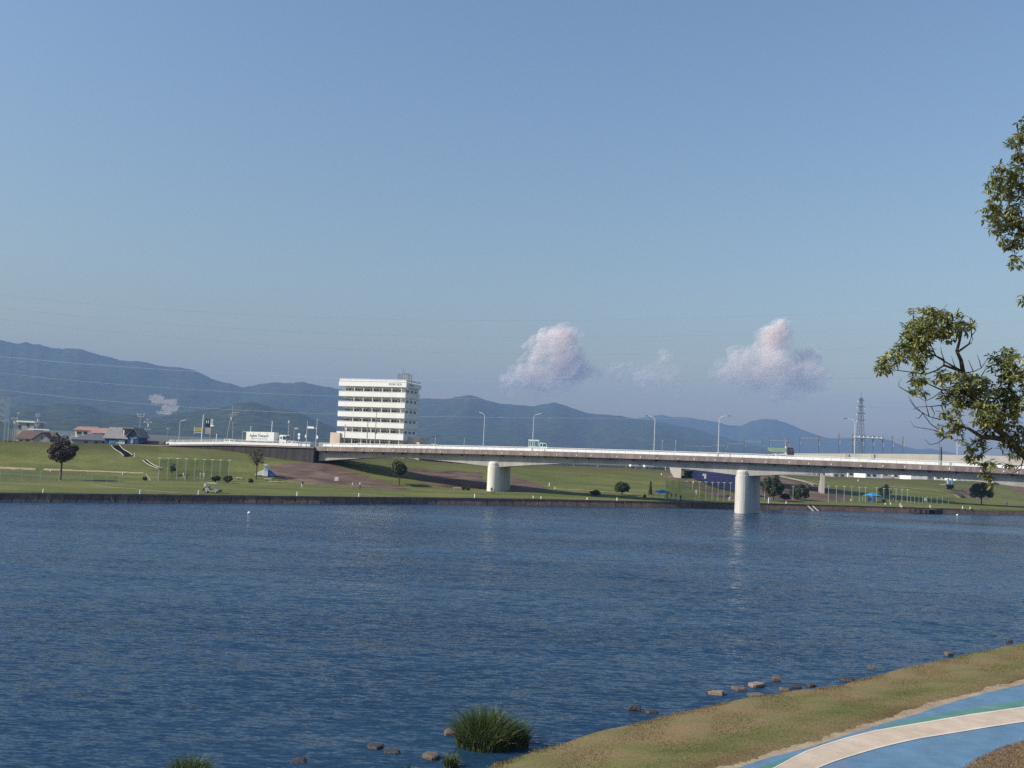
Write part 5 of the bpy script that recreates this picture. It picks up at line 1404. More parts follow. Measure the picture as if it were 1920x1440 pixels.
addpx('shop_panel', 212, 829, 16, 7, 0.42, M['teal'], hb); addpx('shop_panel', 227, 829, 12, 7, 0.42, M['mint'], hb)
addpx('window', 210, 829, 9, 4, 0.34, M['tent_blue'], hb)
dm = MB().box((at(232, 811, 281).x - hb.location.x, 2.6, at(232, 810, 281).z - PLAIN), (1.9, 2.4, 2.3)).build('dormer', M['dark'], hb)
MB().box((at(229, 812, 281).x - hb.location.x - 0.1, 1.36, at(232, 812, 281).z - PLAIN), (0.4, 0.1, 1.9)).build('frame', M['white'], dm)
e = empty('house', (at(249, 825, 279).x, 279.0, PLAIN), 0.0, 'navy blue gable front at the right end of the grey roofed house', 'house')
zt2 = at(249, 803, 279).z - PLAIN
MB().xprism([(-1.6, 0), (1.7, 0), (1.7, zt2 - 2.4), (0.1, zt2 - 0.1), (-1.6, zt2 - 2.4)], 0, 7).build('wall', M['wall_blue'], e)
rf = MB()
for sx in (-1, 1): rf.add([(0.1, -.4, zt2 + .15), (0.1 + sx * 2.2, -.4, zt2 - 2.6), (0.1 + sx * 2.2, 7.2, zt2 - 2.6), (0.1, 7.2, zt2 + .15), (0.1, -.4, zt2 - .05), (0.1 + sx * 2.2, -.4, zt2 - 2.8), (0.1 + sx * 2.2, 7.2, zt2 - 2.8), (0.1, 7.2, zt2 - .05)], [(0, 1, 2, 3), (7, 6, 5, 4), (0, 4, 5, 1), (1, 5, 6, 2)])
rf.build('roof', M['roof_grey'], e)
MB().box((0, -0.06, zt2 - 2.9), (2.4, 0.12, 0.16)).build('trim', M['lamp'], e); MB().box((0.1, -0.06, zt2 - 1.5), (0.7, 0.1, 0.9)).build('window', M['glass'], e); MB().box((-0.2, -0.06, zt2 - 3.9), (0.8, 0.1, 1.3)).build('window', M['teal'], e)
house(256, 303, 832, 826.5, 283, 8, 'low house with a reddish brown roof at the foot of the approach road', M['wall_grey'], M['roof_brown'], 'gable', 0.1)
for k, (x, y, w_, h_, lb) in enumerate(((99, 817, 9, 7, 'small white shed with a flat roof just right of the annexe'), (112, 819, 10, 6, 'white garden shed in the gap behind the round brown tree'), (126, 818, 12, 7, 'white lean to building left of the dark hipped roof'))):
    p = at(x, y, 290 + k); e = empty('shed', (p.x, p.y, PLAIN), 0.05 * k, lb, 'shed'); zz = p.z - PLAIN + h_ * sc / 2
    MB().box((0, 1.5, zz / 2), (w_ * sc, 3, zz)).build('wall', M['wall_white'], e); MB().box((0, 1.5, zz + 0.08), (w_ * sc + 0.4, 3.4, 0.16)).build('roof', M['lamp'], e)
    MB().box((0.1, -0.04, zz - 0.9), (0.6, 0.1, 0.7)).build('window', M['glass'], e)
# row of low white buildings beyond the levee on the right, seen under the bridge
for k, (x0, x1, y0, y1) in enumerate(((1478, 1508, 886, 896), (1562, 1588, 886, 899), (1590, 1618, 884, 900), (1622, 1652, 886, 900), (1655, 1672, 884, 899), (1674, 1706, 887, 902), (1708, 1736, 885, 902), (1738, 1752, 890, 903), (1754, 1790, 891, 905), (1792, 1830, 893, 906), (1860, 1920, 896, 908))):
    Y = 395 + 9 * (k % 3); pa = at(x0, y0, Y); pb = at(x1, y1, Y); W_ = pb.x - pa.x; H_ = max(pa.z, at(x1, y0, Y).z) - PLAIN
    pos = ['left of the far bridge column', 'just right of the far bridge column', 'tallest of the row seen under the bridge', 'with a blank front under the mid span', 'narrow and tall under the girder joint', 'broad one right of the girder joint', 'beside the small square store', 'small square store', 'left of the sluice gate', 'right of the sluice gate', 'at the right edge behind the big round tree'][k]
    e = empty('warehouse', ((pa.x + pb.x) / 2, Y, PLAIN), 0.06 * (k % 4 - 1), 'low pale warehouse beyond the levee, ' + pos, 'building', 'low pale buildings beyond the levee')
    MB().box((0, 5, H_ / 2), (W_, 10, H_)).build('wall', [M['wall_white'], M['wall_grey'], M['wall_cream']][k % 3], e)
    MB().box((0, 5, H_ + 0.12), (W_ + 0.5, 10.5, 0.24)).build('roof', [M['lamp'], M['roof_grey']][k % 2], e)
    for j in range(max(1, int(W_ / 2.6))): MB().box((-W_ / 2 + 1.3 + j * 2.6, -0.04, H_ - 1.3), (1.4, 0.12, 0.9)).build('window', M['glass'], e)

# ------------------------------------------------------------------ utility poles and signs in the town
def town_pole(px, ytop, Y, label, arms=((0.3, 1.6),), extra=None, r=0.15, lean=0.0, kind='utility_pole', cat='utility pole'):
    p = at(px, ytop, Y); h = p.z - PLAIN
    b_ = at(px - (h * 0.0), ytop, Y)
    e = empty(kind, (p.x, Y, PLAIN), 0, label, cat)
    MB().tube([(-lean, 0, 0), (0, 0, h)], [r * 1.25, r * 0.8], 8).build('shaft', M['wood_dark'], e)
    for dz_, w_ in arms:
        a_ = MB().bar((-w_ / 2, 0, h - dz_), (w_ / 2, 0, h - dz_), 0.14).build('crossarm', M['lamp'], e)
        for k in (-1, 0, 1): MB().ball((k * w_ * 0.42, 0, h - dz_ + 0.18), 0.12, 6, 4).build('insulator', M['white'], a_)
    if extra: extra(e, h)
    return e
tr1 = lambda e, h: [MB().tube([(0.35, 0, h - 2.6), (0.35, 0, h - 1.7)], 0.3, 8).build('transformer', M['lamp'], e)]
town_pole(27.3, 779, 290, 'utility pole in front of the flat roofed grey block', ((0.9, 2.0),), tr1)
town_pole(34.5, 772, 335, 'thin mast rising behind the flat roofed grey block', ((0.6, 0.8),), None, 0.08)
town_pole(71, 776, 300, 'utility pole with stacked crossarms behind the brown roofed house', ((0.2, 1.5), (0.8, 1.2), (3.4, 1.5), (4.0, 1.2)), tr1)
town_pole(264.5, 775, 288, 'stout utility pole right of the navy gable', ((0.3, 2.6), (1.0, 2.0)), None, 0.18)
town_pole(278, 784, 286, 'utility pole with long side arms above the low reddish roof', ((0.5, 1.2), (1.3, 2.6), (3.5, 1.8)), tr1)
town_pole(315.5, 802, 300, 'short utility pole left of the white street lamp', ((0.4, 1.0),), None, 0.1)
# leaning pair of poles
p = at(437, 760, 286); e = empty('utility_pole', (p.x, 286, PLAIN), 0, 'pair of poles leaning together into a tall A with crossarms', 'utility pole'); h = p.z - PLAIN
MB().tube([(at(440, 828, 286).x - p.x, 0, 0), (0.05, 0, h)], [0.22, 0.14], 8).build('shaft', M['wood_dark'], e)
MB().tube([(at(422, 828, 286).x - p.x - 0.3, 0, 0), (-0.3, 0, h - 2.8)], [0.2, 0.14], 8).build('brace', M['wood_dark'], e)
for dz_, w_ in ((2.2, 2.4), (3.0, 1.6)): MB().bar((-0.2, 0, h - dz_), (w_ - 0.4, 0, h - dz_ + .2), 0.16).build('crossarm', M['lamp'], e)
MB().tube([(-0.1, 0, h - 4.6), (-0.1, 0, h - 3.6)], 0.28, 8).build('transformer', M['lamp'], e)
# signs by the approach road
p = at(382, 778, 281); e = empty('sign_pole', (p.x, 281, PLAIN), 0, 'tall white sign pole with a yellow green board and a dark panel', 'sign'); h = p.z - PLAIN
MB().tube([(-0.25, 0, 0), (0, 0, h)], [0.2, 0.15], 8).build('shaft', M['white'], e)
bd = MB().box((at(373, 805, 281).x - p.x, 0, at(373, 805, 281).z - PLAIN), (2.2, 0.2, 1.15)).build('sign_board', M['yellow_paint'], e)
MB().box((at(373, 810, 281).x - p.x, 0, at(373, 811, 281).z - PLAIN), (2.2, 0.18, 0.3)).build('trim', M['lamp'], bd); MB().bar((at(364.3, 812, 281).x - p.x, 0, at(364, 813, 281).z - PLAIN), (at(364.8, 800, 281).x - p.x, 0, at(364, 800, 281).z - PLAIN), 0.14).build('frame', M['white'], bd)
p2 = at(397, 786, 280); e = empty('sign_pole', (p2.x, 280, PLAIN), 0, 'billboard with a navy panel carrying white marks on a grey post', 'sign'); h = p2.z - PLAIN
MB().tube([(-0.1, 0, 0), (0, 0, h - 2)], [0.2, 0.15], 8).build('shaft', M['wood_dark'], e)
bd = MB().box((at(390.5, 793, 280).x - p2.x, 0, at(390.5, 793, 280).z - PLAIN), (1.9, 0.2, 2.4)).build('sign_board', M['navy'], e)
for x_, a_ in ((387.5, 0.1), (391, -0.5)): 
    q = at(x_, 790, 280); MB().box((q.x - p2.x, -0.13, q.z - PLAIN - .1), (0.22, 0.04, 1.0), 0).build('mark', M['white'], bd)
MB().box((at(397, 796, 280).x - p2.x, 0, at(397, 792, 280).z - PLAIN), (0.8, 0.4, 2.0)).build('side_frame', M['lamp'], e); MB().ball((at(399, 799, 280).x - p2.x, -.2, at(399, 799, 280).z - PLAIN), (0.7, 0.3, 0.25)).build('lamp_head', M['white'], e)
MB().box((at(390.5, 806, 280).x - p2.x, 0, at(390, 808, 280).z - PLAIN), (1.7, 0.2, 1.8)).build('sign_board', M['wall_grey'], e)
e = empty('bollard', (at(406, 824, 284).x, 284, PLAIN), 0, 'short thick white post right of the billboard', 'post')
MB().tube([(0, 0, 0), (0, 0, at(406, 815, 284).z - PLAIN)], 0.17, 8).build('shaft', M['white'], e); MB().ball((0, 0, at(406, 814.5, 284).z - PLAIN), 0.19).build('cap', M['white'], e)

# wires
def wire(p0, p1, sag, r, label, m='wire_dark', group='wires strung between the town poles', n=28):
    pts = []
    for i in range(n + 1):
        t = i / n; q = Vector(p0).lerp(Vector(p1), t); q.z -= sag * 4 * t * (1 - t); pts.append(q)
    b_ = pts[n // 2]
    o = MB().tube([q - b_ for q in pts], r, 4).build('wire', M[m], None, b_)
    return tag(o, label, 'wire', group)
wire(at(-60, 795, 290), at(34.5, 776, 335), 0.6, 0.05, 'dark cable running left from the thin mast behind the grey block')
wire(at(34.5, 776, 335), at(138, 797, 300), 0.4, 0.06, 'dark cable sagging from the thin mast towards the pinkish red roof')
wire(at(138, 797, 300), at(264, 782, 288), 2.0, 0.05, 'dark cable sagging above the big grey roof to the stout pole')
wire(at(71, 777, 300), at(264, 777, 288), 3.4, 0.04, 'thin upper cable between the two stacked crossarm poles')
wire(at(278, 786, 286), at(382, 798, 281), 1.2, 0.05, 'dark cable from the side armed pole to the tall sign pole')
wire(at(264, 777, 288), at(437, 768, 286), 3.6, 0.035, 'thin cable from the stout pole to the leaning pair of poles')

# ------------------------------------------------------------------ high voltage lines, pylon, railway
def hv(pts_px, Y0, Y1, r, label, m='wire'):
    xs = np.array([p[0] for p in pts_px], float); ys = np.array([p[1] for p in pts_px], float)
    cf = np.polyfit(xs, ys, min(3, len(xs) - 1)); P_ = []
    for x in np.linspace(xs[0], xs[-1], 48):
        k = (x - xs[0]) / (xs[-1] - xs[0]); Y = 1 / ((1 - k) / Y0 + k / Y1)
        P_.append(at(x, float(np.polyval(cf, x)), Y))
    b_ = P_[24]
    tag(MB().tube([q - b_ for q in P_], r, 4).build('power_line', M[m], None, b_), label, 'wire', 'high voltage lines spanning the river')
hv([(-260, 690), (0, 734), (223, 754.5), (424, 766), (632, 775), (900, 782), (1145, 785.5), (1400, 787), (1612, 786)], 300, 700, 0.06, 'lowest high voltage line crossing behind the apartment block')
hv([(-260, 662), (0, 703), (223, 720.5), (424, 733), (632, 741), (900, 748), (1230, 749), (1612, 741)], 300, 700, 0.055, 'second lowest high voltage line crossing the mountain ridge')
hv([(-260, 638), (0, 672.5), (223, 687), (424, 698), (740, 711), (1100, 716), (1400, 713), (1640, 705), (2300, 672)], 300, 640, 0.045, 'high voltage line passing just above the apartment roof')
hv([(-260, 560), (0, 596), (400, 641), (900, 663), (1300, 662), (1640, 652), (2300, 610)], 330, 600, 0.011, 'thin high voltage line low in the open sky', 'wire_dark')
hv([(-260, 540), (0, 575), (400, 615), (900, 632), (1300, 629), (1640, 618), (2300, 576)], 330, 600, 0.011, 'thin high voltage line in the sky second from the top', 'wire_dark')
hv([(-260, 520), (0, 552), (400, 588), (900, 600), (1300, 596), (1640, 585), (2300, 548)], 330, 600, 0.011, 'topmost thin high voltage line in the sky', 'wire_dark')
hv([(900, 716.5), (1300, 713.5), (1640, 708), (1900, 702), (2300, 690)], 640, 600, 0.02, 'high voltage line running right over the lattice pylon', 'wire_dark')
hv([(1615, 763), (1900, 768), (2300, 760)], 700, 560, 0.025, 'high voltage line leaving the pylon arm towards the leafy branch', 'wire_dark')

def lattice_pylon(px, ytop, Y, label):
    p = at(px, ytop, Y); h = p.z - PLAIN
    e = empty('pylon', (p.x, Y, PLAIN), 0.2, label, 'pylon')
    w0 = 3.4; w1 = 0.6
    legs = []
    for sx, sy in ((-1, -1), (1, -1), (1, 1), (-1, 1)):
        MB().bar((sx * w0, sy * w0, 0), (sx * w1, sy * w1, h * 0.93), 0.2).build('leg', M['steel_dark'], e)
    br = MB(); N = 11
    for k in range(N):
        a_, b_ = k / N * 0.93, (k + 1) / N * 0.93
        wa = w0 + (w1 - w0) * k / N; wb_ = w0 + (w1 - w0) * (k + 1) / N
        for sx, sy, tx, ty in ((-1, -1, 1, -1), (1, -1, 1, 1), (1, 1, -1, 1), (-1, 1, -1, -1)):
            br.bar((sx * wa, sy * wa, h * a_), (tx * wb_, ty * wb_, h * b_), 0.1); br.bar((tx * wa, ty * wa, h * a_), (sx * wb_, sy * wb_, h * b_), 0.1)
    br.build('bracing', M['steel_dark'], e)
    MB().bar((0, 0, h * 0.92), (0, 0, h), 0.16).build('peak', M['steel_dark'], e)
    for k, w_ in ((0.90, 2.6), (0.82, 3.2), (0.74, 3.6), (0.66, 3.2)):
        a_ = MB(); a_.bar((-w_, 0, h * k), (w_, 0, h * k), 0.3); a_.bar((-w_, 0, h * k), (0, 0, h * (k + 0.03)), 0.2); a_.bar((w_, 0, h * k), (0, 0, h * (k + 0.03)), 0.2)
        ao = a_.build('crossarm', M['steel_dark'], e)
        for sx in (-1, 1): MB().tube([(sx * w_, 0, h * k), (sx * w_, 0, h * k - 1.4)], 0.16, 6).build('insulator', M['white'], ao)
lattice_pylon(1615, 735, 700, 'tall grey lattice power pylon behind the beige bridge wall')

def portal(x0, x1, ytop, Y, label, three=None):
    pa = at(x0, ytop, Y); pb = at(x1, ytop + 2, Y); h = pa.z - PLAIN
    e = empty('catenary_mast', (pa.x, Y, PLAIN), 0, label, 'mast', 'railway catenary masts beyond the far bridge'); W_ = pb.x - pa.x
    xs = [0, W_] if not three else [0] + [at(q, ytop, Y).x - pa.x for q in three] + [W_]
    for x in xs:
        MB().bar((x, 0, 0), (x, 0, h), 0.32).build('post', M['steel_dark'], e)
        for dz_ in (3.6, 4.6): MB().ball((x + 0.5, 0, h - dz_), 0.22, 6, 4).build('insulator', M['white'], e)
    MB().bar((0, 0, h - 1.6), (W_, 0, h - 1.6), 0.42).build('beam', M['steel'], e)
    return e, h, W_
portal(1500, 1535, 815, 470, 'railway gantry of two posts left of the lattice pylon')
portal(1443, 1478, 820, 520, 'railway gantry of two posts behind the green loaded truck')
portal(1397, 1430, 822, 570, 'railway gantry of two posts right of the near lamp over the pier')
portal(1363, 1395, 827, 680, 'railway gantry just right of the near lamp over the pier')
portal(1336, 1361, 831, 780, 'railway gantry just left of the near lamp over the pier')
portal(1311, 1335, 833, 880, 'small railway gantry fourth along the distant line')
portal(1283, 1310, 833, 1000, 'farthest small railway gantry right of the second far side lamp')
e, h, W_ = portal(1573, 1693, 813, 420, 'wide railway gantry of many posts around the lattice pylon', (1599, 1617, 1637, 1655, 1673))
bm = MB(); bm.bar((26 * 420 / F, -.6, h - 1.2), (82 * 420 / F, -.6, h - 1.2), 0.3)
bm.build('upper_beam', M['white'], e)
for k in range(7): MB().ball((29 * 420 / F + k * 2.0, -.6, h - 0.9), 0.28, 6, 4).build('insulator', M['white'], e)
for q, (x, yt, Y, lb) in enumerate(((1242, 824, 900, 'thin distant railway mast just right of the second far side lamp'), (1267, 825, 950, 'thin lattice railway mast left of the farthest gantry'), (1795, 830, 380, 'thin railway mast with insulators half hidden by the hanging leaves'))):
    p = at(x, yt, Y); e = empty('catenary_mast', (p.x, Y, PLAIN), 0, lb, 'mast'); h = p.z - PLAIN
    MB().bar((0, 0, 0), (0, 0, h), 0.3).build('post', M['lamp'], e); MB().bar((-0.8, 0, h - 1.5), (0.8, 0, h - 1.5), 0.22).build('arm', M['lamp'], e)
    MB().ball((0.7, 0, h - 1.2), 0.25, 6, 4).build('insulator', M['white'], e)
p = at(1474, 824, 1100); e = empty('chimney', (p.x, 1100, PLAIN), 0, 'red and white banded chimney behind the railway gantries', 'chimney'); h = p.z - PLAIN
for k in range(4): MB().tube([(0, 0, h * k / 4), (0, 0, h * (k + 1) / 4)], [1.25 - 0.1 * k, 1.15 - 0.1 * k], 12).build('band', M['red'] if k in (1, 3) else M['white'], e)

# ------------------------------------------------------------------ trees on the far bank
def crown_mesh(name, rx, ry, rz, n, leaf, seed, lumps=9, hollow=0.35, flat=0.0, conifer=False):
    rs = np.random.RandomState(seed)
    cen = []
    lumps = 26
    for k in range(lumps):
        zz = 1 - 2 * (k + .5) / lumps; an = k * 2.39996 + rs.uniform(-.4, .4); rxy = math.sqrt(1 - zz * zz)
        d = np.array([rxy * math.cos(an), rxy * math.sin(an), zz]); rr_ = rs.uniform(0.40, 0.84)
        cen.append((d * rr_ * np.array([1, 1, 1 if zz > -.2 else .8]), rs.uniform(0.18, 0.38)))
    cen.append((np.zeros(3), 0.5))
    if conifer: cen = [((np.array([rs.uniform(-.25, .25) * (1 - k / 8), rs.uniform(-.25, .25) * (1 - k / 8), -0.9 + 1.8 * k / 8])), 0.62 * (1 - k / 9) + 0.1) for k in range(9)]
    pts = []
    while len(pts) < n:
        c_, r_ = cen[rs.randint(len(cen))]
        d = rs.normal(0, 1, 3); d /= np.linalg.norm(d)
        q = c_ + d * r_ * (1 - hollow * rs.uniform(0, 1) ** 1.5)
        if flat and q[2] < -flat: continue
        pts.append((q, d))
    P_ = np.array([p for p, d in pts]) * np.array([rx, ry, rz]); N_ = np.array([d for p, d in pts])
    N_ = N_ + rs.normal(0, 0.55, N_.shape); N_ /= np.linalg.norm(N_, axis=1)[:, None]
    ref = rs.normal(0, 1, N_.shape); A_ = np.cross(N_, ref); A_ /= np.linalg.norm(A_, axis=1)[:, None]; B_ = np.cross(N_, A_)
    s_ = leaf * rs.uniform(0.6, 1.3, len(P_))[:, None]
    V = np.stack([P_ - A_ * s_, P_ - B_ * s_ * 0.6 + N_ * s_ * .15, P_ + A_ * s_, P_ + B_ * s_ * 0.6 + N_ * s_ * .15], 1).reshape(-1, 3)
    return np_mesh(name, V, np.arange(4 * len(P_)).reshape(-1, 4))
def tree(cx, cy, w_, h_, by, label, m, n=1500, seed=1, leaf=0.28, trunk=0.2, cat='tree', name='tree', conifer=False, flat=0.0, sparse=False, group=None):
    b = on_ground(cx, by); sc = b.y / F
    cz = at(cx, cy, b.y).z - b.z
    e = empty(name, b - Vector((0, 0, 0.03)), 0, label, cat, group)
    rx = w_ * sc / 2; rz = h_ * sc / 2; ry = rx * 0.95
    tk = MB(); tk.tube([(0, 0, -0.3), (0.05, 0, cz * 0.5), (0, 0.02, cz)], [trunk, trunk * 0.8, trunk * 0.4], 7).build('trunk', M['bark'], e)
    rs = random.Random(seed); lb = MB()
    for k in range(7 if not sparse else 16):
        a = rs.uniform(0, 6.28); z0 = max(0.2, cz - rz * rs.uniform(0.3, 0.95)); 
        q = Vector((math.cos(a) * rx * rs.uniform(.5, .85), math.sin(a) * ry * rs.uniform(.5, .85), cz + rz * rs.uniform(-.1, .75)))
        lb.tube([(0, 0, z0), (q.x * .45, q.y * .45, (z0 + q.z) / 2 - 0.1), q], [trunk * .45, trunk * .3, trunk * .12], 5)
    lb.build('limbs', M['bark'], e)
    me = crown_mesh('crown', rx, ry, rz, int(n * (1.9 if not sparse else 1.0)), leaf * .85, seed, conifer=conifer, flat=flat, hollow=0.35 if not sparse else 0.9)
    me.materials.append(m)
    o = link_mesh('crown', me, None, e, (0, 0, cz))
    return e
tree(113, 847, 60, 52, 899, 'round dark brown tree alone on the grass at the left', M['leaf_brown'], 2600, 3, 0.26, 0.26)
tree(480, 858, 34, 42, 899, 'thin olive tree with sparse foliage in front of the dark retaining wall', M['leaf_olive'], 700, 5, 0.20, 0.17, sparse=True)
tree(323, 878, 14, 20, 893, 'small slender tree behind the left practice net', M['leaf_green'], 380, 7, 0.2, 0.09, sparse=True)
tree(404, 897, 20, 13, 905, 'low rounded shrub left one of the pair beside the practice net', M['leaf_dark'], 600, 9, 0.18, 0.12, 'shrub', 'shrub')
tree(427, 897.5, 19, 15, 906, 'low rounded shrub right one of the pair beside the practice net', M['leaf_green'], 600, 10, 0.18, 0.12, 'shrub', 'shrub')
tree(470, 901, 12, 10, 906, 'small round shrub under the thin olive tree', M['leaf_green'], 350, 11, 0.16, 0.08, 'shrub', 'shrub')
tree(271.5, 897, 9, 9, 902, 'small dark shrub beside a leaning white pole', M['leaf_dark'], 300, 12, 0.16, 0.08, 'shrub', 'shrub')
tree(748, 880, 38, 34, 910, 'dark green conical tree standing in the shadow under the bridge', M['leaf_dark'], 1700, 13, 0.26, 0.2)
tree(869, 915, 9, 9, 919, 'small dark shrub left of the first pier', M['leaf_dark'], 260, 14, 0.18, 0.08, 'shrub', 'shrub')
tree(877, 915, 10, 10, 919.5, 'dark shrub touching the white bench left of the first pier', M['leaf_dark'], 260, 15, 0.18, 0.08, 'shrub', 'shrub')
tree(1116, 924, 22, 13, 930, 'low dark shrub leaning right between the two piers', M['leaf_dark'], 700, 16, 0.2, 0.12, 'shrub', 'shrub')
tree(1166, 914, 33, 24, 928, 'clipped dome shaped dark tree between the two piers', M['leaf_dark'], 1800, 17, 0.2, 0.16, flat=0.7)
tree(1219.5, 915, 10, 24, 928, 'small narrow conifer left of the blue tent', M['leaf_green'], 520, 18, 0.2, 0.1, conifer=True)
tree(1208.5, 930, 6, 8, 935, 'tiny dark shrub in front of the narrow conifer', M['leaf_dark'], 180, 19, 0.15, 0.06, 'shrub', 'shrub')
tree(1449, 912, 44, 46, 939, 'large dark tree just right of the pier standing in water', M['leaf_dark'], 2000, 20, 0.3, 0.22)
tree(1499, 921, 42, 36, 938, 'broad dark tree right of the pier behind the second net', M['leaf_dark'], 1700, 21, 0.3, 0.2)
tree(1472, 931, 22, 14, 940, 'low scrubby bush between the two dark trees right of the pier', M['leaf_brown'], 600, 22, 0.22, 0.1, 'shrub', 'shrub')
tree(1659, 921, 24, 24, 935, 'medium round tree behind the right hand blue tent', M['leaf_dark'], 1100, 23, 0.24, 0.16)
tree(1657, 939, 8, 8, 943, 'small bush at the foot of the tree by the right hand tent', M['leaf_dark'], 240, 24, 0.16, 0.06, 'shrub', 'shrub')
tree(1840, 920, 50, 38, 947, 'large round dark green tree near the right edge of the terrace', M['leaf_dark'], 2300, 25, 0.28, 0.2)

# ------------------------------------------------------------------ practice nets
def net_fence(xs, yt, yb, label, net=M['net'], arm=True, post_r=0.055, pm='lamp'):
    n = len(xs); pts = []
    for i, x in enumerate(xs):
        k = i / max(1, n - 1); pts.append((on_ground(x, yb[0] + (yb[1] - yb[0]) * k), yt[0] + (yt[1] - yt[0]) * k, x))
    b0 = pts[0][0]; e = empty('net_fence', b0, 0, label, 'net fence')
    tops = []
    for (g, y, x) in pts:
        h = max(1.2, at(x + 2, y, g.y).z - g.z)
        o = MB().tube([(0, 0, -0.2), (0, 0, h)], [post_r, post_r * 0.8], 6).build('post', M[pm], e, g - b0)
        if arm: MB().box((0, 0, h), (0.85, 0.1, 0.1)).build('crossarm', M['white'], o)
        tops.append(g - b0 + Vector((0, 0, h * 0.98)))
    mb = MB()
    for i in range(n - 1):
        a, b = pts[i][0] - b0, pts[i + 1][0] - b0
        a = a + Vector((0, 0.12, 0.05)); b = b + Vector((0, 0.12, 0.05)); sg = (tops[i] + tops[i + 1]) / 2 + Vector((0, 0.12, -0.12))
        mid = (a + b) / 2
        mb.add([a, mid, sg, tops[i] + Vector((0, .12, 0))], [(0, 1, 2, 3)]); mb.add([mid, b, tops[i + 1] + Vector((0, .12, 0)), sg], [(0, 1, 2, 3)])
    mb.build('net', net, e)
    return e
net_fence([297, 313, 330.5, 347, 364, 380.5, 396, 411.5, 427.5], (858.5, 863), (901, 902), 'green practice net on nine white posts at the left part of the terrace')
net_fence([1248, 1261, 1273, 1286, 1298, 1311, 1323, 1335, 1346, 1357, 1369], (901, 905.5), (938, 940), 'green practice net on eleven posts left of the pier standing in water')
net_fence([1433.5, 1448, 1467, 1486.7, 1499.7, 1512.7], (910, 912.5), (936, 939), 'green practice net in front of the dark trees right of the pier')
net_fence([1553, 1568, 1582.5, 1597, 1611, 1622.5, 1643, 1657, 1668, 1680, 1691, 1701], (911, 918), (941, 943), 'long practice net behind the right hand blue tent', M['net_pale'])
net_fence([1707.5, 1715, 1723, 1730, 1738, 1746, 1757, 1767, 1778, 1790], (930, 932), (943, 944.5), 'low wire net fence left of the large round tree', M['net_pale'], False, 0.04)
net_fence([-8, 7, 14.5, 26], (789, 791), (829, 829), 'tall green ball net on the levee at the left edge', M['net'], False, 0.06, 'lamp')
net_fence([-40, 0, 40, 75, 110], (876, 884), (901, 902.5), 'low pale green net strung left of the round brown tree', M['net_pale'], False, 0.025)
net_fence([112, 150, 172, 200, 222], (884, 892), (903, 905.5), 'low pale green net strung right of the round brown tree', M['net_pale'], False, 0.025)

# pale footpaths on the grass
def ribbon(px, w_, label, m=M['sand'], lift=0.06):
    pts = []
    for i in range(len(px) - 1):
        for k in range(12):
            t = k / 12; pts.append(on_ground(px[i][0] + (px[i + 1][0] - px[i][0]) * t, px[i][1] + (px[i + 1][1] - px[i][1]) * t))
    V = []; 
    for i, p in enumerate(pts):
        d = (pts[min(i + 1, len(pts) - 1)] - pts[max(i - 1, 0)]); d.z = 0; d.normalize(); n = Vector((-d.y, d.x, 0))
        for s_ in (-1, 1):
            q = p + n * (s_ * w_ / 2); V.append((q.x, q.y, gz(q.x, q.y) + lift))
    MBm = MB(); MBm.add(V, [(2 * i, 2 * i + 2, 2 * i + 3, 2 * i + 1) for i in range(len(pts) - 1)])
    tag(MBm.build('path', m), label, None, None, 'structure')
ribbon([(-60, 876), (0, 878), (100, 881.5), (200, 885), (275, 888)], 0.8, 'pale path along the foot of the levee at the left')
ribbon([(165, 909), (210, 914), (260, 918.5), (345, 926)], 0.7, 'pale worn track running down to the water edge at the left')
ribbon([(1040, 916.5), (1100, 920), (1160, 924.5), (1210, 929)], 0.6, 'pale path along the terrace between the piers')
ribbon([(1655, 911), (1700, 914.5), (1760, 921), (1790, 928), (1800, 934)], 0.7, 'pale path slanting down the levee at the right')
ribbon([(500, 903), (560, 906), (700, 913), (780, 915.5)], 0.7, 'narrow sandy line at the foot of the brown slope')
# ------------------------------------------------------------------ levee stairs
def stairs(top, bot, w_, label, n=16):
    a = on_ground(*top); b = on_ground(*bot); d = Vector((b.x - a.x, b.y - a.y, 0)); L_ = d.length; d.normalize(); nn = Vector((-d.y, d.x, 0))
    e = empty('stairs', b, 0, label, 'stairs')
    for k in range(n):
        t = (k + 0.5) / n; p = a.lerp(b, t); z = gz(p.x, p.y) + 0.10
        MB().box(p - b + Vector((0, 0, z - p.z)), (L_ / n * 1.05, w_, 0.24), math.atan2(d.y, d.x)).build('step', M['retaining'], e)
    for s_ in (-1, 1):
        pts = []
        for k in range(13):
            p = a.lerp(b, k / 12) + nn * (s_ * (w_ / 2 + 0.15)); pts.append(Vector((p.x, p.y, gz(p.x, p.y) + 0.25)) - b)
        mb = MB()
        for p, q in zip(pts[:-1], pts[1:]): mb.bar(p, q, 0.10, 0.16)
        mb.build('side_wall', M['concrete_grey'], e)
stairs((216, 836), (240, 856), 1.9, 'dark stairs with pale side walls climbing the levee below the big grey house')
stairs((271, 864), (300, 880), 0.7, 'narrow dark stairs standing in for a shadow on the levee behind the left practice net')  # dark steps drawn in place of a diagonal shadow on the slope
stairs((1462, 893), (1530, 911), 1.2, 'dark stairs descending the brown slope right of the pier')

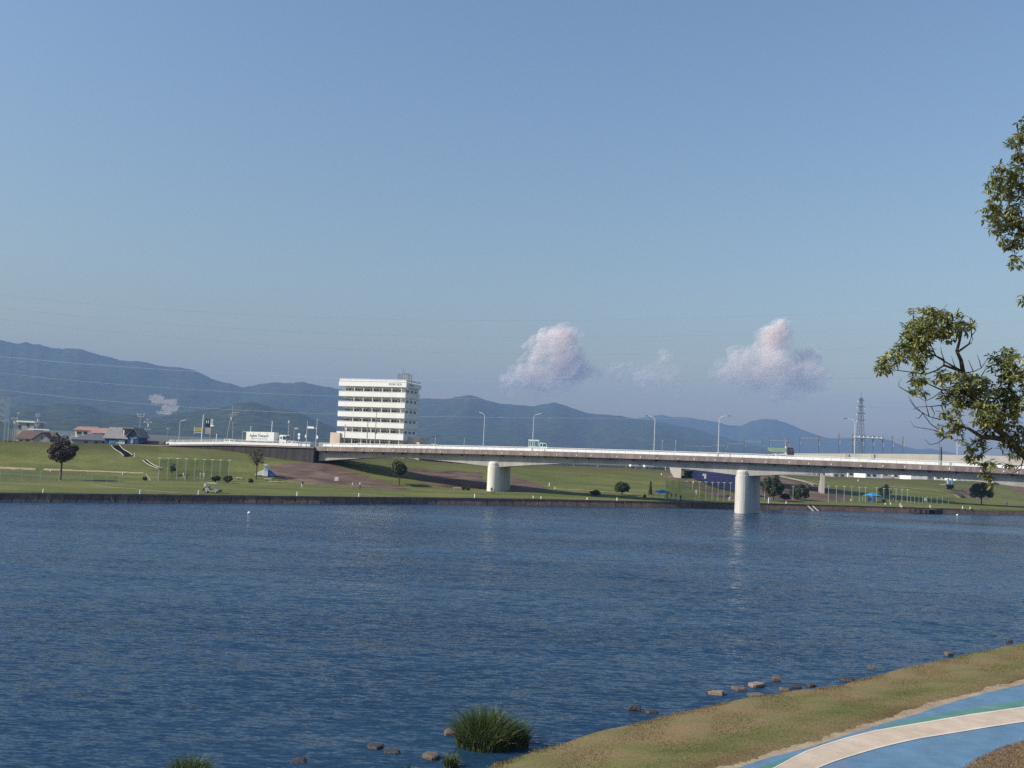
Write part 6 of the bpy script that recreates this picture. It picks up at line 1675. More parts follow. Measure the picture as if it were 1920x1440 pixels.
# ------------------------------------------------------------------ people
def person_mesh(pose, top, legs, hat=False):
    me = bpy.data.meshes.new('person_skel'); s = 1.0
    if pose == 'stand':
        J = [(0, 0, .95), (0, 0, 1.18), (0, 0, 1.42), (0, 0, 1.52), (0, -.02, 1.66), (-.10, 0, .88), (-.11, 0, .48), (-.11, .02, .06), (-.11, -.14, .03), (.10, 0, .88), (.11, 0, .48), (.11, .02, .06), (.11, -.14, .03),
             (-.20, 0, 1.40), (-.26, .02, 1.12), (-.25, -.06, .86), (.20, 0, 1.40), (.26, .02, 1.12), (.25, -.06, .86)]
    elif pose == 'walk':
        J = [(0, 0, .93), (.02, 0, 1.16), (.04, 0, 1.40), (.05, 0, 1.50), (.07, 0, 1.64), (0, -.09, .86), (.18, -.10, .48), (.20, -.10, .07), (.32, -.10, .04), (0, .09, .86), (-.08, .10, .47), (-.30, .10, .12), (-.22, .10, .04),
             (.04, -.19, 1.38), (-.10, -.22, 1.12), (.02, -.22, .90), (.04, .19, 1.38), (.14, .22, 1.12), (.30, .20, .98)]
    elif pose == 'swing':
        J = [(0, 0, .88), (.08, 0, 1.08), (.18, 0, 1.30), (.22, 0, 1.40), (.28, 0, 1.52), (0, -.12, .82), (.08, -.16, .45), (-.02, -.18, .06), (.10, -.18, .03), (0, .12, .82), (.08, .18, .45), (-.02, .22, .06), (.10, .22, .03),
             (.20, -.18, 1.28), (.36, -.12, 1.05), (.44, 0, .84), (.20, .18, 1.28), (.36, .14, 1.05), (.45, .04, .82)]
    else:  # sit
        J = [(0, 0, .50), (.02, 0, .74), (.04, 0, .98), (.05, 0, 1.08), (.08, 0, 1.22), (.06, -.10, .48), (.44, -.12, .50), (.46, -.12, .08), (.58, -.12, .04), (.06, .10, .48), (.44, .12, .50), (.46, .12, .08), (.58, .12, .04),
             (.04, -.20, .96), (.14, -.24, .72), (.38, -.16, .62), (.04, .20, .96), (.14, .24, .72), (.38, .16, .62)]
    E = [(0, 1), (1, 2), (2, 3), (3, 4), (0, 5), (5, 6), (6, 7), (7, 8), (0, 9), (9, 10), (10, 11), (11, 12), (2, 13), (13, 14), (14, 15), (2, 16), (16, 17), (17, 18)]
    R_ = [.15, .15, .15, .065, .105, .10, .065, .045, .04, .10, .065, .045, .04, .065, .05, .035, .065, .05, .035]
    me.from_pydata(J, E, [])
    o = bpy.data.objects.new('tmp', me); C.objects.link(o)
    mo = o.modifiers.new('s', 'SKIN'); mo.use_smooth_shade = True
    o.modifiers.new('u', 'SUBSURF').levels = 1
    for v, r in zip(me.skin_vertices[0].data, R_): v.radius = (r, r * 0.85)
    me.skin_vertices[0].data[0].use_root = True
    bpy.context.view_layer.update()
    m2 = bpy.data.meshes.new_from_object(o.evaluated_get(bpy.context.evaluated_depsgraph_get())); bpy.data.objects.remove(o)
    m2.materials.clear()
    for k in (legs, top, M['skin'], M['hair'] if not hat else M['cloth_white']): m2.materials.append(k)
    hip = J[0][2]; neck = J[3][2]; hd = J[4][2]
    for p in m2.polygons:
        c = p.center; z = c.z
        isarm = (abs(c.y) > .2 or abs(c.x) > .2) and z < hip + .05 and z > .75 and pose != 'sit'
        p.material_index = 3 if z > hd + 0.02 else (2 if z > neck or isarm else (1 if z > hip - 0.02 else 0))
    m2.name = 'person_' + pose
    return m2
PM = {}
def person(px, py, pose, label, top, legs, rz=0.0, hat=False, sc_=1.0, group=None, loc=None):
    key = (pose, top.name, legs.name, hat)
    if key not in PM: PM[key] = person_mesh(pose, top, legs, hat)
    p = loc if loc is not None else on_ground(px, py)
    o = link_mesh('person', PM[key], None, None, p, rz); o.scale = (sc_,) * 3
    return tag(o, label, 'person', group)
W_, D_, G_ = M['cloth_white'], M['cloth_dark'], M['cloth_grey']
person(344.5, 897, 'swing', 'person in white bending forward behind the left practice net', W_, W_, 2.6)
person(348.5, 898, 'sit', 'person crouching in front of the bent player at the left practice net', G_, D_, 0.5, sc_=0.8)
person(376, 898, 'stand', 'person in white with dark hair behind the left practice net', W_, W_, 0.4)
person(382, 898.5, 'stand', 'person all in white with a white hat behind the left practice net', W_, W_, -0.3, True)
person(384.5, 921, 'stand', 'person in pale clothes standing behind the small golf cart', W_, G_, 0.2, True)
person(565.5, 914, 'swing', 'person with white trousers bending on the grass below the brown slope', D_, W_, -0.4)
person(660.5, 917.5, 'walk', 'person in a white top walking left of another on the grass', W_, G_, 0.3)
person(675, 917, 'stand', 'person in a white shirt and dark trousers on the grass under the bridge end', W_, D_, 0.5)
person(921.5, 926, 'stand', 'person in dark clothes at the foot of the first pier', D_, D_, 0.2)
person(926, 926.5, 'walk', 'person walking past the foot of the first pier', G_, D_, 0.1)
person(1241.5, 907.5, 'stand', 'lone person in white on the levee slope above the blue tent', W_, G_, 0.2) if False else None
person(1240.5, 896.5, 'stand', 'lone person in pale clothes standing on the levee slope above the blue tent', W_, G_, 0.2)
for k, (x, y, ps, lb, tp, lg) in enumerate((
        (1247, 937, 'sit', 'person in white sitting at the edge of the blue tent', W_, W_), (1251, 936.5, 'stand', 'person with a white top standing under the blue tent', W_, D_),
        (1259, 936, 'stand', 'person in pale grey standing right of the blue tent', G_, W_), (1266.5, 935.5, 'walk', 'person in dark clothes and white cap walking right of the blue tent', D_, D_),
        (1272, 940, 'swing', 'person in white bending near the water right of the blue tent', W_, W_), (1276, 940.5, 'stand', 'person in dark clothes facing the bending one near the water', D_, D_),
        (1305.5, 929, 'stand', 'person in white inside the net left of the pier in water', W_, W_), (1364, 938.5, 'stand', 'person in dark clothes beside the pier standing in water', D_, G_),
        (1368, 939.5, 'sit', 'person in white sitting beside the pier standing in water', W_, W_))):
    person(x, y, ps, lb, tp, lg, 0.5 * k, lb.find('cap') > 0)
person(1672, 940.5, 'sit', 'person in dark clothes sitting left one of two by the right hand tent', D_, D_, 0.2)
person(1676, 941, 'sit', 'person in grey sitting right one of two by the right hand tent', G_, D_, 2.8)
person(1887, 949, 'swing', 'person in white bending on the grass right of the large round tree', W_, D_, 0.3)
person(1248, 882, 'stand', 'person in white beside the beige abutment on the levee top', W_, W_, 0.3)

# ------------------------------------------------------------------ golf cart
g = on_ground(397, 924.5)
e = empty('golf_cart', g, 0.15, 'small white golf cart with a canopy parked at the far water edge', 'golf cart'); e.scale = (1.05,) * 3
MB().xprism([(-1.25, .35), (1.2, .35), (1.25, .62), (.7, .95), (.45, .55), (-.35, .55), (-.45, .85), (-1.2, .85)], -.55, .55).build('body', M['lamp'], e)
MB().box((-.25, 0, .72), (.5, 1.0, .14)).build('seat', M['dark'], e); MB().box((-.52, 0, 1.0), (.12, 1.0, .45)).build('seat_back', M['dark'], e)
MB().box((-.05, 0, 1.85), (1.75, 1.15, .08)).build('roof', M['wall_cream'], e)
for x in (-.75, .62):
    for y in (-.5, .5): MB().bar((x, y, .8), (x * .95, y, 1.83), .05).build('post', M['steel'], e)
for x in (-.85, .85):
    for y in (-.5, .5): wheel(e, x, y, .24)
MB().box((-1.35, 0, .6), (.45, .8, .5)).build('bag_rack', M['dark'], e); MB().box((1.5, 0, .45), (.6, .9, .35)).build('front_basket', M['dark'], e)

# ------------------------------------------------------------------ tents, benches, boards
def tent(px, yb, ytop, wpx, label):
    p = on_ground(px, yb); sc = p.y / F; w_ = wpx * sc; h = at(px, ytop, p.y).z - p.z; he = h * 0.62
    e = empty('tent', p, 0.35, label, 'tent')
    a = w_ / 2 * 0.9
    for x in (-a, a):
        for y in (-a, a): MB().tube([(x, y, 0), (x, y, he)], 0.05, 6).build('pole', M['steel'], e)
    c_ = [(-a - .1, -a - .1, he), (a + .1, -a - .1, he), (a + .1, a + .1, he), (-a - .1, a + .1, he), (0, 0, h)]
    mids = lambda i, j: ((c_[i][0] + c_[j][0]) / 2 * .92, (c_[i][1] + c_[j][1]) / 2 * .92, he + .18)
    for k, (i, j, m_) in enumerate(((0, 1, 'tent_blue'), (1, 2, 'tent_white'), (2, 3, 'tent_blue'), (3, 0, 'tent_blue'))):
        mm = mids(i, j); up_ = [((c_[q][0]) * .5, c_[q][1] * .5, he + (h - he) * .62) for q in (i, j)]
        mb = MB(); mb.add([c_[i], mm, c_[j], up_[1], c_[4], up_[0]], [(0, 1, 5), (1, 3, 5), (1, 2, 3), (5, 3, 4)])
        mb.add([(q[0], q[1], q[2] - .06) for q in [c_[i], mm, c_[j], up_[1], c_[4], up_[0]]], [(5, 1, 0), (5, 3, 1), (3, 2, 1), (4, 3, 5)])
        mb.build('canopy_panel', M[m_], e)
    return e
tent(1241, 936, 917.5, 27, 'blue and white canopy tent between the two piers')
tent(1636, 941, 923.5, 27, 'blue and white canopy tent at the foot of the right hand net')
g = on_ground(1635, 940); e = empty('tarp', g, 0.1, 'blue groundsheet wall under the right hand tent', 'tarp')
MB().box((0, 0.4, 0.55), (2.6, 0.06, 1.1)).build('sheet', M['sheet_blue'], e); MB().box((-1.3, 0.4, 0.6), (0.06, 0.06, 1.2)).build('pole', M['steel'], e)
def slab_bench(px, py, w_, label, m, name='bench', cat='bench'):
    p = on_ground(px, py); e = empty(name, p, 0.12, label, cat)
    MB().box((0, 0, 0.45), (w_, 0.45, 0.09)).build('seat', M[m], e)
    for x in (-w_ * .38, w_ * .38): MB().box((x, 0, 0.2), (0.12, 0.38, 0.42)).build('leg', M['concrete'], e)
slab_bench(448, 899.5, 1.6, 'white bench right of the pair of low shrubs', 'white'); slab_bench(502, 901, 1.9, 'white bench below the white and blue playground slide', 'white')
slab_bench(858, 918, 2.4, 'white bench beside the dark shrubs left of the first pier', 'white'); slab_bench(1308, 942, 1.6, 'pale bench close to the water left of the pier in water', 'white')
slab_bench(1597, 939.5, 0.9, 'small white stool in front of the long practice net', 'white', 'stool', 'stool')
# playground slide: white tower, white fan on the left, blue chute on the right
p = on_ground(498, 893); sc = p.y / F; e = empty('playground_slide', p, 0.1, 'white tower with a blue chute and a white fan shaped panel below the brown slope', 'playground')
zt = at(498, 870.5, p.y).z - p.z; z1 = at(498, 881, p.y).z - p.z
MB().box((0, 0, zt / 2), (1.2, 1.2, zt)).build('tower', M['white'], e)
MB().box((0.25, -0.62, zt - 0.6), (0.5, 0.06, 0.7)).build('opening', M['lamp'], e)
MB().xprism([(-0.6, 0.15), (-0.6, z1), (-1.5, z1 - .3), (-2.3, z1 - .9), (-2.7, 0.4), (-2.6, 0.15)], -0.5, 0.4).build('fan_panel', M['white'], e)
MB().xprism([(0.6, 0.1), (0.6, z1 + .1), (1.2, z1 - .15), (2.1, 0.8), (2.7, 0.3), (2.7, 0.1)], -0.5, 0.4).build('chute', M['sheet_blue'], e)
# boards, posts, markers
def board(px, py, ht, w_, h_, label, m='white'):
    p = on_ground(px, py); e = empty('notice_board', p, 0.1, label, 'sign')
    for x in (-w_ * .35, w_ * .35): MB().bar((x, 0.05, 0), (x, 0.05, ht), 0.08).build('post', M['steel'], e)
    MB().box((0, 0, ht - h_ / 2), (w_, 0.06, h_)).build('panel', M[m], e)
board(630.5, 904.5, 1.3, 0.95, 0.95, 'square white notice board on the brown slope left of two people')
board(1735, 942, 1.5, 0.7, 1.1, 'white notice board in front of the low wire net')
for k, (x, y, h_, lb) in enumerate(((81, 924.5, .7, 'left of the steps below the brown tree'), (262.5, 927, .7, 'beside the end of the pale worn track'), (372, 929, .8, 'left of the golf cart'), (557, 931.5, .8, 'below the bending person in white trousers'),
        (673, 932, .7, 'below the person in white shirt and dark trousers'), (890, 935.5, .9, 'left of the first pier'), (1000, 934.5, .5, 'right of the first pier, small'), (1014.5, 936.5, .6, 'right of the first pier, larger'), (1101, 937, .5, 'below the low leaning shrub'), (1157, 939.5, .7, 'below the clipped dome shaped tree'),
        (1030, 911.5, .9, 'on the foot of the slope right of the first pier'), (1040.5, 917, .5, 'at the start of the pale terrace path'), (1441, 946, 1.5, 'tall, just right of the pier in water'), (1444, 946.5, 1.3, 'shorter of two, just right of the pier in water'), (1474, 946.5, .6, 'below the scrubby bush'),
        (1688, 951, 1.0, 'tall, left of the landing stage'), (1691, 952, .5, 'low, left of the landing stage'), (1744, 951.5, .6, 'at the right end of the landing stage'), (1805, 955, .7, 'below the large round tree, left'), (1819, 954.5, .6, 'below the large round tree, right'), (1609, 902.5, .6, 'on the levee above the long practice net'),
        (1660, 946.5, .5, 'below the right hand tent, left'), (1670, 946, .5, 'below the right hand tent, right'), (252, 857, 1.0, 'beside the foot of the stairs below the big grey house'), (95, 885, .6, 'left of the round brown tree trunk'), (230, 891, .7, 'right of the round brown tree at the path'), (1300, 906, .6, 'high on the slope behind the net left of the pier'))):
    p = on_ground(x, y); e = empty('marker_post', p, 0, 'short white marker post ' + lb, 'post')
    MB().tube([(0, 0, -.1), (0, 0, h_)], [.13, .12], 8).build('shaft', M['white'], e); MB().ball((0, 0, h_), (.13, .13, .08), 8, 4).build('cap', M['wall_cream'], e)
p = on_ground(279.5, 901.5); e = empty('leaning_pole', p, 0, 'leaning white pole beside a small dark shrub', 'pole')
MB().tube([(.4, 0, 0), (-.75, 0, 1.5)], .09, 6).build('shaft', M['white'], e); MB().ball((-.75, 0, 1.5), .1).build('tip', M['white'], e)
# landing stage and steps at the far water edge
w_l = far_lines(np.array([on_z(1722, 962, 0).x / on_z(1722, 962, 0).y]))[0][0]
c_ = on_z(1722, 961, 0); e = empty('landing_stage', (c_.x, w_l - 1.2, 0), 0.4, 'dark timber landing stage with a box end on the far waterline', 'landing stage')
for k in range(9): MB().box((-4.2 + k * 1.05, 0, 1.05), (0.98, 2.4, 0.14)).build('plank', M['dark'], e)
for k in range(5):
    for y in (-1, 1): MB().tube([(-4 + k * 2, y, -1.5), (-4 + k * 2, y, 1.0)], .12, 6).build('pile', M['retaining'], e)
MB().box((4.4, -0.2, 0.55), (2.6, 2.4, 1.5)).build('box_end', M['dark'], e)
for k, (x, lb) in enumerate(((1518, 'left'), (1527, 'right'))):
    a = on_z(x, 952, .9); e = empty('ladder', (a.x, a.y, 0), .4, 'pale sloping slab on the river wall, %s one of a pair right of the pier' % lb, 'slipway')
    MB().bar((-.35, .35, 1.35), (.4, -.85, 0.1), .22, .12).build('rail', M['concrete_grey'], e); MB().bar((-.15, .3, 1.35), (.6, -.9, 0.1), .06, .14).build('edge', M['concrete'], e)
for k, (x, y, lb) in enumerate(((1587, 968, 'white float on the water right of the pier'), (1795, 966.5, 'white float on the water below the large round tree'), (467, 963, 'tiny float on the water below the golf cart'))):
    p = on_z(x, y, 0); e = empty('float', p, 0, lb, 'buoy')
    MB().ball((0, 0, .12), (.28, .28, .24), 10, 8).build('body', M['white'], e); MB().tube([(0, 0, .3), (0, 0, .5)], .05, 6).build('stem', M['wall_grey'], e)
# sluice gate
p = on_ground(1781, 918); e = empty('sluice_gate', p, 0.1, 'small blue grey sluice gate tower on the levee slope', 'sluice gate')
zt = at(1781, 897, p.y).z - p.z; zd = at(1781, 909, p.y).z - p.z
for x in (-1.1, 0, 1.1): MB().box((x, 0, zd / 2), (0.5, 0.6, zd + .4)).build('column', M['retaining'], e)
MB().box((0, 0, zd + .1), (3.6, 1.8, .22)).build('platform', M['steel_dark'], e)
for x in (-.7, .7): 
    MB().box((x, 0, (zd + zt) / 2 + .1), (.6, .7, zt - zd - .4)).build('hoist', M['teal'], e)
MB().bar((-1.5, .8, zd + 1.1), (1.5, .8, zd + 1.1), .07).build('hand_rail', M['lamp'], e)
MB().box((0, .35, zd / 2 - .2), (2.4, .1, zd)).build('gate_leaf', M['roof_dark'], e)
MB().bar((-3.4, .6, zd - .1), (-1.6, .2, zd), .5, .16).build('walkway', M['concrete'], e)
a = on_ground(1786, 920); b = on_ground(1800, 930); wv = empty('wing_wall', b, 0, 'dark curved wing wall running down from the sluice gate', 'wall')
MB().bar(a - b + Vector((0, 0, .1)), Vector((0, 0, .35)), .5, 1.6).build('panel', M['retaining'], wv)
MB().bar(Vector((0, 0, .35)), on_ground(1803, 934) - b + Vector((0, 0, .6)), .5, 1.6).build('panel', M['retaining'], wv)
# levee road fence and parked vans seen under the bridge
def crest_pt(x, dz=0.0, back=2.0):
    y = 930
    for yy in np.arange(865, 930, 0.5):
        q = on_ground(x, yy)
        if q.y < 500: break
    t = q.x / q.y; cc = float(far_lines(np.array([t]))[2][0]) + back
    return Vector((t * cc, cc, gz(t * cc, cc) + dz))
for k, (x, L_, lb, nm) in enumerate(((1192, 4.2, 'white van on the levee road left of the box truck', 'van'), (1219, 4.6, 'white box truck on the levee road seen under the bridge', 'box_truck'), (1236, 4.4, 'cream minibus on the levee road touching the box truck', 'minibus'))):
    p = crest_pt(x, 0.01, 3.5); e = empty(nm, p, 0.25, lb, nm.replace('_', ' '))
    MB().xprism([(-L_ / 2, .35), (L_ / 2, .35), (L_ / 2, 1.0), (L_ / 2 - .35, 1.95), (-L_ / 2, 2.0)], -.85, .85).build('body', M['car_white'] if k < 2 else M['wall_cream'], e)
    MB().xprism([(L_ / 2 - 1.3, 1.1), (L_ / 2 - .3, 1.1), (L_ / 2 - .5, 1.7), (L_ / 2 - 1.3, 1.7)], -.87, -.84).build('side_window', M['glass'], e)
    if k == 2: MB().box((-.5, -.86, 1.4), (2.2, .04, .5)).build('side_window', M['glass'], e)
    for x_ in (-L_ * .32, L_ * .32):
        for y_ in (-.75, .75): wheel(e, x_, y_, .33)
e = empty('levee_fence', crest_pt(1100), 0, 'dark low road fence along the levee top seen under the bridge', 'fence'); eb = Vector(e.location)
xs = np.arange(985, 1262, 9.0); pp = [crest_pt(x, 0, 1.2) for x in xs]
for p in pp: MB().bar((0, 0, 0), (0, 0, .8), .14).build('post', M['white'] if random.random() < .3 else M['steel_dark'], e, p - eb)
mb = MB()
for a, b in zip(pp[:-1], pp[1:]):
    mb.bar(a - eb + Vector((0, 0, .7)), b - eb + Vector((0, 0, .7)), .08, .16); mb.bar(a - eb + Vector((0, .1, .35)), b - eb + Vector((0, .1, .35)), .06, .3)
mb.build('rail', M['steel_dark'], e)
e = empty('levee_fence', crest_pt(1520), 0, 'white road barrier along the levee top right of the pier in water', 'fence'); eb = Vector(e.location)
xs = np.arange(1405, 1560, 9.0); pp = [crest_pt(x, 0, 1.2) for x in xs]
for p in pp: MB().bar((0, 0, 0), (0, 0, 1.3), .12).build('post', M['white'], e, p - eb)
mb = MB()
for a, b in zip(pp[:-1], pp[1:]):
    mb.bar(a - eb + Vector((0, 0, .3)), b - eb + Vector((0, 0, .3)), .1, .5); mb.bar(a - eb + Vector((0, .1, 1.2)), b - eb + Vector((0, .1, 1.2)), .06, .1)
mb.build('rail', M['white'], e)

# ------------------------------------------------------------------ stones in the shallows
def stone_mesh(seed, flat):
    rs = np.random.RandomState(seed); mb = MB(); mb.ball((0, 0, 0), 1.0, 10, 7)
    V = []
    for v in mb.v:
        v = np.array(v); d = v / (np.linalg.norm(v) + 1e-9)
        q = np.sign(d) * np.abs(d) ** 0.55                            # squarish block
        q = q * (1 + 0.18 * math.sin(3 * d[0] + seed) * math.cos(2.5 * d[1] + seed * 2) + rs.normal(0, .02))
        V.append((q[0], q[1] * .8, q[2] * flat))
    me = bpy.data.meshes.new('stone'); me.from_pydata(V, [], mb.f); me.update(); return me
_st = [stone_mesh(k, .30) for k in range(6)]
for k, (x, y, w_, z_, m_, lb) in enumerate(((1343, 1301, 30, .12, 'stone_pale', 'flat pale stone farthest out of the loose group in the shallows'), (1386, 1293, 25, .10, 'stone', 'flat brown stone left of the palest one in the shallows'), (1417, 1287, 27, .16, 'stone_pale', 'palest upright stone of the loose group in the shallows'),
        (1418, 1306, 32, .14, 'stone', 'brown tilted slab nearest the turf in the loose group'), (1455, 1276, 18, .13, 'stone', 'small dark ringed stone behind the loose group'), (1472, 1295, 24, .09, 'stone', 'low brown stone at the right of the loose group'), (1492, 1289, 20, .05, 'stone_dark', 'thin dark stone just breaking the surface right of the group'),
        (1588, 1276, 27, .12, 'stone_dark', 'dark stone touching the turf edge right of the loose group'), (1633, 1254, 13, .08, 'stone', 'small round stone off the turf edge'), (1779, 1229, 16, .16, 'stone', 'blocky stone touching the far part of the turf edge'), (1191, 1331, 22, .14, 'stone_dark', 'dark stone standing alone off the middle of the turf edge'),
        (1222, 1335, 30, .02, 'stone_dark', 'nearly sunken dark slab beside the lone dark stone'), (846, 1377, 28, .12, 'stone', 'brown stone half behind the big reed clump'), (703, 1401, 30, .05, 'stone_dark', 'dark low stone left of the reed clump'), (735, 1410, 28, .01, 'stone_dark', 'sunken dark stone behind the low stone left of the reeds'),
        (808, 1421, 32, .11, 'stone', 'brown stone in front of the big reed clump'), (560, 1428, 30, .01, 'stone_dark', 'barely awash dark stone far left of the reeds'), (1893, 1204, 12, .10, 'stone_dark', 'tiny dark stone at the far end of the turf edge'), (1520, 1287, 16, .05, 'stone_dark', 'small wet stone at the turf corner'), (1330, 1299, 12, .03, 'stone_dark', 'small wet stone left of the flat pale stone'))):
    p = on_z(x, y, 0.0); r = w_ / 2 * p.y / F
    o = link_mesh('stone', _st[k % 6].copy(), M[m_], None, (p.x, p.y, z_ - r * .20), random.uniform(-.5, .5)); o.scale = (r, r, max(.5, r)); o.rotation_euler[0] = random.uniform(-.12, .12); o.rotation_euler[1] = random.uniform(-.12, .12)
    tag(o, lb, 'stone', 'stones lying in the shallows by the turf bank')

for k in range(16):
    i_ = random.randint(len(along) // 2 - 60, len(along) - 60); i_ = max(5, min(len(along) - 50, i_)); q = along[i_] - nrm_[i_] * random.uniform(.7, 1.9); r = random.uniform(.10, .24)
    if not (-1 < q[0] < 38): q = along[int(len(along) * .5)] - nrm_[int(len(along) * .5)] * random.uniform(.8, 2.0)
    o = link_mesh('stone', _st[k % 6].copy(), M['stone_dark'], None, (q[0], q[1], .02), random.uniform(0, 3)); o.scale = (r, r, max(.22, r))
    tag(o, 'small dark wet stone awash beside the turf edge', 'stone', 'small wet stones along the turf edge')

# ------------------------------------------------------------------ reed clumps
def reeds(px, py, wpx, hpx, n, label, seed, dry=0.12):
    rs = np.random.RandomState(seed); p = on_z(px, py, 0.0); sc = p.y / F; R_ = wpx * sc / 2 * .88; H = hpx * sc
    def strips(cnt, hk, droop, wd):
        V = []; Q = []
        for i in range(cnt):
            a = rs.uniform(0, 6.28); rr_ = R_ * math.sqrt(rs.uniform(0, 1)); x, y = rr_ * math.cos(a), rr_ * math.sin(a) * .8
            prof = 1 - 0.42 * (rr_ / R_) ** 2; h = H * hk * prof * rs.uniform(.55, 1.12); la = math.atan2(y, x) + rs.normal(0, 1.2); ln = h * rs.uniform(.05, droop) ** (1.0 if rs.uniform() < .8 else .5) * (0.4 + rr_ / R_)
            wa = rs.uniform(0, 3.14); dx, dy = math.cos(wa) * wd, math.sin(wa) * wd; b = len(V)
            for k in range(5):
                t = k / 4; ox = math.cos(la) * ln * t ** 1.9; oy = math.sin(la) * ln * t ** 1.9; z = h * (t - (.22 * droop) * t ** 3.2); tw = 1 - t ** 1.6 * .92
                V.append((x + ox - dx * tw, y + oy - dy * tw, z - .15 * (t == 0))); V.append((x + ox + dx * tw, y + oy + dy * tw, z - .15 * (t == 0)))
            Q += [(b + 2 * k, b + 2 * k + 1, b + 2 * k + 3, b + 2 * k + 2) for k in range(4)]
        return np.array(V), np.array(Q)
    e = empty('reed_clump', p, 0, label, 'reeds')
    V, Q = strips(n, 1.0, .75, .017); link_mesh('green_blades', np_mesh('green_blades', V, Q, M['reed']), None, e)['kind'] = 'stuff'
    V, Q = strips(int(n * dry), .62, 1.1, .017); link_mesh('dry_blades', np_mesh('dry_blades', V, Q, M['reed_dry']), None, e)['kind'] = 'stuff'
    MB().ball((0, 0, -.12), (R_ * .95, R_ * .8, .22), 14, 6).build('root_mat', M['stone_dark'], e)
reeds(908, 1398, 116, 84, 2300, 'big dense clump of green reeds standing in the shallows', 3)
reeds(966, 1397, 54, 58, 640, 'lower darker reeds leaning at the right flank of the big clump', 4, .25)
reeds(845, 1437, 30, 34, 160, 'small tuft of reeds in front of the big clump', 5)
reeds(355, 1462, 84, 56, 640, 'broad reed tuft at the bottom left', 6)
reeds(768, 1452, 26, 22, 90, 'tiny reed tuft left of the small tuft', 7)
reeds(1000, 1412, 14, 14, 40, 'wisp of dry grass at the turf edge', 8, .8)

# ------------------------------------------------------------------ leafy tree at the right edge, close to the camera
TD = 13.0
tb = Vector((9.6, 13.2, 0)); tb.z = float(near_z(np.array([tb.x]), np.array([tb.y]))[0]) - 0.1
nt_ = empty('evergreen_tree', tb, 0, 'leafy evergreen tree reaching in from the right with bare twigs below', 'tree')
def tp(x, y, dd=0.0): return at(x, y, TD + dd) - tb
top_ = at(2080, 330, TD + .3) - tb
MB().tube([(0, 0, -.3), (-.1, 0, 2.2), tp(2010, 830), tp(2030, 640, .2), top_], [.26, .22, .18, .13, .05], 10).build('trunk', M['bark'], nt_, None, None, True)
def limb(px, r0_, r1_, name='limb'):
    pts = [tp(*q) for q in px]; n = len(pts)
    MB().tube(pts, [r0_ + (r1_ - r0_) * i / (n - 1) for i in range(n)], 7).build(name, M['bark'], nt_, None, None, True)
limb([(2010, 850, .1), (1940, 872, .05), (1911, 846), (1895, 826), (1868, 804), (1845, 780, -.2), (1828, 745, -.2), (1806, 699, -.1)], .060, .028)
limb([(1868, 804), (1885, 760, .2), (1893, 715, .3), (1890, 670, .3)], .04, .012)
limb([(1895, 826), (1865, 821), (1840, 819), (1815, 803), (1790, 795)], .045, .012)
limb([(1806, 699), (1802, 676), (1794, 658), (1799, 640), (1803, 622), (1800, 600)], .032, .008)
limb([(1796, 660), (1817, 645), (1822, 629), (1820, 612)], .016, .006)
limb([(1806, 699), (1793, 693), (1770, 685), (1770, 675), (1747, 664), (1728, 650), (1715, 628)], .022, .006)
limb([(1800, 694), (1775, 680), (1755, 668), (1742, 640), (1740, 610)], .014, .005)
limb([(1770, 685), (1755, 695), (1735, 702), (1712, 698), (1678, 694), (1660, 688)], .012, .004)
limb([(1840, 760, -.1), (1800, 732), (1765, 731), (1745, 722), (1725, 712)], .018, .005)
limb([(2030, 640, .2), (1960, 480, .3), (1905, 420, .2), (1870, 400, .1)], .06, .012)
limb([(2030, 520, .2), (1970, 380, .3), (1915, 300, .2), (1908, 240, .2)], .05, .010)
limb([(1960, 480, .3), (1925, 500, .2), (1905, 480, .2)], .02, .006)
for tw in ([(1764, 787), (1742, 781), (1718, 767), (1705, 750)], [(1762, 807), (1745, 795), (1730, 775), (1714, 760), (1703, 742)], [(1765, 760), (1746, 762), (1723, 763), (1712, 768)], [(1772, 820), (1760, 830), (1744, 834), (1733, 823)],
           [(1767, 812), (1749, 806), (1714, 800), (1707, 789)], [(1735, 738), (1710, 740), (1686, 725), (1685, 719), (1690, 710)], [(1765, 760), (1769, 772), (1775, 783)], [(1746, 762), (1752, 775), (1748, 790)], [(1742, 781), (1738, 765), (1735, 752)],
           [(1806, 699), (1825, 697), (1840, 690), (1850, 675), (1853, 668)], [(1840, 690), (1836, 675), (1832, 665)], [(1825, 697), (1820, 685), (1816, 675)], [(1840, 705), (1848, 692), (1858, 686)], [(1793, 693), (1788, 680), (1784, 668)],
           [(1770, 675), (1765, 660), (1764, 650)], [(1822, 629), (1828, 622), (1831, 617)], [(1820, 645), (1824, 636), (1822, 629)], [(1770, 730), (1750, 745), (1735, 752), (1718, 742)], [(1860, 840), (1846, 848), (1838, 856)], [(1905, 880), (1918, 868), (1920, 858)], [(1862, 815), (1820, 833), (1808, 828)],
           [(1725, 712), (1720, 725), (1714, 735)], [(1730, 775), (1722, 785), (1716, 782)], [(1860, 872), (1880, 868), (1905, 874)], [(1918, 862), (1914, 880), (1895, 889), (1885, 886)]):
    limb([(x, y, random.uniform(-.05, .05)) for x, y in tw], .0075, .0026, 'twig')
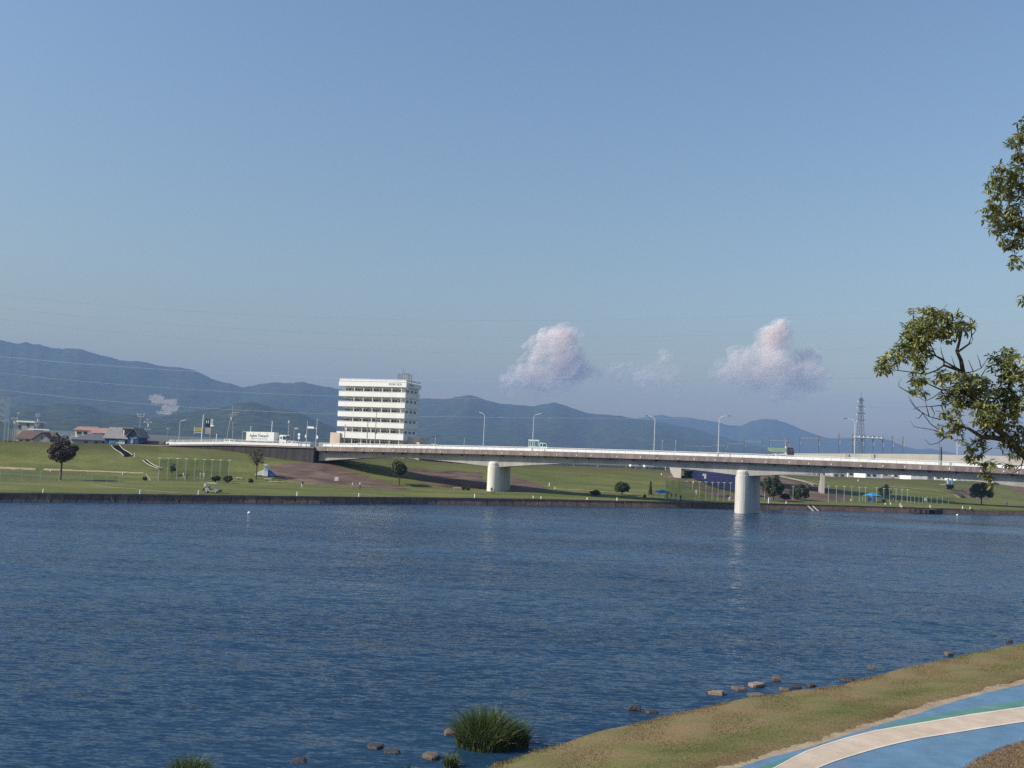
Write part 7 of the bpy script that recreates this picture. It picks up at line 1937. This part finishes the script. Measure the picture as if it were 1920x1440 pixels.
clumps = [(1739, 606, 40, 30), (1725, 622, 30, 26), (1757, 590, 20, 14), (1785, 598, 20, 16), (1811, 611, 17, 13), (1775, 622, 28, 18), (1709, 636, 26, 26), (1725, 662, 22, 24), (1690, 662, 26, 20), (1668, 678, 20, 15), (1653, 688, 12, 16),
          (1723, 700, 14, 22), (1727, 722, 14, 18), (1714, 734, 8, 7), (1767, 706, 16, 14), (1800, 715, 36, 18), (1824, 722, 32, 22), (1812, 742, 38, 20), (1775, 742, 12, 14), (1845, 745, 26, 26), (1795, 757, 14, 10),
          (1884, 668, 26, 18), (1905, 690, 22, 26), (1872, 690, 16, 18), (1898, 724, 26, 30), (1880, 755, 34, 26), (1908, 768, 22, 24), (1850, 775, 30, 22), (1870, 795, 30, 16), (1902, 810, 22, 20),
          (1783, 778, 18, 14), (1776, 806, 18, 12), (1800, 800, 16, 10), (1832, 836, 18, 20), (1823, 857, 12, 12), (1843, 812, 12, 8), (1850, 870, 14, 9), (1846, 884, 8, 12), (1858, 899, 9, 13), (1868, 872, 10, 5), (1891, 874, 10, 5), (1897, 835, 24, 18), (1910, 850, 12, 10), (1802, 820, 6, 6),
          (1914, 240, 10, 18), (1908, 264, 16, 14), (1896, 268, 9, 8), (1912, 300, 14, 22), (1884, 330, 28, 22), (1905, 350, 20, 30), (1868, 352, 20, 18), (1858, 398, 20, 18), (1880, 395, 26, 30), (1905, 410, 20, 30), (1868, 428, 16, 18), (1888, 450, 14, 14), (1910, 460, 14, 24), (1908, 490, 14, 10), (1917, 560, 5, 12)]
off = [(random.uniform(1990, 2340), random.uniform(190, 830), random.uniform(30, 55), random.uniform(30, 50)) for _ in range(46)]
def leaf_mesh():
    V = [(0, 0, 0), (.35, .14, .05), (.68, .14, .03), (1, 0, -.06), (.68, -.14, .03), (.35, -.14, .05), (.5, 0, -.03)]
    me = bpy.data.meshes.new('leaf'); me.from_pydata(V, [], [(0, 6, 1), (1, 6, 2), (2, 6, 3), (3, 6, 4), (4, 6, 5), (5, 6, 0)]); me.materials.append(M['leaf_near']); me.update(); return me
LM = leaf_mesh(); LV = np.array([tuple(v.co) for v in LM.vertices]); LF = np.array([tuple(p.vertices) for p in LM.polygons])
rs = np.random.RandomState(21); Ms = []
def leaf_mats(cl, dens, L0, prio):
    for (x, y, rx, ry) in cl:
        dz0 = rs.uniform(-.35, .35); ns = max(3, int(rx * ry * dens / 7.5))
        for _ in range(ns):                                         # rosettes at twig ends
            a = rs.uniform(0, 6.28); r = math.sqrt(rs.uniform(0, 1)) * (1.0 if rs.uniform() < .85 else 1.15); dd = dz0 + rs.uniform(-1, 1) * (rx + ry) / 2 * TD / F * 0.9
            c_ = tp(x + rx * r * math.cos(a), y + ry * r * math.sin(a), dd); th0 = rs.uniform(0, 6.28)
            for k in range(rs.randint(5, 9)):
                th = th0 + k * 6.28 / 7 + rs.normal(0, .25); el = rs.normal(-.42, .5)
                d = Vector((math.cos(th) * math.cos(el), math.sin(th) * math.cos(el), math.sin(el))); s_ = Vector((0, 0, 1)).cross(d)
                if s_.length < .05: continue
                s_.normalize(); n_ = d.cross(s_); ro = rs.normal(0, .45); s2 = s_ * math.cos(ro) + n_ * math.sin(ro); n2 = d.cross(s2); L_ = L0 * rs.uniform(.65, 1.2)
                Ms.append((prio, np.array([[d.x * L_, s2.x * L_, n2.x * L_, c_.x], [d.y * L_, s2.y * L_, n2.y * L_, c_.y], [d.z * L_, s2.z * L_, n2.z * L_, c_.z]])))
leaf_mats(clumps, 0.60, .088, 1); leaf_mats(off, .22, .13, 0)
idx = [i for i, (p, m_) in enumerate(Ms) if p == 1]; rs.shuffle(idx)
idx = sorted(idx[:2600], key=lambda i: Ms[i][1][1, 3])[:300]; chosen = set(idx)   # the outermost towards the viewer
for i in idx:
    m_ = Ms[i][1]; o = link_mesh('leaf', LM, None, nt_); o.matrix_local = Matrix([list(m_[0]), list(m_[1]), list(m_[2]), [0, 0, 0, 1]])
rest = [m_ for i, (p, m_) in enumerate(Ms) if i not in chosen]
A_ = np.array(rest); V = np.einsum('nij,vj->nvi', A_[:, :, :3], LV) + A_[:, None, :, 3]
Fq = (np.arange(len(rest)) * len(LV))[:, None, None] + LF[None]
o = link_mesh('foliage', np_mesh('foliage', V.reshape(-1, 3), Fq.reshape(-1, 3), M['leaf_near']), None, nt_); o['kind'] = 'stuff'
print('leaves', len(Ms))
